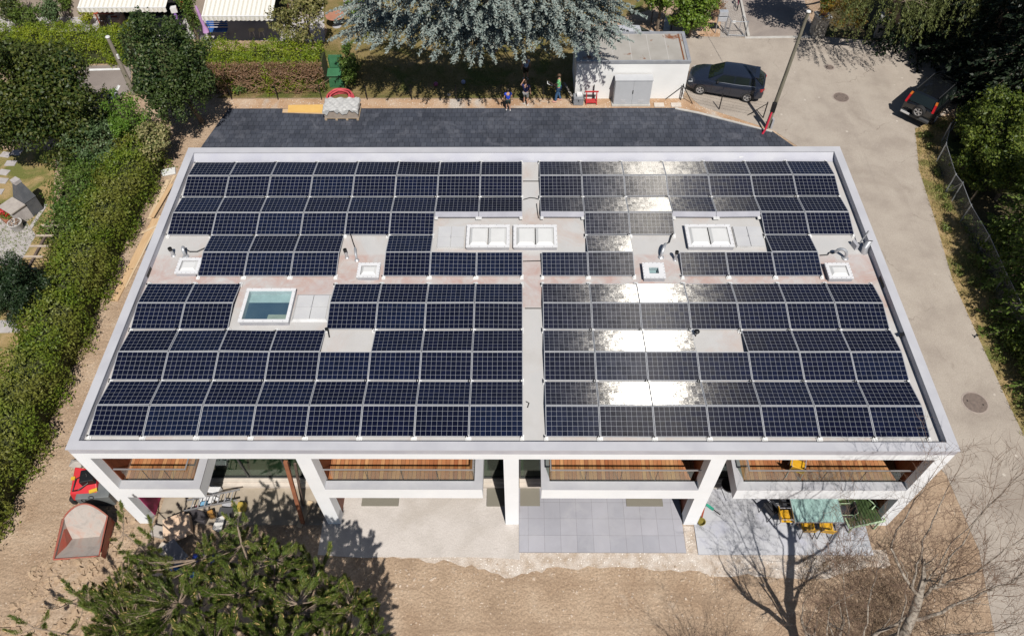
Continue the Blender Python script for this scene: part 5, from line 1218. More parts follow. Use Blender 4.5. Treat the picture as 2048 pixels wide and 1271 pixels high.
def body_ring(hw, z0, zs, zt, crown=0.03, tuck=0.06):
    """half ring points from bottom centre round to top centre, mirrored"""
    h = [(hw*0.82, z0), (hw-0.02, z0+0.07), (hw, z0+0.22), (hw, zs-0.12), (hw-tuck*0.35, zs), (hw-tuck, zt-0.015), (hw-tuck-0.1, zt+crown*0.4), (hw*0.45, zt+crown)]
    return [(-y, z) for y, z in h]+[(y, z) for y, z in reversed(h)]
def car(name, label, loc, rz, paint, prof, cab, wb, wr, kindcar):
    """local x forward; prof: stations of the lower body (x, halfwidth, z0, zshoulder, ztop)"""
    t = thing(name, label, 'car', loc, rz)
    secs = [(x, body_ring(hw, z0, zs, zt)) for x, hw, z0, zs, zt in prof]
    b = loft(secs); o = b.build('body', paint, t, smooth=True, world=False, angle=40)
    # cabin
    (xa, za, ya), (xb_, zb, yb), (xc, zc, yc), (xd, zd, yd) = cab   # windscreen foot, roof front, roof rear, rear foot
    mid = ((xb_+xc)/2, max(zb, zc)+0.03, (yb+yc)/2+0.01)
    roof = [(xb_, zb, yb), mid, (xc, zc, yc)]
    c = MB()
    pts = [(xa, za, ya)]+roof+[(xd, zd, yd)]
    lower = [(xa, za-0.06, ya+0.02), (xb_, za-0.02, ya+0.03), (mid[0], za-0.02, ya+0.04), (xc, zd-0.02, yd+0.04), (xd, zd-0.05, yd+0.01)]
    vs = []
    for (x, z, y), (lx, lz, ly) in zip(pts, lower): vs += [(lx, -ly, lz), (x, -y, z), (x, -y*0.55, z+0.035), (x, y*0.55, z+0.035), (x, y, z), (lx, ly, lz)]
    fs = []
    for i in range(4):
        for k in range(5): fs.append((i*6+k, i*6+k+1, (i+1)*6+k+1, (i+1)*6+k))
    fs.append((0, 5, 4, 3, 2, 1)); e = 24; fs.append((e, e+1, e+2, e+3, e+4, e+5))
    c.add(vs, fs); c.build('cabin', paint, t, smooth=True, world=False, angle=50)
    def P(s, u, sgn, lift=0.012):
        """point on the cabin side: s along 0..4, u 0 bottom..1 top"""
        i = min(3, int(s)); f = s-i
        a = [pts[i][k]*(1-f)+pts[i+1][k]*f for k in range(3)]; l = [lower[i][k]*(1-f)+lower[i+1][k]*f for k in range(3)]
        return (l[0]*(1-u)+a[0]*u, sgn*(l[2]*(1-u)+a[2]*u+lift), l[1]*(1-u)+a[1]*u)
    for sgn in (-1, 1):
        for s0, s1, s2, s3 in kindcar['windows']:
            w_ = MB(); w_.add([P(s0, 0.12, sgn), P(s1, 0.12, sgn), P(s3, 0.88, sgn), P(s2, 0.88, sgn)], [(0, 1, 2, 3) if sgn < 0 else (3, 2, 1, 0)]); w_.build('side_window', CARGLASS, t, world=False)
        l_ = MB(); l_.tube([P(s, 0.07, sgn, 0.018) for s in np.linspace(0.55, 3.45, 10)], 0.013, 5); l_.build('window_trim', CHROME if kindcar.get('chrome') else BLACK, t, world=False)
    def quadw(p0, p1, lift, name_, shrink=(0.07, 0.06)):
        (x0, z0, y0), (x1, z1, y1) = p0, p1; u0, u1 = shrink[0], 1-shrink[1]
        d = Vector((x1-x0, 0, z1-z0)).normalized(); nn = Vector((-d.z, 0, d.x));
        if nn.z < 0: nn = -nn
        v = []
        for f, s in ((u0, -1), (u0, 1), (u1, 1), (u1, -1)):
            y = (y0*(1-f)+y1*f-0.07)*s; v.append(Vector((x0*(1-f)+x1*f, y, z0*(1-f)+z1*f))+nn*lift)
        m_ = [Vector(((v[0].x+v[1].x)/2, 0, (v[0].z+v[1].z)/2))+nn*0.03, Vector(((v[3].x+v[2].x)/2, 0, (v[3].z+v[2].z)/2))+nn*0.03]
        w_ = MB(); w_.add([v[0], m_[0], v[1], v[2], m_[1], v[3]], [(0, 1, 4, 5), (1, 2, 3, 4)]); return w_.build(name_, CARGLASS, t, smooth=True, world=False)
    quadw(pts[0], pts[1], 0.03, 'windscreen'); quadw(pts[4], pts[3], 0.035, 'rear_window', (0.12, 0.1))
    hw = max(p_[1] for p_ in prof)
    for x in (wb/2, -wb/2):
        for sgn in (-1, 1):
            a_ = MB(); n = 14; rr = wr+0.06
            a_.add([(x, sgn*(hw-0.25), wr)]+[(x+math.cos(PI*k/n-0.12+0.24*k/n)*rr, sgn*(hw+0.004), wr+math.sin(PI*k/n-0.12+0.24*k/n)*rr) for k in range(n+1)], [(0, k+1, k+2) for k in range(n)])
            a_.build('wheel_arch', BLACK, t, world=False)
            wheel(t, x, sgn*(hw-0.1), wr, 0.215, kindcar.get('spokes', 5), sgn)
    for sgn in (-1, 1):
        m_ = MB(); p_ = P(0.75, 0.1, sgn); m_.blob((p_[0]+0.03, p_[1]+sgn*0.09, p_[2]+0.05), (0.07, 0.11, 0.07), amp=0, sub=2); m_.build('mirror', BLACK, t, smooth=True, world=False)
        for hx in kindcar['handles']:
            m_ = MB(); m_.box((hx, sgn*(hw+0.012), kindcar['hz']), (0.17, 0.02, 0.025)); m_.build('door_handle', paint, t, world=False)
        sm_ = MB()
        for hx in kindcar['seams']: sm_.box((hx, sgn*(hw+0.001), kindcar['hz']-0.16), (0.012, 0.006, 0.5))
        sm_.build('door_gap', BLACK, t, world=False)
    return t, hw
GOLF = carpaint('dark_blue_grey_paint', (0.014, 0.019, 0.034))
f_ = G(1397, 188); r_ = G(1493, 204); fx = f_-r_; rz = math.atan2(fx[1], fx[0]); nrm = np.array([-math.sin(rz), math.cos(rz)])
mid = (f_+r_)/2; side_ = nrm if nrm[1] > 0 else -nrm
cpos = (mid[0]+side_[0]*0.8, mid[1]+side_[1]*0.8, 0.012)
prof = [(-2.12, 0.66, 0.42, 0.62, 0.78), (-2.08, 0.78, 0.3, 0.8, 0.95), (-1.9, 0.86, 0.24, 0.88, 1.0), (-1.4, 0.895, 0.2, 0.9, 0.98), (-0.6, 0.9, 0.18, 0.88, 0.95), (0.4, 0.9, 0.18, 0.86, 0.94), (1.0, 0.895, 0.18, 0.84, 0.95), (1.45, 0.88, 0.2, 0.78, 0.9), (1.85, 0.83, 0.22, 0.68, 0.78), (2.07, 0.72, 0.27, 0.6, 0.68), (2.14, 0.58, 0.34, 0.52, 0.58)]
cab = ((1.05, 0.93, 0.74), (0.22, 1.4, 0.6), (-1.45, 1.4, 0.6), (-2.02, 0.98, 0.72))
t, hw = car('hatchback_car', 'dark blue grey hatchback parked beside the white garage', cpos, rz, GOLF, prof, cab, 2.64, 0.32, dict(windows=((0.45, 1.75, 0.95, 1.75), (1.82, 2.75, 1.82, 2.72), (2.82, 3.3, 2.8, 3.08)), handles=(-0.15, -1.05), hz=0.78, seams=(0.72, -0.32, -1.3), chrome=True, spokes=5))
for s in (-1, 1):
    b = MB(); b.add([(2.06, s*0.52, 0.6), (2.0, s*0.74, 0.62), (1.78, s*0.84, 0.72), (1.84, s*0.62, 0.76)], [(0, 1, 2, 3) if s > 0 else (3, 2, 1, 0)])
    b.v = [(x+0.035, y+s*0.02, z+0.035) for x, y, z in b.v]; b.build('headlight', HEADL, t, world=False)
    b = MB(); b.bar((-2.08, s*0.62, 0.84), (-1.93, s*0.86, 0.86), 0.1, 0.14); b.build('tail_light', TAILR, t, world=False)
b = MB(); b.box((2.13, 0, 0.5), (0.03, 1.0, 0.08)); b.box((2.1, 0, 0.33), (0.06, 1.1, 0.1)); b.build('grille', BLACK, t, world=False)
b = MB(); b.box((-2.12, 0, 0.58), (0.02, 0.52, 0.11)); b.build('number_plate', M('plate_white', (0.75, 0.75, 0.74), 0.5), t, world=False)
b = MB(); b.bar((-1.98, -0.55, 1.385), (-1.98, 0.55, 1.385), 0.22, 0.025); b.v = [(x+0.42, y, z+0.04) for x, y, z in b.v]; b.build('roof_spoiler', GOLF, t, world=False)
# black four wheel drive with a spare wheel on its tail
SUVP = carpaint('black_paint', (0.006, 0.007, 0.009))
ra, rb = G(1800, 222, 0.35), G(1856, 249, 0.35)
wd = rb-ra; rz = math.atan2(wd[1], wd[0])+PI/2
mid = (ra+rb)/2; ax = np.array([math.cos(rz), math.sin(rz)])
prof = [(-2.1, 0.72, 0.45, 0.9, 1.05), (-2.06, 0.82, 0.38, 0.98, 1.08), (-1.6, 0.88, 0.33, 1.0, 1.08), (-0.4, 0.89, 0.32, 0.99, 1.06), (0.9, 0.89, 0.32, 0.97, 1.06), (1.4, 0.88, 0.34, 0.95, 1.04), (1.85, 0.84, 0.36, 0.86, 0.96), (2.1, 0.74, 0.42, 0.74, 0.82), (2.16, 0.6, 0.5, 0.66, 0.72)]
cab = ((1.05, 1.04, 0.76), (0.35, 1.6, 0.64), (-1.7, 1.62, 0.64), (-2.02, 1.08, 0.76))
t, hw = car('four_wheel_drive', 'black four wheel drive car with spare wheel parked under dark conifers', (mid[0]+ax[0]*2.05, mid[1]+ax[1]*2.05, 0.012), rz, SUVP, prof, cab, 2.62, 0.34, dict(windows=((0.45, 1.7, 0.95, 1.7), (1.78, 2.5, 1.78, 2.5), (2.58, 3.5, 2.58, 3.2)), handles=(-0.2, -1.1), hz=0.92, seams=(0.75, -0.35, -1.25), spokes=5))
for s in (-1, 1):
    b = MB(); b.bar((-2.06, s*0.76, 1.02), (-1.9, s*0.72, 1.42), 0.13, 0.1, up=(0, s, 0)); b.build('tail_light', TAILR, t, world=False)
    b = MB(); b.bar((-1.91, s*0.725, 1.4), (-1.83, s*0.69, 1.56), 0.12, 0.1, up=(0, s, 0)); b.build('indicator', ORANGEL, t, world=False)
    b = MB(); b.bar((0.3, s*0.62, 1.68), (-1.65, s*0.62, 1.7), 0.03, 0.03); b.build('roof_rail', M('dark_rail', (0.05, 0.052, 0.055), 0.35), t, world=False)
w_ = wheel(t, 0, 0, 0.33, 0.22, 5, -1); w_.location = (-2.22, -0.12, 0.92-0.33); w_.rotation_euler = (0, 0, R_(-90)); w_.name = 'spare_wheel'
b = MB(); b.box((-2.17, 0, 0.5), (0.16, 1.62, 0.16)); b.build('bumper', M('grey_bumper', (0.06, 0.062, 0.065), 0.6), t, world=False, bevel=0.03)
b = MB(); b.box((-2.27, 0.5, 0.55), (0.02, 0.5, 0.11)); b.build('number_plate', MATS['plate_white'], t, world=False)
# roof and bonnet of a pale car behind the garage
WCAR = carpaint('silver_white_paint', (0.55, 0.56, 0.6), 0.3)
c = G(1290, 66, 0.4)
prof = [(-2.1, 0.7, 0.4, 0.7, 0.9), (-1.9, 0.86, 0.26, 0.88, 1.0), (-0.6, 0.9, 0.2, 0.88, 0.96), (1.0, 0.895, 0.2, 0.84, 0.95), (1.85, 0.83, 0.24, 0.68, 0.78), (2.14, 0.58, 0.34, 0.52, 0.58)]
cab = ((1.05, 0.93, 0.74), (0.3, 1.4, 0.6), (-1.3, 1.42, 0.6), (-2.0, 0.98, 0.72))
g0 = G(1286, 70, 1.5)
t, hw = car('pale_car', 'silver white car mostly hidden behind the garage', (g0[0]-0.4, g0[1]+0.55, 0.012), 0.03, WCAR, prof, cab, 2.6, 0.32, dict(windows=((0.45, 1.75, 0.95, 1.75), (1.82, 2.75, 1.82, 2.72)), handles=(-0.15,), hz=0.78, seams=(0.72, -0.32)))
# ------------------------------------------------------------------ behind the building: garage, cabinet, fence, pole, yard things
gx0, gx1 = G(1149, 197)[0], G(1366, 197)[0]; gy0 = G(1260, 197)[1]; GH = 2.42
gy1 = G(1265, 64, GH)[1]
t = thing('garage', 'white flat roofed garage with rust stained roof and blue cedar overhanging', 'garage', ((gx0+gx1)/2, gy0, 0))
GW = M('garage_render', (0.84, 0.84, 0.83), 0.8, (0.78, 0.78, 0.77), 0.8, 0.1, 40)
b = MB(); b.bb(gx0, gx1, gy0, gy1, 0, GH-0.12); b.build('wall', GW, t)
m, nt, N, L, out = nodes('garage_roof_sheet'); p = N.new('ShaderNodeBsdfPrincipled'); p.inputs['Roughness'].default_value = 0.7; L.new(p.outputs[0], out.inputs[0]); ps = pos(N)
r = ramp(N, [(0.3, (0.31, 0.29, 0.26)), (0.7, (0.4, 0.38, 0.35))]); L.new(noise(N, L, ps, 0.9, 6), r.inputs[0])
r2 = ramp(N, [(0.6, (0, 0, 0)), (0.66, (1, 1, 1))]); L.new(noise(N, L, ps, 0.75, 8, 0.7, 0.4), r2.inputs[0])
col = mixc(N, L, r2.outputs[0], r.outputs[0], (0.2, 0.075, 0.03))
sx = N.new('ShaderNodeSeparateXYZ'); L.new(ps, sx.inputs[0])
fr = math_(N, L, 'FRACT', math_(N, L, 'DIVIDE', sx.outputs[0], 1.0)); sm = math_(N, L, 'LESS_THAN', fr, 0.03)
col = mixc(N, L, sm, col, (0.46, 0.44, 0.42)); L.new(col, p.inputs['Base Color']); GROOF = m
o = MB(); o.bb(gx0+0.1, gx1-0.1, gy0+0.1, gy1-0.1, GH-0.14, GH-0.06); roofo = o.build('roof', GROOF, t)
b = MB(); e = 0.04; w_ = 0.14
b.bb(gx0-e, gx0+w_, gy0-e, gy1+e, GH-0.14, GH); b.bb(gx1-w_, gx1+e, gy0-e, gy1+e, GH-0.14, GH); b.bb(gx0+w_, gx1-w_, gy0-e, gy0+w_*0.6, GH-0.14, GH); b.bb(gx0+w_, gx1-w_, gy1-w_, gy1+e, GH-0.14, GH)
b.build('roof_edge', M('zinc_edge', (0.42, 0.43, 0.45), 0.45, (0.33, 0.34, 0.37), 3, metal=0.3), roofo)
b = MB()
for k in range(1): b.bb(gx1-0.36, gx1-0.28, gy0+0.1, gy1-0.15, GH-0.06, GH-0.045)
b.build('rust_streak', M('rust', (0.22, 0.085, 0.035), 0.9, (0.14, 0.05, 0.02), 6), roofo)
# moss-brown leaf litter under the overhanging boughs
# grey switch cabinet
CABG = M('cabinet_grey', (0.5, 0.51, 0.53), 0.45, (0.47, 0.48, 0.5), 2)
c0, c1 = G(1226, 211), G(1298, 211); ch = 1.62; cy0 = c0[1]; cy1 = cy0+0.5
t = thing('electric_cabinet', 'light grey two door electric cabinet in front of the white garage', 'cabinet', ((c0[0]+c1[0])/2, cy0, 0))
b = MB(); b.bb(c0[0], c1[0], cy0, cy1, 0.08, ch); b.build('housing', CABG, t, bevel=0.01)
b = MB(); b.bb(c0[0]-0.08, c1[0]+0.05, cy0-0.12, cy1+0.05, 0, 0.08); b.build('plinth', MATS['concrete'], t)
b = MB(); b.bb(c0[0]-0.03, c1[0]+0.03, cy0-0.04, cy1+0.03, ch, ch+0.03); b.build('lid', CABG, t)
xm = (c0[0]+c1[0])/2
for xa, xb in ((c0[0]+0.02, xm-0.008), (xm+0.008, c1[0]-0.02)):
    b = MB(); b.bb(xa, xb, cy0-0.016, cy0-0.001, 0.1, ch-0.03); d = b.build('door', CABG, t)
    v = MB(); vx = (xa+xb)/2; v.bb(vx-0.14, vx+0.14, cy0-0.024, cy0-0.017, 0.2, 0.4); v.build('vent', M('vent_pale', (0.56, 0.56, 0.57), 0.5), d)
b = MB(); b.bb(xm-0.02, xm+0.02, cy0-0.05, cy0-0.017, 0.8, 1.02); b.build('handle', BLACK, d)
b = MB()
for px in (1318, 1352):
    c = G(px, 211); b.bb(c[0]-0.28, c[0]+0.28, c[1]-0.2, c[1]+0.2, 0, 0.05)
    tag(MB().bb(c[0]-0.28, c[0]+0.28, c[1]-0.18, c[1]+0.18, 0.0, 0.06).build('paving_slab', MATS['pale_sill']), 'pale loose slab at the paving edge '+('next to the grey cabinet' if px < 1330 else 'near the braced black fence post'), 'slab')
# wooden poles
WOODP = M('grey_pole_wood', (0.16, 0.145, 0.105), 0.85, (0.23, 0.21, 0.16), 4, 0.4, 20, stretch=(4, 4, 0.6))
def hat(B, py):
    lo, hi = 0.0, 20.0
    for _ in range(50):
        m_ = (lo+hi)/2; d = CR @ (np.array([B[0], B[1], m_])-CPOS); y = 635.5-CF*d[1]/d[2]
        if y > py: lo = m_
        else: hi = m_
    return lo
B = G(1533, 256); h = hat(B, 24)
t = thing('utility_pole', 'tall dark wooden utility pole with red conduit at the courtyard corner', 'pole', B)
tp = G(1617, 24, h)
MB().tube([B, (B+tp)/2, tp], [0.115, 0.095, 0.075], 12).build('shaft', WOODP, t, smooth=True)
MB().lathe([(0.1, 0), (0.115, 0.01), (0.1, 0.05), (0.0, 0.06)], 12, tp).build('cap', M('pole_cap', (0.75, 0.75, 0.74), 0.5), t, smooth=True)
q = B+(tp-B)*0.22
MB().box(V(q)+Vector((-0.1, -0.2, 0)), (0.22, 0.18, 0.6)).build('meter_box', BLACK, t, bevel=0.02)
RED = M('red_conduit', (0.62, 0.03, 0.07), 0.45)
MB().tube([V(q)+Vector((-0.15, -0.25, -0.25)), V(q)*0.6+V(B)*0.4+Vector((-0.16, -0.3, 0)), V(B)+Vector((-0.2, -0.42, 0.25)), V(B)+Vector((-0.32, -0.5, 0.0))], 0.055, 8).build('conduit', RED, t, smooth=True)
MB().box(V(B)+Vector((0.22, 0.02, 0.3)), (0.1, 0.24, 0.6)).build('guard_plate', SKYB, t)
B = G(268, 187); h = hat(B, 75); tp = np.array([B[0]+0.02, B[1], h])
t = thing('utility_pole', 'grey wooden utility pole with white cap between the dark left trees', 'pole', B)
MB().tube([B, tp], [0.15, 0.1], 10).build('shaft', M('pale_pole_wood', (0.28, 0.25, 0.2), 0.85, (0.2, 0.18, 0.14), 4), t, smooth=True)
MB().lathe([(0.11, 0), (0.13, 0.02), (0.1, 0.07), (0.0, 0.08)], 12, tp).build('cap', MATS['pole_cap'], t, smooth=True)
MB().box((tp[0]+0.13, tp[1]-0.1, h-1.1), (0.1, 0.1, 0.25)).build('bracket', MATS['pole_cap'], t)
# overhead line between the poles and beyond
def wire(a, b_, sag, label):
    a, b_ = V(a), V(b_); tag(MB().tube([a.lerp(b_, k/16)-Vector((0, 0, sag*4*(k/16)*(1-k/16))) for k in range(17)], 0.012, 4).build('overhead_wire', BLACK), label, 'wire')
tpR = G(1617, 24, hat(G(1533, 256), 24))
wire(tpR-np.array([0, 0, 0.3]), (9.0, 50, 8.0), 0.5, 'thin overhead wire running from the tall right pole to the top edge')
# wire fences with black posts
FP = M('black_post', (0.012, 0.012, 0.014), 0.4)
def fence(name, label, posts, hgt, braces=(), wires=6, hs=None):
    t = thing(name, label, 'fence', posts[0])
    for k, p_ in enumerate(posts):
        MB().bar(V(p_), V(p_)+Vector((0, 0, hgt)), 0.05, 0.05).build('post', FP, t)
    for a, b_ in braces: MB().bar(V(a), V(b_), 0.03, 0.03).build('brace', FP, t)
    w_ = MB()
    for p0, p1 in zip(posts, posts[1:]):
        for k in range(wires): 
            z = hgt*(k+0.6)/wires; w_.bar((p0[0], p0[1], z), (p1[0], p1[1], z), 0.005, 0.005)
    w_.build('wires', FP, t)
    return t
pp = [G(x, 199.5) for x in (464, 556.6, 643.6, 734.8, 824, 913, 1003, 1086, 1186)]
fence('wire_fence', 'low black wire fence along the back lawn and brown hedge', pp, 0.98)
p1_, p2_, p3_ = G(1361, 200), G(1438, 219), G(1526, 236)
up = np.array([0, 0, 0.95])
fence('wire_fence', 'low black wire fence with braced posts beside the hatchback', [p1_, p2_, p3_], 1.05, [(p1_+up, G(1330, 199)), (p1_+up, G(1385, 208)), (p3_+up, G(1494, 231))])
# chain link fence along the woodland
m, nt, N, L, out = nodes('chain_link'); p = N.new('ShaderNodeBsdfPrincipled'); p.inputs['Base Color'].default_value = (0.35, 0.38, 0.42, 1); p.inputs['Metallic'].default_value = 0.6; p.inputs['Roughness'].default_value = 0.45
ps = pos(N); sx = N.new('ShaderNodeSeparateXYZ'); L.new(ps, sx.inputs[0])
a1_ = math_(N, L, 'ADD', sx.outputs[1], sx.outputs[2]); a2_ = math_(N, L, 'SUBTRACT', sx.outputs[1], sx.outputs[2])
def ln(a): 
    f = math_(N, L, 'FRACT', math_(N, L, 'DIVIDE', a, 0.09)); return math_(N, L, 'LESS_THAN', f, 0.1)
tr = N.new('ShaderNodeBsdfTransparent'); mx = N.new('ShaderNodeMixShader'); L.new(math_(N, L, 'MAXIMUM', ln(a1_), ln(a2_)), mx.inputs[0]); L.new(tr.outputs[0], mx.inputs[1]); L.new(p.outputs[0], mx.inputs[2]); L.new(mx.outputs[0], out.inputs[0]); CHAIN = m
GALV = M('galvanised_post', (0.42, 0.44, 0.47), 0.45, metal=0.5)
cp = [G(1902, 262), G(1882, 284), G(1872, 324), G(1890, 385), G(1903, 402), G(1919, 446), G(1954, 507), G(1987, 583), G(2014, 640), G(2060, 740)]
t = thing('chain_link_fence', 'galvanised chain link fence curving along the dark woodland edge', 'fence', cp[2])
for k, p_ in enumerate(cp):
    MB().tube([p_, p_+np.array([0.0, 0, 1.25])], 0.03, 7).build('post', GALV, t, smooth=True)
MB().tube([G(1890, 385), cp[4]+np.array([0, 0, 1.2])], 0.022, 6).build('brace', GALV, t)
for a, b_ in zip(cp, cp[1:]):
    mbb = MB(); mbb.quad(a, b_, b_+np.array([0, 0, 1.2]), a+np.array([0, 0, 1.2])); mbb.build('mesh_panel', CHAIN, t)
    MB().tube([a+np.array([0, 0, 1.2]), b_+np.array([0, 0, 1.2])], 0.014, 5).build('top_wire', GALV, t)
tag(MB().tube([G(1930, 415), G(1961, 374, 1.3)], [0.05, 0.04], 7).build('wooden_stake', M('weathered_wood', (0.36, 0.28, 0.2), 0.85, (0.27, 0.2, 0.14), 5)), 'leaning weathered wooden stake behind the bent fence', 'stake')
# manhole covers
IRON = M('manhole_iron', (0.2, 0.155, 0.13), 0.7, (0.14, 0.11, 0.095), 9, 0.5, 50)
def manhole(px, py, r, label):
    c = G(px, py); t = thing('manhole_cover', label, 'manhole', c, 0, 'round manhole covers in the road')
    b = MB(); b.lathe([(r+0.06, 0.008), (r+0.06, 0.014), (r, 0.016), (r, 0.01)], 36, c); b.build('rim', M('manhole_collar', (0.36, 0.3, 0.26), 0.8, (0.3, 0.25, 0.22), 6), t)
    b = MB(); b.lathe([(r-0.008, 0.008), (r-0.008, 0.018), (0.0, 0.018)], 36, c); b.build('cover', IRON, t)
    b = MB()
    for s in (-1, 1): b.lathe([(0.035, 0.018), (0.03, 0.024), (0.0, 0.024)], 10, c+np.array([s*r*0.6, -s*r*0.2, 0]))
    b.build('lifting_keys', BLACK, t)
manhole(1659, 135, 0.24, 'small dark manhole cover in the road, farthest from the building')
manhole(1682, 195, 0.42, 'brown manhole cover in the road between hatchback and four wheel drive'); manhole(1950, 805, 0.47, 'large brown manhole cover in the road near the right frame edge')
# pallet of paving stones under a white sheet
c = G(687, 229); t = thing('covered_pallet', 'pallet of paving stones covered with creased white plastic sheet', 'pallet', c)
wx, wy = 0.95, 0.55
PALW = M('pallet_wood', (0.42, 0.33, 0.23), 0.85, (0.34, 0.26, 0.18), 5)
b = MB()
for k in range(7): b.box((c[0], c[1]-wy+0.08+k*0.16, 0.13), (2*wx, 0.12, 0.022))
for s in (-1, -0.33, 0.33, 1):
    b.box((c[0]+s*(wx-0.07), c[1], 0.06), (0.12, 2*wy, 0.1))
b.build('pallet', PALW, t)
b = MB(); b.bb(c[0]-wx+0.03, c[0]+wx-0.03, c[1]-wy+0.03, c[1]+wy-0.03, 0.142, 0.62); b.build('stone_stack', M('taupe_stone', (0.37, 0.31, 0.26), 0.8, (0.3, 0.25, 0.21), 4, 0.3), t)
import itertools
nx, ny = 26, 18; vs = []; fs = []; rg = random.Random(5)
for j in range(ny+1):
    for i in range(nx+1):
        u, v = i/nx*2-1, j/ny*2-1; x = u*(wx+0.16); y = v*(wy+0.2)
        z = 0.72+0.045*math.sin(i*1.1+j*0.9)+0.025*math.sin(j*2.3-i*0.8)+0.02*rg.random()
        ox = max(0, abs(x)-wx); oy = max(0, abs(y)-wy); dr = 1.15*max(ox, oy)
        if y < -wy: dr = dr*(0.8+0.5*math.sin(i*0.55)+0.25*math.sin(i*1.9))
        x = max(-wx-0.03, min(wx+0.03, x)); y = max(-wy-0.03, min(wy+0.03, y)); vs.append((c[0]+x, c[1]+y, z-dr))
for j in range(ny):
    for i in range(nx): a_ = j*(nx+1)+i; fs.append((a_, a_+1, a_+nx+2, a_+nx+1))
MB().add(vs, fs).build('plastic_sheet', M('white_plastic', (0.52, 0.52, 0.51), 0.5, (0.42, 0.42, 0.415), 6), t, smooth=True, angle=50)
# boards beside it
PLY = M('yellow_board', (0.72, 0.46, 0.15), 0.6, (0.66, 0.41, 0.13), 2); PLY2 = M('tan_board', (0.58, 0.42, 0.26), 0.7, (0.5, 0.35, 0.21), 3)
pq = Gp([(565, 226), (566, 219), (650, 217), (652, 229)]); tag(MB().prism(pq, 0.016, 0.04).build('formwork_board', PLY2), 'tan board under the yellow board left of the covered pallet', 'board')
pq = Gp([(576, 226), (577, 212), (648, 211), (650, 220), (646, 227)]); tag(MB().prism(pq, 0.044, 0.065).build('formwork_board', PLY), 'yellow board lying left of the covered pallet', 'board')
# green composter and red hose coil
c = G(676, 168); GRN = M('composter_green', (0.035, 0.13, 0.06), 0.5, (0.045, 0.16, 0.075), 3)
t = thing('composter', 'green plastic composter with open lid and flap', 'composter', c, 0.0)
b = MB(); x, y = c[0], c[1]
b.add([(x-.42, y-.38, 0), (x+.42, y-.38, 0), (x+.42, y+.42, 0), (x-.42, y+.42, 0), (x-.36, y-.33, .72), (x+.36, y-.33, .72), (x+.36, y+.38, .85), (x-.36, y+.38, .85)], [(0, 1, 5, 4), (1, 2, 6, 5), (2, 3, 7, 6), (3, 0, 4, 7), (0, 3, 2, 1)]); b.build('bin', GRN, t, bevel=0.02)
b = MB(); b.box((x-0.04, y-.12, .86), (.8, .62, .05), rot=Matrix.Rotation(R_(12), 3, 'X')); b.build('flap', GRN, t, bevel=0.02)
b = MB(); b.box((x+0.02, y+.5, 1.18), (.78, .05, .72), rot=Matrix.Rotation(R_(-14), 3, 'X')); b.box((x-.36, y+.42, 1.12), (.04, .14, .66)); b.box((x+.4, y+.42, 1.12), (.04, .14, .66)); b.build('lid', GRN, t, bevel=0.015)
c = G(681, 201); PINK = M('red_hose', (0.62, 0.1, 0.12), 0.5, (0.55, 0.075, 0.095), 3)
t = thing('hose_coil', 'coil of thick pinkish red pipe behind the covered pallet', 'pipe coil', c)
b = MB()
for k, (r, z) in enumerate(((0.78, 0.06), (0.76, 0.17), (0.62, 0.06), (0.6, 0.17), (0.7, 0.28), (0.54, 0.28))):
    n = 40; b.tube([(c[0]+r*math.cos(2*PI*i/n), c[1]+r*math.sin(2*PI*i/n), z+0.015*math.sin(i*0.8+k)) for i in range(n+1)], 0.052, 8)
b.build('pipe', PINK, t, smooth=True)
# stack of grey pavers with white packs
c = G(1156, 206); t = thing('paver_stack', 'stack of grey pavers beside the red sawhorse', 'stack', c)
GP = M('grey_paver', (0.27, 0.28, 0.3), 0.8, (0.2, 0.21, 0.23), 7)
b = MB()
for k in range(5):
    for i in range(2): b.box((c[0]-0.14+i*0.29+random.uniform(-.015, .015), c[1]+random.uniform(-.02, .02), 0.07+k*0.085), (0.27, 0.5, 0.075), rz=random.uniform(-.06, .06))
b.build('pavers', GP, t)
b = MB(); b.box((c[0]+0.05, c[1]+0.03, 0.53), (0.3, 0.28, 0.1), 0.15); b.box((c[0]+0.03, c[1]+0.05, 0.6), (0.26, 0.2, 0.05), -0.1); b.build('white_packs', M('white_pack', (0.75, 0.75, 0.75), 0.6), t)
c = G(1182, 205); t = thing('sawhorse', 'red metal sawhorse in front of the white garage', 'sawhorse', c)
RS = M('red_metal', (0.5, 0.035, 0.04), 0.5, (0.42, 0.03, 0.03), 6)
MB().box(V(c)+Vector((0, 0, 0.72)), (0.75, 0.07, 0.06)).build('top_bar', RS, t); MB().box(V(c)+Vector((0, -0.05, 0.14)), (0.62, 0.34, 0.05)).build('shelf', RS, t)
for sx_ in (-0.28, 0.28):
    for sy in (-0.24, 0.22): MB().bar(V(c)+Vector((sx_, sy*0.15, 0.7)), V(c)+Vector((sx_*1.05, sy, 0.0)), 0.04, 0.04).build('leg', RS, t)
tag(MB().bar(V(G(1148, 200)), V(G(1128, 165, 0.3)), 0.12, 0.03).build('leaning_board', M('grey_board', (0.33, 0.3, 0.27), 0.85, (0.26, 0.23, 0.2), 5)), 'weathered grey board lying between the man and the garage', 'board')
# balls on the shaded lawn
for px, py, r, cb, lb in ((927, 168, 0.13, (0.35, 0.4, 0.6), 'pale blue ball in the cedar shade'), (872, 172, 0.13, (0.35, 0.08, 0.2), 'dark pink ball in the cedar shade'), (898, 193, 0.1, (0.12, 0.12, 0.13), 'dark grey ball by the fence in the cedar shade')):
    c = G(px, py); tag(MB().blob((c[0], c[1], r), (r, r, r), amp=0, sub=3).build('play_ball', M('ball_'+lb.split()[0]+lb.split()[1], cb, 0.4), smooth=True), lb, 'ball')
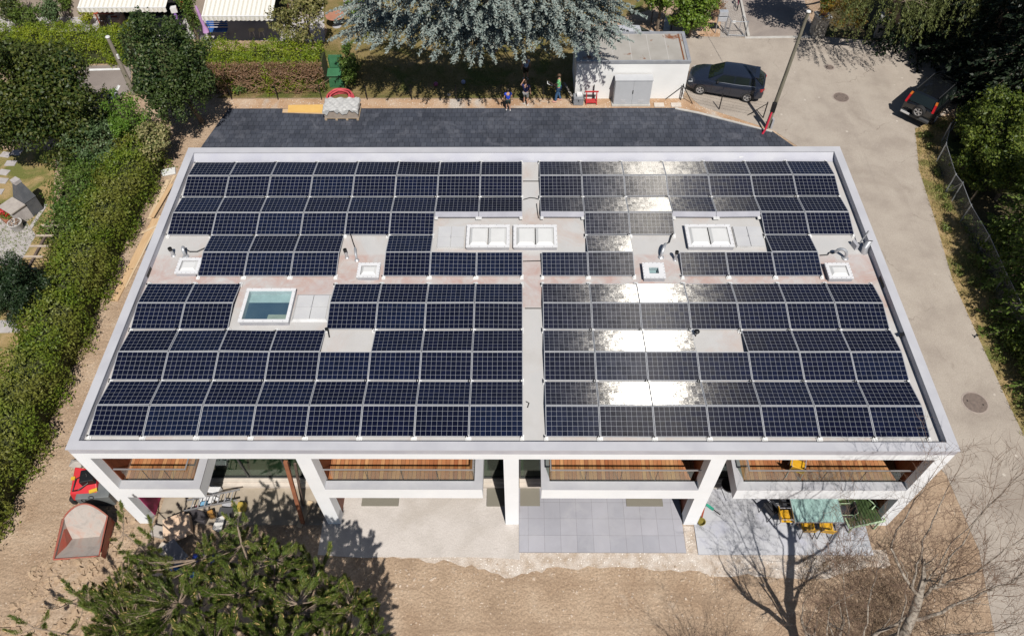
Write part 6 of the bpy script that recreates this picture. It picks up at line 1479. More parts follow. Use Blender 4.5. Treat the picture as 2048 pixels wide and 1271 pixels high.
# gate pillars, gate, letterboxes, bicycle
m, nt, N, L, out = nodes('rubble_masonry'); p = N.new('ShaderNodeBsdfPrincipled'); p.inputs['Roughness'].default_value = 0.85; L.new(p.outputs[0], out.inputs[0])
vo = N.new('ShaderNodeTexVoronoi'); vo.feature = 'DISTANCE_TO_EDGE'; vo.inputs['Scale'].default_value = 4.5; L.new(pos(N), vo.inputs['Vector'])
vo2 = N.new('ShaderNodeTexVoronoi'); vo2.inputs['Scale'].default_value = 4.5; L.new(pos(N), vo2.inputs['Vector'])
sp = N.new('ShaderNodeSeparateColor'); L.new(vo2.outputs['Color'], sp.inputs[0]); r = ramp(N, [(0.1, (0.26, 0.24, 0.21)), (0.9, (0.5, 0.47, 0.42))]); L.new(sp.outputs[0], r.inputs[0])
rj = ramp(N, [(0.02, (1, 1, 1)), (0.06, (0, 0, 0))]); L.new(vo.outputs['Distance'], rj.inputs[0]); L.new(mixc(N, L, rj.outputs[0], r.outputs[0], (0.16, 0.15, 0.13)), p.inputs['Base Color']); MASON = m
TERRA = M('terracotta', (0.36, 0.15, 0.085), 0.7, (0.3, 0.12, 0.07), 4)
def pillar(px, py, label, potlabel, plant, rz, w_=0.75, h_=1.35):
    c = G(px, py); t = thing('gate_pillar', label, 'pillar', c)
    b = MB(); b.box((c[0], c[1], h_/2), (w_, w_*0.85, h_), rz); b.build('masonry', MASON, t)
    b = MB(); b.box((c[0], c[1], h_+0.04), (w_+0.12, w_*0.85+0.12, 0.09), rz); b.build('capstone', M('capstone', (0.38, 0.38, 0.37), 0.8, (0.3, 0.3, 0.29), 5), t)
    t2 = thing('potted_plant', potlabel, 'plant pot', (c[0], c[1], h_+0.085))
    b = MB(); b.lathe([(0.16, h_+0.085), (0.25, h_+0.33), (0.27, h_+0.34), (0.27, h_+0.39), (0.23, h_+0.39), (0.22, h_+0.33), (0.0, h_+0.33)], 18, (c[0], c[1], 0)); b.build('pot', TERRA, t2, smooth=True)
    if plant: npmesh('foliage', clump_leaves([(c[0], c[1], h_+0.75, 0.42, 0.36, 0.4), (c[0]+.1, c[1], h_+0.95, 0.3, 0.3, 0.3)], 150, 0.12), 4, L_BRIGHT, t2)
pillar(1632, 72, 'stone gate pillar carrying a leafy potted plant', 'terracotta pot with bright green plant on the left gate pillar', True, 0.1)
pillar(1758, 74, 'stone gate pillar half hidden under the willow', 'terracotta pot on the gate pillar under the willow', False, -0.3, 0.65)
t = thing('garden_gate', 'open galvanised metal gate frame beside the footpath', 'gate', G(1470, 73))
pts = [G(1455, 73), G(1489, 74)]; hh = 1.05
for p_ in pts: MB().tube([p_, p_+np.array([0, 0, hh])], 0.035, 6).build('post', GALV, t)
a_, b_ = pts[0]+np.array([0.05, 0.0, 0]), pts[1]+np.array([-0.05, 0, 0])
fr_ = MB()
for z in (0.1, hh-0.05): fr_.tube([a_+np.array([0, 0, z]), b_+np.array([0, 0, z])], 0.022, 6)
q_ = G(1450, 62); fr_.tube([a_+np.array([0, 0, 0.1]), q_+np.array([0, 0, 0.1]), q_+np.array([0, 0, hh-0.05]), a_+np.array([0, 0, hh-0.05])], 0.02, 6); q2 = G(1478, 60); fr_.tube([b_+np.array([0, 0, 0.1]), q2+np.array([0, 0, 0.1]), q2+np.array([0, 0, hh-0.05]), b_+np.array([0, 0, hh-0.05])], 0.02, 6)
fr_.build('frame', GALV, t)
MB().box(V(G(1463, 66))+Vector((0, 0, 0.75)), (0.2, 0.03, 0.16)).build('sign_plate', M('plate_white', (0.75, 0.75, 0.74), 0.5), t)
t = thing('letterbox_stand', 'grey steel letterbox stand beside the footpath', 'letterboxes', G(1440, 66))
for px in (1430, 1447): MB().tube([G(px, 67), G(px, 67)+np.array([0, 0, 1.3])], 0.03, 6).build('leg', GALV, t)
c = G(1438.5, 66)
for k, z in enumerate((0.95, 1.3)): MB().box((c[0], c[1]+0.05, z), (0.52, 0.3, 0.28)).build('letterbox', M('steel_box', (0.52, 0.54, 0.58), 0.35, metal=0.3), t, bevel=0.01)
t = thing('bicycle', 'pink bicycle leaning on the kerb at the top edge', 'bicycle', G(1473, 12))
c = G(1472, 20); d = G(1475, -6)-c; d /= np.linalg.norm(d); PKB = M('pink_paint', (0.45, 0.03, 0.12), 0.4)
def P2(a, z): return V(c)+Vector(d)*a+Vector((0.06, 0, z))
for a in (0.0, 1.02):
    b = MB(); n = 24; b.tube([P2(a+0.33*math.cos(2*PI*k/n), 0.34+0.33*math.sin(2*PI*k/n)) for k in range(n+1)], 0.02, 6, cap=False); wv = b.build('wheel', TYRE, t, smooth=True)
b = MB()
for a0, z0, a1__, z1 in ((0, .34, .42, .34), (.42, .34, .3, .85), (.3, .8, .85, .85), (.42, .34, .85, .85), (0, .34, .3, .75), (1.02, .34, .85, .85), (.85, .85, .82, 1.0)): b.tube([P2(a0, z0), P2(a1__, z1)], 0.022, 6)
b.build('frame', PKB, t); MB().box(P2(0.28, 0.9), (0.12, 0.24, 0.06)).build('saddle', BLACK, t); b = MB(); b.tube([P2(.82, 1.0)+Vector((-.28, 0, 0)), P2(.82, 1.02)+Vector((.28, 0, 0))], 0.018, 6); b.build('handlebar', BLACK, t)
# concrete gate post beyond the garage
tag(MB().bar(V(G(1332, 66)), V(G(1336, 34, 0.0))+Vector((0, 0, 0.04)), 0.4, 0.04).build('garden_path_slab', MATS['concrete']), 'narrow pale path slab behind the garage', 'slab')
pf = [G(1256, 60), G(1300, 60), G(1325, 60), G(1342, 60), G(1372, 68)]
t = fence('wire_fence', 'tall thin mesh fence behind the garage and laurel', pf, 1.3)
# ------------------------------------------------------------------ people
SKIN = M('skin', (0.52, 0.3, 0.21), 0.6, (0.48, 0.27, 0.18), 5)
def skinned(name, verts, edges, radii, mat, parent, sub=2, root=0):
    me = bpy.data.meshes.new(name); me.from_pydata([tuple(v) for v in verts], edges, []); me.materials.append(mat)
    o = bpy.data.objects.new(name, me); COL.objects.link(o); o.parent = parent
    sk = o.modifiers.new('skin', 'SKIN'); sk.use_smooth_shade = True
    for k, d in enumerate(me.skin_vertices[0].data):
        r = radii[k]; d.radius = (r, r) if not isinstance(r, tuple) else r; d.use_root = (k == root)
    ss = o.modifiers.new('subdivision', 'SUBSURF'); ss.levels = sub; ss.render_levels = sub
    return o
def person(label, loc, face, H, shirt, legs, hair, arms, bare_legs=True, short_hair=True, stride=0.0, shoe=(0.7, 0.7, 0.68), beard=None, sleeves=0.55, stripes=None):
    """face: heading in degrees (0 = away from the camera); arms: (left elbow, left wrist, right elbow, right wrist) for a height of 1.75"""
    t = thing('person', label, 'person', loc, R_(face), 'people behind the building'); k = H/1.75
    J = {'pelvis': (0, 0, .95), 'spine': (0, 0.01, 1.14), 'chest': (0, 0, 1.34), 'neck': (0, 0, 1.49), 'head': (0, .03, 1.62), 'crown': (0, .02, 1.71), 'nose': (0, .115, 1.61),
         'sl': (-.18, 0, 1.41), 'el': arms[0], 'wl': arms[1], 'sr': (.18, 0, 1.41), 'er': arms[2], 'wr': arms[3],
         'hl': (-.095, 0, .88), 'kl': (-.11, .03+stride*0.5, .5), 'al': (-.115, stride, .09), 'tl': (-.13, .13+stride, .035),
         'hr': (.095, 0, .88), 'kr': (.11, .03-stride*0.3, .5), 'ar': (.115, -stride, .09), 'tr': (.13, .13-stride, .035)}
    rad = dict(pelvis=.125, spine=.115, chest=(.15, .105), neck=.055, head=.098, crown=.075, nose=.016, sl=.06, el=.043, wl=.029, sr=.06, er=.043, wr=.029, hl=.09, kl=.058, al=.04, tl=.034, hr=.09, kr=.058, ar=.04, tr=.034)
    E = [('pelvis', 'spine'), ('spine', 'chest'), ('chest', 'neck'), ('neck', 'head'), ('head', 'crown'), ('head', 'nose'), ('chest', 'sl'), ('sl', 'el'), ('el', 'wl'), ('chest', 'sr'), ('sr', 'er'), ('er', 'wr'), ('pelvis', 'hl'), ('hl', 'kl'), ('kl', 'al'), ('al', 'tl'), ('pelvis', 'hr'), ('hr', 'kr'), ('kr', 'ar'), ('ar', 'tr')]
    for s, sg in (('l', -1), ('r', 1)):
        e, w_ = Vector(J['e'+s]), Vector(J['w'+s]); d = (w_-e).normalized(); side = d.cross(Vector((0, 1, 0.2))).normalized(); palm = w_+d*.07
        J['p'+s] = tuple(palm); rad['p'+s] = .03; E.append(('w'+s, 'p'+s))
        for f in range(4):
            b0 = palm+side*(f-1.5)*.019+d*.02; l = (.06, .07, .066, .052)[f]
            J[f'f{s}{f}'] = tuple(b0+d*l*0.5); J[f'g{s}{f}'] = tuple(b0+d*l+Vector((0, 0.012, -0.012))); rad[f'f{s}{f}'] = .0095; rad[f'g{s}{f}'] = .008
            E += [('p'+s, f'f{s}{f}'), (f'f{s}{f}', f'g{s}{f}')]
        J['th'+s] = tuple(palm-d*.02+side*.05*(1 if s == 'l' else -1)+d*.03); rad['th'+s] = .01; E.append(('p'+s, 'th'+s))
    names = list(J); idx = {n: i for i, n in enumerate(names)}
    def sc(r): return tuple(x*k for x in r) if isinstance(r, tuple) else r*k
    skinned('body', [Vector(J[n])*k for n in names], [(idx[a], idx[b]) for a, b in E], [sc(rad[n]) for n in names], SKIN, t, 1)
    # shirt
    ns = ['pelvis', 'spine', 'chest', 'sl', 'ml', 'sr', 'mr']; JJ = dict(J)
    JJ['ml'] = tuple(Vector(J['sl']).lerp(Vector(J['el']), sleeves)); JJ['mr'] = tuple(Vector(J['sr']).lerp(Vector(J['er']), sleeves)); JJ['pelvis'] = (0, 0, .9); JJ['chest'] = (0, 0, 1.38)
    rs = dict(pelvis=(.165, .135), spine=(.165, .13), chest=(.175, .12), sl=.08, ml=.066, sr=.08, mr=.066)
    i2 = {n: i for i, n in enumerate(ns)}
    skinned('shirt', [Vector(JJ[n])*k for n in ns], [(i2[a], i2[b]) for a, b in (('pelvis', 'spine'), ('spine', 'chest'), ('chest', 'sl'), ('sl', 'ml'), ('chest', 'sr'), ('sr', 'mr'))], [sc(rs[n]) for n in ns], shirt, t, 2)
    ns = ['pelvis', 'hl', 'kl', 'hr', 'kr']+([] if bare_legs else ['al', 'ar'])
    JJ = dict(J); JJ['pelvis'] = (0, 0, .93)
    if bare_legs: JJ['kl'] = tuple(Vector(J['hl']).lerp(Vector(J['kl']), .95)); JJ['kr'] = tuple(Vector(J['hr']).lerp(Vector(J['kr']), .95))
    rs = dict(pelvis=(.15, .125), hl=.105, kl=.082, hr=.105, kr=.082, al=.062, ar=.062); i2 = {n: i for i, n in enumerate(ns)}
    ed = [('pelvis', 'hl'), ('hl', 'kl'), ('pelvis', 'hr'), ('hr', 'kr')]+([] if bare_legs else [('kl', 'al'), ('kr', 'ar')])
    skinned('shorts' if bare_legs else 'trousers', [Vector(JJ[n])*k for n in ns], [(i2[a], i2[b]) for a, b in ed], [sc(rs[n]) for n in ns], legs, t, 2)
    b = MB(); b.blob((0, -.004*k, 1.675*k), (.108*k, .122*k, .105*k), seed=3, amp=0.06, sub=2)
    if not short_hair: b.blob((0, -.06*k, 1.58*k), (.1*k, .07*k, .13*k), seed=4, amp=0.06, sub=2)
    b.build('hair', hair, t, smooth=True, world=False)
    if beard is not None: MB().blob((0, .085*k, 1.565*k), (.06*k, .05*k, .06*k), seed=5, amp=0.05, sub=2).build('beard', beard, t, smooth=True, world=False)
    for s in ('l', 'r'):
        a, q = Vector(J['a'+s])*k, Vector(J['t'+s])*k
        MB().blob(((a+q)/2)*1.0+Vector((0, 0.0, -0.012)), (.052*k, .145*k, .05*k), seed=2, amp=0.02, sub=2).build('shoe', M('shoe_%d' % int(shoe[2]*100), shoe, 0.6), t, smooth=True, world=False)
    return t
HB = M('brown_hair', (0.09, 0.05, 0.028), 0.6); HD = M('dark_hair', (0.02, 0.014, 0.01), 0.6)
down = ((-.26, 0, 1.14), (-.28, .06, .9), (.26, 0, 1.14), (.28, .06, .9))
z_ = 0.0
c = (G(1010, 221)+G(1023, 222))/2; c[2] = 0.012
person('child in bright blue shirt and dark shorts standing on the paving edge', c, 8, 1.42, M('royal_blue_cloth', (0.02, 0.07, 0.55), 0.8), M('dark_shorts', (0.012, 0.03, 0.03), 0.8), HD, down, stride=0.04)
c = (G(1048, 211)+G(1055, 209))/2; c[2] = 0.005
person('boy in navy shirt and grey shorts shading his eyes by the fence', c, -14, 1.6, M('navy_cloth', (0.012, 0.018, 0.09), 0.8), M('grey_shorts', (0.24, 0.24, 0.24), 0.8), HB, ((-.34, .08, 1.3), (-.2, .16, 1.56), (.26, 0, 1.14), (.28, .05, .9)), stride=0.06)
c = (G(1110, 203)+G(1122, 203))/2; c[2] = 0.005
t = person('man in light green shirt and jeans holding a tablet in front of himself', c, 82, 1.78, M('mint_cloth', (0.2, 0.58, 0.24), 0.8), M('jeans', (0.05, 0.13, 0.27), 0.8, (0.04, 0.1, 0.21), 8), HB, ((-.25, .1, 1.16), (-.14, .36, 1.2), (.24, .0, 1.14), (.2, .2, .98)), bare_legs=False, stride=0.13, beard=HD, shoe=(0.62, 0.33, 0.27))
q = V(c)+Vector((-0.5, -0.06, 1.22))
tb = thing('tablet', 'white framed dark tablet held by the man in green', 'tablet', q)
MB().box(q, (0.34, 0.26, 0.02), rot=Matrix.Rotation(R_(28), 3, 'Y')).build('case', M('tablet_white', (0.75, 0.75, 0.74), 0.5), tb, bevel=0.006); MB().box(q+Vector((0.008, 0, 0.013)), (0.26, 0.19, 0.006), rot=Matrix.Rotation(R_(28), 3, 'Y')).build('screen', BLACK, tb)
c = G(1052, 160); c[2] = 0.005
m, nt, N, L, out = nodes('striped_cloth'); p = N.new('ShaderNodeBsdfPrincipled'); p.inputs['Roughness'].default_value = 0.8; L.new(p.outputs[0], out.inputs[0])
wv = N.new('ShaderNodeTexWave'); wv.bands_direction = 'Z'; wv.inputs['Scale'].default_value = 5; L.new(objc(N), wv.inputs[0]); r = ramp(N, [(0.45, (0.05, 0.2, 0.5)), (0.55, (0.5, 0.55, 0.62))]); L.new(wv.outputs['Fac'], r.inputs[0]); L.new(r.outputs[0], p.inputs['Base Color'])
person('person in blue striped shirt standing in the cedar shade', c, 20, 1.55, m, HD, HB, down, stride=0.02)
# ------------------------------------------------------------------ terraces at the top left
m, nt, N, L, out = nodes('awning_fabric'); p = N.new('ShaderNodeBsdfPrincipled'); p.inputs['Roughness'].default_value = 0.85; L.new(p.outputs[0], out.inputs[0])
sx = N.new('ShaderNodeSeparateXYZ'); L.new(pos(N), sx.inputs[0]); fr = math_(N, L, 'FRACT', math_(N, L, 'DIVIDE', sx.outputs[0], 0.27))
r = ramp(N, [(0.0, (0.7, 0.68, 0.64)), (0.42, (0.7, 0.68, 0.64)), (0.46, (0.32, 0.33, 0.25)), (0.52, (0.62, 0.58, 0.5)), (0.66, (0.62, 0.58, 0.5)), (0.7, (0.36, 0.36, 0.28)), (0.76, (0.7, 0.68, 0.64))]); L.new(fr, r.inputs[0]); L.new(r.outputs[0], p.inputs['Base Color'])
r.color_ramp.interpolation = 'CONSTANT'; AWN = m
def awning(px0, px1, py, z, label, depth=3.2):
    a, b_ = G(px0, py, z), G(px1, py, z); y = (a[1]+b_[1])/2; x0, x1 = a[0], b_[0]
    t = thing('striped_awning', label, 'awning', ((x0+x1)/2, y, z-0.3), 0, 'striped awnings on the terraced houses')
    b = MB(); vs = [(x0, y, z), (x1, y, z), (x1, y+depth, z+0.75), (x0, y+depth, z+0.75)]
    b.add(vs+[(v[0], v[1], v[2]-0.012) for v in vs], [(0, 1, 2, 3), (7, 6, 5, 4), (0, 4, 5, 1), (1, 5, 6, 2), (2, 6, 7, 3), (3, 7, 4, 0)]); b.build('fabric', AWN, t)
    b = MB(); n = int((x1-x0)/0.135)*3; vs = []; fs = []
    for k in range(n+1):
        x = x0+(x1-x0)*k/n; s = 0.24+0.05*abs(math.sin(PI*k/6)); wv = 0.02*math.sin(k*0.9); vs += [(x, y-0.035, z-0.02), (x, y-0.05+wv, z-s)]
    fs = [(2*k, 2*k+1, 2*k+3, 2*k+2) for k in range(n)]; b.add(vs, fs); b.build('valance', AWN, t)
    b = MB(); b.tube([(x0, y-0.01, z), (x1, y-0.01, z)], 0.035, 8); b.build('front_bar', SKYW, t, smooth=True)
    for x in (x0+0.3, x1-0.3):
        b = MB(); b.bar((x, y+0.05, z-0.06), (x, y+1.5, z+0.1), 0.05, 0.05); b.bar((x, y+1.5, z+0.1), (x, y+depth, z+0.3), 0.05, 0.05); b.build('arm', SKYW, t)
    return x0, x1, y+depth
a0 = awning(155, 331, 15, 2.5, 'striped cream awning at the top left above the left hedge'); a1 = awning(403, 545, 32, 2.5, 'striped cream awning between ivy column and olive tree')
yw = max(a0[2], a1[2])
t = thing('terraced_house', 'terraced house at the top edge behind the striped awnings', 'house', (a0[0], yw, 0))
HW = M('house_wall', (0.4, 0.33, 0.27), 0.85, (0.34, 0.28, 0.23), 2)
b = MB(); b.bb(-40, a1[1]+1.5, yw+0.02, yw+8, 0, 5.4); b.build('wall', HW, t)
b = MB(); b.bb(-40.3, a1[1]+1.8, yw-0.2, yw+8.3, 5.4, 5.6); b.build('roof', M('roof_tiles', (0.3, 0.15, 0.1), 0.8, (0.24, 0.11, 0.08), 4), t)
for xa, xb in ((a0[0]+0.3, a0[1]-0.3), (a1[0]+0.3, a1[1]-0.3)):
    b = MB(); b.bb(xa, xb, yw-0.03, yw+0.015, 0.1, 2.2); w_ = b.build('window', CARGLASS, t)
    b = MB(); 
    for k in range(4): x = xa+(xb-xa)*k/3; b.bb(x-0.04, x+0.04, yw-0.06, yw-0.031, 0.05, 2.25)
    b.build('frame', M('brown_frame', (0.16, 0.07, 0.04), 0.6), w_)
PURP = M('lilac_cloth', (0.46, 0.27, 0.5), 0.8, (0.4, 0.22, 0.44), 6); PURP2 = M('violet_cloth', (0.24, 0.12, 0.4), 0.8)
def parasol(px, py, z, label, mat, lean):
    """closed parasol whose top is seen at (px, py)"""
    T = G(px, py, z); Bq = T+np.array([lean, -0.1, -z]); Bq[2] = 0.0
    t = thing('folded_parasol', label, 'parasol', Bq, 0); ax = (T-Bq)/np.linalg.norm(T-Bq); Ln = np.linalg.norm(T-Bq)
    rot = Vector((0, 0, 1)).rotation_difference(Vector(ax)).to_matrix()
    MB().tube([Bq, T], 0.022, 8).build('pole', ALU, t, smooth=True)
    prof = [(0.02, Ln), (0.07, Ln-0.15), (0.11, Ln*0.68), (0.09, Ln*0.52), (0.17, Ln*0.42), (0.21, Ln*0.36), (0.02, Ln*0.37)]
    MB().lathe(prof, 14, Bq, rot=rot).build('canopy', mat, t, smooth=True)
    MB().lathe([(0.24, 0), (0.24, 0.08), (0.05, 0.1)], 16, (Bq[0], Bq[1], 0)).build('base', MATS['concrete'], t)
parasol(391, 11, 2.6, 'folded lilac parasol left of the right striped awning', PURP, 0.18); parasol(347, 20, 1.9, 'folded violet parasol with white cover beside the ivy column', PURP2, 0.05)
c = G(347, 20, 1.9); tag(MB().box(V(c)+Vector((0, 0.05, 0.0)), (0.36, 0.3, 0.3), 0.3).build('white_cover', SKYW), 'white box cover on top of the violet folded parasol', 'cover')
c = G(362, 2, 1.6); tag(MB().box(V(c), (0.35, 0.08, 0.9), 0.2).build('orange_screen', M('orange_panel', (0.6, 0.22, 0.06), 0.6)), 'orange screen panel at the top edge beside the ivy column', 'panel')
BLUE = M('blue_fabric', (0.03, 0.13, 0.42), 0.7, (0.02, 0.09, 0.32), 6)
c = G(438, 73); t = thing('garden_bench', 'blue garden bench under the right striped awning', 'bench', c)
b = MB()
for k in range(4): b.box((c[0], c[1]-0.18+k*0.12, 0.44), (1.3, 0.1, 0.03))
b.build('seat', BLUE, t)
b = MB()
for k in range(3): b.box((c[0], c[1]+0.28+k*0.03, 0.56+k*0.13), (1.3, 0.03, 0.1))
b.build('backrest', BLUE, t)
for s in (-1, 1):
    b = MB(); b.bar((c[0]+s*0.55, c[1]-0.22, 0), (c[0]+s*0.5, c[1]+0.2, 0.43), 0.04, 0.04); b.bar((c[0]+s*0.55, c[1]+0.3, 0), (c[0]+s*0.55, c[1]+0.36, 0.85), 0.04, 0.04); b.build('leg', GALV, t)
STOOLC = M('cream_seat', (0.62, 0.56, 0.36), 0.6)
for px, lb in ((507, 'left of two cream stools under the right striped awning'), (526, 'right of two cream stools under the right striped awning')):
    c = G(px, 73); t = thing('stool', lb, 'stool', c, 0, 'cream stools on the terrace')
    MB().lathe([(0.19, 0.43), (0.2, 0.46), (0.17, 0.48), (0, 0.485)], 18, c).build('seat', STOOLC, t, smooth=True)
    for k in range(4):
        a = PI/4+k*PI/2; MB().tube([V(c)+Vector((math.cos(a)*0.13, math.sin(a)*0.13, 0.43)), V(c)+Vector((math.cos(a)*0.23, math.sin(a)*0.23, 0))], 0.015, 6).build('leg', ALU, t)
REDW = M('red_brown_wood', (0.35, 0.075, 0.035), 0.7, (0.28, 0.06, 0.03), 5)
c = G(226, 44); t = thing('wooden_table', 'red brown wooden table under the left striped awning', 'table', c)
b = MB()
for k in range(5): b.box((c[0], c[1]-0.25+k*0.13, 0.72), (1.7, 0.12, 0.03))
b.build('tabletop', REDW, t)
for sx_ in (-0.75, 0.75):
    for sy in (-0.22, 0.22): MB().bar((c[0]+sx_, c[1]+sy, 0), (c[0]+sx_, c[1]+sy, 0.7), 0.06, 0.06).build('leg', REDW, t)
def basic_chair(loc, rz, label, seatm, framem, group, backm=None, name='garden_chair', hb=0.86):
    t = thing(name, label, 'chair', loc, rz, group); backm = backm or seatm
    MB().box((0, 0, 0.45), (0.46, 0.46, 0.03)).build('seat', seatm, t, world=False)
    MB().box((0, -0.26, 0.68), (0.44, 0.03, 0.36), rot=Matrix.Rotation(R_(12), 3, 'X')).build('backrest', backm, t, world=False)
    for sx_ in (-0.22, 0.22):
        MB().tube([(sx_, 0.22, 0), (sx_, 0.21, 0.66), (sx_, -0.2, 0.66)], 0.015, 6).build('armrest', framem, t, world=False)
        MB().tube([(sx_, -0.3, 0), (sx_, -0.2, 0.44), (sx_, -0.3, hb)], 0.016, 6).build('rear_leg', framem, t, world=False)
    return t
BRN = M('cane_brown', (0.32, 0.19, 0.1), 0.7); WHT = M('white_plastic_seat', (0.7, 0.69, 0.66), 0.5)
for px, mt, lb in ((213, BRN, 'brown cane chair at the left terrace behind the hedge'), (231, WHT, 'white chair between two others on the left terrace'), (236, REDW, 'red brown chair beside pale cloth on the left terrace')):
    c = G(px, 60 if px < 230 else 62); basic_chair((c[0], c[1], 0), R_(180), lb, mt, SKYB, 'chairs on the left terrace')
c = G(243, 55); tag(MB().box(V(c)+Vector((0, 0, 0.38)), (0.5, 0.9, 0.76)).build('pale_cabinet', M('blush_board', (0.55, 0.4, 0.34), 0.7), bevel=0.01), 'pale pink cabinet on the left terrace next to the conical tree', 'cabinet')
c = G(674, 52); t = thing('round_table', 'round terracotta coloured table on the lawn beside the olive tree', 'table', c)
MB().lathe([(0.0, 0.7), (0.58, 0.7), (0.6, 0.72), (0.58, 0.745), (0.0, 0.75)], 28, c).build('tabletop', M('terracotta_top', (0.42, 0.2, 0.13), 0.6, (0.36, 0.17, 0.11), 3), t)
MB().lathe([(0.3, 0), (0.28, 0.04), (0.05, 0.08), (0.05, 0.7)], 16, c).build('pedestal', SKYB, t)
for px, py, lb in ((690, 32, 'small grey side table beyond the round table'), (697, 14, 'small grey stool at the top edge beside the blue cedar')):
    c = G(px, py); t = thing('side_table', lb, 'table', c); MB().box(V(c)+Vector((0, 0, 0.47)), (0.5, 0.4, 0.04), 0.2).build('tabletop', M('grey_top', (0.36, 0.33, 0.31), 0.6), t)
    for s in ((-1, -1), (1, -1), (1, 1), (-1, 1)): MB().bar(V(c)+Vector((s[0]*0.2, s[1]*0.15, 0)), V(c)+Vector((s[0]*0.2, s[1]*0.15, 0.46)), 0.03, 0.03).build('leg', SKYB, t)
c = G(748, 20, 1.6); tag(MB().lathe([(0.02, 0.75), (0.06, 0.6), (0.13, 0.1), (0.12, 0.0), (0.02, 0.0)], 12, V(c)-Vector((0, 0, 0.2))).build('red_windsock', M('red_cloth', (0.6, 0.05, 0.05), 0.7), smooth=True), 'red cloth hanging at the edge of the blue cedar', 'cloth')
# ------------------------------------------------------------------ garden at the left edge
STN = M('garden_stone', (0.44, 0.41, 0.4), 0.85, (0.36, 0.33, 0.32), 3, 0.2)
sheet('garden_terrace', Gp([(-200, 420), (50, 440), (72, 470), (38, 530), (-200, 540)]), Z*2, STN); sheet('garden_path', Gp([(-200, 640), (20, 640), (60, 664), (-200, 672)]), Z*2, STN)
for k, (px, py) in enumerate(((12, 310), (33, 306), (22, 327), (8, 345), (5, 362), (-4, 384))):
    c = G(px, py); tag(MB().box((c[0], c[1], 0.02), (0.55, 0.4, 0.05), -0.2+0.1*(k % 3)).build('stepping_stone', STN, bevel=0.01), ['grey stepping stone at the top of the garden path', 'grey stepping stone right of the top of the garden path', 'grey stepping stone second along the garden path', 'grey stepping stone third along the garden path', 'grey stepping stone just above the barbecue', 'grey stepping stone cut by the left frame edge'][k], 'stepping stone', 'stepping stones in the dry lawn')
tufts('terrace_grass', Gp([(-20, 445), (95, 412), (85, 460), (40, 525), (-20, 530)]), 1800, 0.04, 0.14, leafmat('weed_blade', [(0.14, 0.2, 0.04), (0.22, 0.26, 0.07)], 0.2))
kind(MB().prism(Gp([(90, 408), (96, 410), (62, 462), (56, 460)]), 0, 0.05).build('kerb', STN), 'structure')
c = G(44, 436); a = R_(-32); t = thing('barbecue', 'grey stone barbecue with dark tapered hood on the dry lawn', 'barbecue', c, a)
SLATE = M('dark_hood', (0.1, 0.105, 0.115), 0.6, (0.075, 0.08, 0.09), 4)
MB().box((0, 0, 0.42), (0.85, 0.75, 0.84)).build('base', STN, t, world=False); MB().box((0, -0.05, 0.87), (1.0, 0.8, 0.07)).build('worktop', M('worktop', (0.42, 0.38, 0.34), 0.7, (0.35, 0.31, 0.28), 6), t, world=False, bevel=0.01)
b = MB(); b.add([(-.45, .36, .9), (.45, .36, .9), (.45, 1.0, .9), (-.45, 1.0, .9), (-.16, .62, 1.75), (.16, .62, 1.75), (.16, .9, 1.75), (-.16, .9, 1.75)], [(0, 1, 5, 4), (1, 2, 6, 5), (2, 3, 7, 6), (3, 0, 4, 7), (4, 5, 6, 7)]); b.box((0, .68, .44), (.85, .6, .88)); b.build('hood', SLATE, t, world=False)
MB().box((0, .76, 1.85), (.36, .32, .2)).build('chimney', STN, t, world=False, bevel=0.01)
c = G(12, 436); t = thing('flower_trough', 'terracotta trough full of red flowers beside the barbecue', 'planter', c, R_(-40))
MB().box((0, 0, 0.22), (1.5, 0.42, 0.4)).build('trough', TERRA, t, world=False, bevel=0.03)
cl = [(x, 0.02*x, 0.5, 0.26, 0.24, 0.2) for x in (-.6, -.35, -.1, .15, .4, .62)]
npmesh('foliage', clump_leaves(cl, 130, 0.1), 4, L_BRIGHT, t, world=False)
npmesh('flowers', clump_leaves([(x+.05*math.sin(9*x), 0, .62, .24, .22, .13) for x in (-.6, -.3, 0, .3, .6)], 55, 0.12, 0.9), 4, leafmat('red_petal', [(0.6, 0.02, 0.02), (0.5, 0.03, 0.05)], 0.2), t, world=False)
c = G(38, 458); t = thing('round_planter', 'round concrete planter with dry brown plant', 'planter', c)
MB().lathe([(0.22, 0), (0.32, 0.42), (0.34, 0.45), (0.29, 0.45), (0.27, 0.4), (0, 0.4)], 20, c).build('pot', M('concrete_pot', (0.5, 0.48, 0.46), 0.8), t, smooth=True)
npmesh('dry_plant', clump_leaves([(c[0], c[1], 0.47, 0.26, 0.26, 0.12)], 200, 0.09), 4, L_BROWN, t)
WW = M('grey_timber', (0.5, 0.42, 0.34), 0.8, (0.42, 0.34, 0.27), 4); DW = M('dark_timber', (0.1, 0.07, 0.055), 0.8, (0.14, 0.1, 0.08), 5)
A_, B_ = G(108, 441, 1.7), G(46, 556, 1.7); t = thing('pergola', 'slim timber pergola with pale crossbars over the dry lawn', 'pergola', (B_[0], B_[1], 0))
MB().bar(V(A_), V(B_), 0.1, 0.1).build('beam', DW, t)
for px, py in ((100, 451), (89, 471), (78, 492), (67, 513), (55, 537)):
    c = G(px, py, 1.78); MB().box(V(c), (0.82, 0.08, 0.06)).build('crossbar', WW, t)
for f in (0.12, 0.9): q = A_+(B_-A_)*f; MB().bar((q[0], q[1], 0), (q[0], q[1], 1.65), 0.09, 0.09).build('post', DW, t)
q = A_+(B_-A_)*0.13; e_ = G(126, 488, 0.0); MB().bar(V(q), V(e_), 0.06, 0.06).build('brace', WW, t)
c = G(92, 560); t = thing('lattice_screen', 'dark square lattice plant screen beside the cypress', 'trellis', c); b = MB()
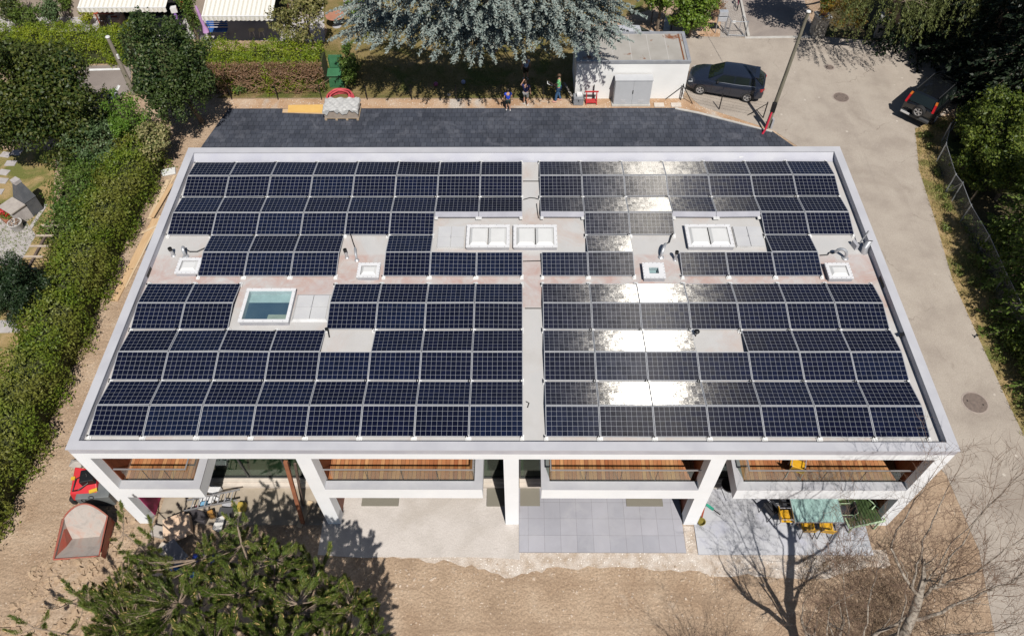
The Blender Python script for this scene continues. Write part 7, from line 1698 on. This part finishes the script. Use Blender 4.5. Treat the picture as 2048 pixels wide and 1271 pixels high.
for k in range(8): b.bar((c[0]-0.6+k*0.17, c[1]+0.1*k*0.3, 0), (c[0]-0.6+k*0.17, c[1]+0.1*k*0.3, 1.3), 0.02, 0.02)
for k in range(8): b.bar((c[0]-0.62, c[1], 0.1+k*0.17), (c[0]+0.62, c[1]+0.22, 0.1+k*0.17), 0.02, 0.02)
b.build('lattice', BLACK, t)
# ------------------------------------------------------------------ planks along the left wall
PLK = M('raw_plank', (0.58, 0.4, 0.23), 0.7, (0.5, 0.33, 0.18), 2, stretch=(6, 0.6, 1)); PLK2 = M('pale_plank', (0.62, 0.48, 0.32), 0.7, (0.52, 0.39, 0.25), 2, stretch=(6, 0.6, 1))
def plank(p0, p1, w_, z, h_, label, mat=PLK):
    a, b_ = G(*p0), G(*p1); tag(MB().bar((a[0], a[1], z+h_/2), (b_[0], b_[1], z+h_/2), w_, h_).build('timber_plank', mat), label, 'plank', 'planks along the left wall')
plank((229, 602), (312, 438), 0.34, 0.0, 0.06, 'long broad raw plank nearest the camera along the left wall'); plank((250, 575), (322, 432), 0.16, 0.0, 0.05, 'narrow raw plank between broad plank and left wall', PLK2)
plank((300, 440), (338, 362), 0.22, 0.06, 0.04, 'raw plank lying on the upper end of the broad plank', PLK2); plank((306, 438), (345, 372), 0.2, 0.11, 0.04, 'upper raw plank leaning toward the left wall', PLK); plank((316, 405), (350, 352), 0.14, 0.0, 0.05, 'short raw plank at the upper end of the plank pile', PLK2)
plank((282, 470), (318, 452), 0.12, 0.07, 0.03, 'small offcut laid across the broad plank', PLK2)
c = G(338, 345); tag(MB().box(V(c)+Vector((0, 0, 0.05)), (0.7, 0.5, 0.1), 0.3).build('insulation_slab', M('insulation_white', (0.66, 0.66, 0.65), 0.8), bevel=0.03), 'white insulation slab at the top of the plank pile', 'slab')
# ------------------------------------------------------------------ lower left: hopper, machine, box
RD = M('hopper_red', (0.36, 0.075, 0.05), 0.65, (0.3, 0.12, 0.085), 3)
m, nt, N, L, out = nodes('hopper_inside'); p = N.new('ShaderNodeBsdfPrincipled'); p.inputs['Roughness'].default_value = 0.7; L.new(p.outputs[0], out.inputs[0])
r = ramp(N, [(0.35, (0.3, 0.26, 0.235)), (0.5, (0.41, 0.365, 0.33)), (0.66, (0.42, 0.28, 0.23)), (0.78, (0.4, 0.34, 0.3))]); L.new(noise(N, L, pos(N), 1.5, 7, 0.7, 0.6), r.inputs[0]); L.new(r.outputs[0], p.inputs['Base Color']); HIN = m
R0, R1, R2, R3, C0, C1 = [V(G(*a)) for a in ((107, 1118, .62), (127, 1036, .8), (215, 1031, .8), (198, 1111, .62), (142, 1077, .1), (199, 1072, .1))]
t = thing('tipping_hopper', 'large red tipping hopper with dirty pale inside on bare earth', 'hopper', (C0.x, C0.y, 0))
arc = [R1.lerp(R2, k/14)+Vector((0, 0.32*math.sin(PI*k/14), 0.42*math.sin(PI*k/14)**0.8)) for k in range(15)]
b = MB(); b.add([R0, R3, C1, C0], [(0, 1, 2, 3)]); b.add([R0, C0, R1], [(0, 1, 2)]); b.add([R3, R2, C1], [(0, 1, 2)])
b.add([C0.lerp(C1, k/14) for k in range(15)]+arc, [(k, k+1, 15+k+1, 15+k) for k in range(14)]); b.build('inner_shell', HIN, t)
b = MB(); o_ = Vector((0.05, 0, -0.02)); g3, g2 = Vector((R3.x-0.06, R3.y+0.1, 0.03)), Vector((R2.x-0.1, R2.y+0.1, 0.03))
b.add([R3+o_, R2+o_, g2, g3], [(0, 1, 2, 3), (3, 2, 1, 0)]); b.add([R0-o_*0.6, R1-o_, Vector((R1.x+.1, R1.y, .03)), Vector((R0.x+.2, R0.y+.2, .03))], [(0, 1, 2, 3), (3, 2, 1, 0)])
ar2 = [q+Vector((0, 0.05, -0.02)) for q in arc]; b.add(ar2+[Vector((q.x, q.y+0.02, 0.03)) for q in arc], [(k, k+1, 15+k+1, 15+k) for k in range(14)]); b.build('outer_shell', RD, t)
b = MB(); b.tube([R0]+arc+[R3, R0], 0.03, 6, cap=False); b.build('rim', RD, t, smooth=True)
b = MB(); n = 16; q = arc[8]+Vector((-0.1, 0.08, 0.05)); b.tube([q+Vector((0.09*math.cos(2*PI*k/n), 0.02, 0.09*math.sin(2*PI*k/n))) for k in range(n+1)], 0.015, 6, cap=False); b.build('lifting_eye', BLACK, t)
c = G(185, 975, 0.0); RM = M('machine_red', (0.55, 0.02, 0.03), 0.4, (0.48, 0.02, 0.025), 3)
c = G(192, 985); t = thing('site_dumper', 'red and black compact site machine beside the left wall', 'machine', c)
b = MB(); x, y = c[0], c[1]
b.add([(x-.55, y-.45, .3), (x+.55, y-.45, .3), (x+.6, y+.6, .35), (x-.6, y+.6, .35), (x-.5, y-.4, .75), (x+.5, y-.4, .7), (x+.3, y+.4, 1.1), (x-.45, y+.5, 1.15)], [(0, 1, 5, 4), (1, 2, 6, 5), (2, 3, 7, 6), (3, 0, 4, 7), (4, 5, 6, 7), (3, 2, 1, 0)]); b.build('bonnet', RM, t, bevel=0.04)
MB().box((x+.12, y+.15, 1.02), (.5, .5, .3), 0.2).build('engine', BLACK, t, bevel=0.03); MB().box((x+.35, y-.28, .8), (.28, .12, .06), 0.4).build('warning_sticker', M('sticker_yellow', (0.7, 0.45, 0.04), 0.5), t); MB().box((x-.42, y+.1, 1.02), (.14, .12, .05), 0.2).build('sticker', MATS['sticker_yellow'], t)
for s in (-1, 1): MB().bb(x+s*.6-.1, x+s*.6+.1, y-.5, y+.6, 0, .42).build('track', TYRE, t, bevel=0.08)
b = MB(); b.tube([(x-.4, y-.3, .8), (x-.1, y-.35, .98), (x+.2, y-.1, 1.05), (x+.1, y+.2, 1.2), (x-.3, y+.05, 1.05), (x-.4, y-.3, .8)], 0.025, 6); b.build('hose', BLACK, t, smooth=True)
c = G(201, 1006); t = thing('steel_box', 'dark grey steel box with lifting handles between hopper and red machine', 'box', c); x, y = c[0], c[1]
MB().box((x, y+.25, .38), (1.2, .75, .72), 0.08).build('housing', M('box_grey', (0.13, 0.14, 0.145), 0.5, (0.17, 0.18, 0.18), 3), t, bevel=0.03)
for s in (-1, 1): b = MB(); b.tube([(x+s*.62, y+.1, .5), (x+s*.72, y+.1, .55), (x+s*.72, y+.4, .55), (x+s*.62, y+.4, .5)], 0.02, 6); b.build('handle', BLACK, t)
for k, (px, py, r, mt, lb) in enumerate(((158, 930, 0.3, CONC, 'grey broken concrete lump at the left wall corner'), (172, 945, 0.2, STONE, 'earth clod beside the red machine'), (102, 1190*0+905, 0.12, STONE, 'dark stone on the bare earth left of the corner'))):
    c = G(px, py); tag(MB().blob((c[0], c[1], r*0.4), (r, r*0.8, r*0.6), seed=k, amp=0.3, sub=2).build('rubble_lump', mt), lb, 'rubble')
c = G(180, 940); tag(MB().bar(V(c)+Vector((-.5, .5, .12)), V(c)+Vector((.6, -.5, .08)), 0.14, 0.05).build('scrap_board', DW), 'dark scrap board beside the left wall corner', 'board')
# ------------------------------------------------------------------ building materials on the first terrace
def loose(name, quadpx, z, h_, mat, label, cat, tilt=0.0):
    pts = [G(a, b_, z) for a, b_ in quadpx]; c = sum(pts)/len(pts); n = len(pts)
    vs = [(p_[0], p_[1], z+tilt*(p_[1]-c[1])) for p_ in pts]; vs = [(v[0], v[1], v[2]-h_) for v in vs]+vs
    b = MB(); b.add(vs, [tuple(range(n-1, -1, -1)), tuple(range(n, 2*n))]+[(k, (k+1) % n, n+(k+1) % n, n+k) for k in range(n)])
    return tag(b.build(name, mat), label, cat)
BEI = M('beige_panel', (0.68, 0.5, 0.36), 0.6, (0.64, 0.46, 0.33), 2)
loose('wood_panel', [(325, 1039), (378, 1026), (381, 1060), (326, 1072)], 0.5, 0.32, BEI, 'large pale beige wood panel at the foot of the left column', 'panel'); loose('wood_panel', [(333, 1036), (368, 1022), (369, 1028), (336, 1041)], 0.56, 0.04, BEI, 'narrow beige board lying on the beige panel', 'board')
loose('wood_panel', [(337, 1068), (372, 1058), (373, 1071), (338, 1083)], 0.42, 0.05, M('peach_panel', (0.72, 0.52, 0.38), 0.6), 'peach board leaning under the beige panel', 'board', 0.3)
loose('dark_plate', [(324, 1093), (348, 1077), (376, 1110), (352, 1133)], 0.45, 0.05, M('slate_plate', (0.12, 0.12, 0.14), 0.6, (0.16, 0.16, 0.18), 3), 'dark grey plate lying among the pine branches', 'plate', 0.1)
loose('white_tabletop', [(423, 1056), (434, 1036), (452, 1030), (440, 1062)], 0.5, 0.04, M('white_top', (0.6, 0.58, 0.55), 0.6), 'small white tabletop behind the pine', 'tabletop', 0.25)
loose('wooden_pallet', [(365, 1022), (372, 1000), (420, 997), (412, 1015)], 0.12, 0.1, M('grey_deck', (0.4, 0.34, 0.27), 0.8, (0.33, 0.28, 0.22), 3), 'grey brown slatted board under the left balcony', 'board')
a, b_ = V(G(368, 1021, 0.5)), V(G(474, 999, 0.5)); d = (b_-a); s_ = Vector((0.06, 0.36, 0.12)); t = thing('ladder', 'aluminium ladder lying across materials on the first terrace', 'ladder', a)
for o_ in (Vector((0, 0, 0)), s_): MB().bar(a+o_, b_+o_, 0.04, 0.07).build('rail', ALU, t)
for k in range(1, 8): MB().bar(a+d*k/8, a+d*k/8+s_, 0.03, 0.03).build('rung', ALU, t)
rgd = random.Random(8)
items = [((433, 984), (0.42, 0.3, 0.3), SKYW, 'white box under the terrace window', 'box'), ((415, 1003), (0.5, 0.32, 0.16), SKYW, 'white crumpled carton next to the ladder', 'carton'), ((430, 997), (0.4, 0.12, 0.1), SKYW, 'white angled offcut above the ladder', 'offcut'), ((412, 1013), (0.26, 0.2, 0.3), M('sky_blue_plastic', (0.2, 0.42, 0.62), 0.5), 'light blue canister beside the ladder', 'canister'), ((396, 1019), (0.16, 0.16, 0.2), M('pink_plastic', (0.55, 0.15, 0.18), 0.5), 'small pink bucket beside the ladder', 'bucket'), ((389, 1014), (0.14, 0.14, 0.16), M('cream_tin', (0.7, 0.62, 0.55), 0.5), 'small cream tin at the end of the ladder', 'tin'), ((426, 1032), (0.2, 0.2, 0.36), M('amber_plastic', (0.5, 0.25, 0.06), 0.5), 'amber canister in front of the ladder', 'canister'), ((400, 1035), (0.7, 0.4, 0.25), M('dark_crate', (0.05, 0.045, 0.05), 0.7), 'dark crate between beige panel and ladder', 'crate'), ((403, 1026), (0.6, 0.35, 0.2), M('taupe_carton', (0.4, 0.34, 0.28), 0.8), 'taupe carton above the dark crate', 'carton'), ((455, 1030), (0.5, 0.4, 0.3), M('charcoal_bag', (0.06, 0.06, 0.065), 0.8), 'charcoal bag right of the white tabletop', 'bag'), ((486, 1016), (0.3, 0.3, 0.26), M('mustard_bucket', (0.45, 0.33, 0.06), 0.6), 'mustard bucket in the pine shade', 'bucket'), ((412, 1118), (0.9, 0.3, 0.14), M('blue_tarp', (0.02, 0.06, 0.4), 0.5), 'bright blue tarpaulin bundle under the pine', 'tarpaulin'), ((380, 1148), (1.8, 0.2, 0.12), M('blue_beam', (0.04, 0.14, 0.36), 0.6), 'blue steel beam under the pine', 'beam'), ((330, 1150), (1.6, 0.24, 0.08), BEI, 'beige board end poking out below the pine', 'board'), ((405, 1135), (1.5, 0.22, 0.08), PLK, 'brown board beside the blue tarpaulin', 'board'), ((320, 1065), (0.5, 0.4, 0.2), CONC, 'broken concrete block at the foot of the left column', 'block'), ((330, 1100), (0.4, 0.4, 0.2), M('pale_rubble', (0.55, 0.48, 0.4), 0.9), 'pale rubble block left of the dark plate', 'block'), ((458, 1008), (0.35, 0.3, 0.18), SKYB, 'grey tool case right of the ladder', 'tool case')]
for (px, py), (w_, d_, h_), mt, lb, ct in items:
    c = G(px, py); o = MB().box((c[0], c[1], h_/2+0.01), (w_, d_, h_), rgd.uniform(-.4, .4)).build(ct.replace(' ', '_'), mt, bevel=min(0.03, h_*0.15)); tag(o, lb, ct, 'materials left on the first terrace')
RUST = M('rust_timber', (0.24, 0.09, 0.045), 0.8, (0.3, 0.12, 0.06), 4)
for (px, py, Y), (qx, qy), w_, lb, mt in (((571, 922, -0.05), (606, 1046), 0.13, 'reddish brown timber prop leaning from terrace to ceiling, left one', RUST), ((590, 926, 0.2), (606, 1010), 0.09, 'thin dark timber prop beside the second column', DW)):
    a = GY(px, py, Y); b_ = G(qx, qy); tag(MB().bar(V(a), V(b_), w_, w_*0.7).build('timber_prop', mt), lb, 'prop')
tag(MB().bar(V(G(622, 1002))+Vector((0, 0, 0.03)), V(G(598, 1054))+Vector((0, 0, 0.03)), 0.2, 0.04).build('timber_plank', PLK2), 'pale plank lying left of the second column foot', 'plank')
# ------------------------------------------------------------------ furniture on the last terrace and balcony
YEL = M('yellow_seat', (0.72, 0.4, 0.02), 0.55, (0.66, 0.35, 0.015), 3); BLK2 = M('anthracite_seat', (0.035, 0.037, 0.045), 0.6)
f0, f1 = G(1591, 1043, .75), G(1688, 1043, .75); x0, x1, y0 = f0[0], f1[0], (f0[1]+f1[1])/2
t = thing('garden_table', 'garden table with pale aqua glass top on the last terrace', 'table', ((x0+x1)/2, y0+0.5, 0.045))
MB().bb(x0, x1, y0, y0+1.05, 0.735, 0.75).build('tabletop', M('aqua_top', (0.4, 0.58, 0.55), 0.25, (0.36, 0.54, 0.5), 2, spec=0.6), t, bevel=0.004)
b = MB(); b.bb(x0-0.02, x0, y0-0.02, y0+1.07, 0.7, 0.752); b.bb(x1, x1+0.02, y0-0.02, y0+1.07, 0.7, 0.752); b.bb(x0, x1, y0-0.02, y0, 0.7, 0.752); b.bb(x0, x1, y0+1.05, y0+1.07, 0.7, 0.752); b.build('frame', ALU, t)
for sx_ in (x0+0.06, x1-0.06):
    for sy in (y0+0.06, y0+0.99): MB().bb(sx_-0.025, sx_+0.025, sy-0.025, sy+0.025, 0.045, 0.7).build('leg', ALU, t)
g = 'chairs around the aqua glass table'
basic_chair((x0-0.22, y0+0.32, 0.045), R_(-90), 'yellow chair at the left end of the aqua glass table', YEL, SKYB, g)
basic_chair((x0-0.62, y0+0.62, 0.045), R_(-60), 'anthracite chair behind the yellow chair left of the aqua table', BLK2, BLACK, g)
basic_chair((x0+0.5, y0-0.05, 0.045), R_(0), 'yellow chair at the front side of the aqua table, left one', YEL, BLACK, g); basic_chair((x0+1.15, y0-0.08, 0.045), R_(-8), 'yellow chair at the front side of the aqua table, right one', YEL, BLACK, g)
basic_chair((x0-0.1, y0+0.95, 0.045), R_(-95), 'anthracite chair half under the balcony edge', BLK2, BLACK, g)
MINT = M('mint_frame', (0.5, 0.66, 0.42), 0.5); DGR = M('dark_green_slat', (0.05, 0.085, 0.022), 0.6, (0.035, 0.065, 0.017), 6)
c = (G(1692, 1046, 0.45)+G(1745, 1000, 0.45))/2; t = thing('garden_lounger', 'dark green slatted lounger with pale mint frame in the terrace corner', 'lounger', (c[0], c[1], 0.045), R_(8))
b = MB()
for k in range(11): b.box((-0.5+k*0.1, 0, 0.42+0.02*k), (0.085, 1.0, 0.025), rot=Matrix.Rotation(R_(-11), 3, 'Y'))
b.build('slats', DGR, t, world=False)
for s in (-1, 1): b = MB(); b.bar((-0.62, s*0.54, 0.42), (0.62, s*0.54, 0.66), 0.05, 0.06); b.bar((-0.5, s*0.54, 0), (-0.5, s*0.54, 0.42), 0.05, 0.05); b.bar((0.45, s*0.54, 0), (0.45, s*0.54, 0.6), 0.05, 0.05); b.build('side_rail', MINT, t, world=False)
b = MB(); b.bar((-0.62, -0.54, 0.43), (-0.62, 0.54, 0.43), 0.05, 0.05); b.bar((0.62, -0.54, 0.67), (0.62, 0.54, 0.67), 0.05, 0.05); b.build('cross_rail', MINT, t, world=False)
b = MB(); b.bar((0.35, 0.3, 0.72), (0.7, -0.3, 0.74), 0.03, 0.03); b.bar((0.3, -0.1, 0.73), (0.75, 0.2, 0.75), 0.03, 0.03); b.build('folding_stay', MINT, t, world=False)
basic_chair((x1+0.22, y0+0.5, 0.045), R_(90), 'pale mint framed chair between aqua table and green lounger', BLK2, MINT, g)
c = GY(1587, 932, 0.35); basic_chair((c[0], 0.2, FLZ+0.02), R_(-20), 'yellow chair standing alone on the right balcony', YEL, SKYB, None)
c = G(1452, 1000); t = thing('kettle_grill', 'black kettle grill with legs beside the right column', 'grill', (c[0], c[1], 0.045)); x, y = c[0], c[1]+0.25
MB().lathe([(0.05, .55), (.2, .58), (.29, .7), (.3, .78), (.27, .78), (.0, .74)], 20, (x, y, 0.045)).build('bowl', BLACK, t, smooth=True)
for k in range(3): a = 2*PI*k/3+.5; MB().tube([(x+math.cos(a)*.15, y+math.sin(a)*.15, .62), (x+math.cos(a)*.3, y+math.sin(a)*.3, 0.045)], 0.014, 6).build('leg', ALU, t)
MB().lathe([(.0, .0), (.22, .0), (.3, -.1), (.28, -.1), (0, -.02)], 20, (x+.3, y+.15, 1.0), rot=Matrix.Rotation(R_(70), 3, 'Y')).build('lid', BLACK, t, smooth=True)
t = thing('broom', 'green headed broom lying on the pale terrace slabs', 'broom', G(1414, 1012)); MB().bar(V(G(1425, 1019))+Vector((0, 0, .07)), V(G(1440, 1030))+Vector((0, 0, .06)), 0.03, 0.03).build('handle', BLACK, t); MB().bar(V(G(1412, 1010))+Vector((0, 0, .08)), V(G(1426, 1020))+Vector((0, 0, .08)), 0.09, 0.07).build('head', M('green_brush', (0.04, 0.4, 0.28), 0.6), t)
c = G(1401, 1047); t = thing('flower_pot', 'small olive pot at the foot of the right column', 'pot', c); MB().lathe([(.1, 0.045), (.15, .24), (.13, .24), (.1, .1), (0, .1)], 16, (c[0], c[1], 0)).build('pot', M('olive_glaze', (0.3, 0.25, 0.06), 0.5), t, smooth=True)
a, b_ = V(G(1402, 1040)), V(G(1408, 1015, 0.6)); tag(MB().bar(a, b_, 0.06, 0.025).build('leaning_lath', REDW), 'short red brown lath leaning on the right column', 'lath')
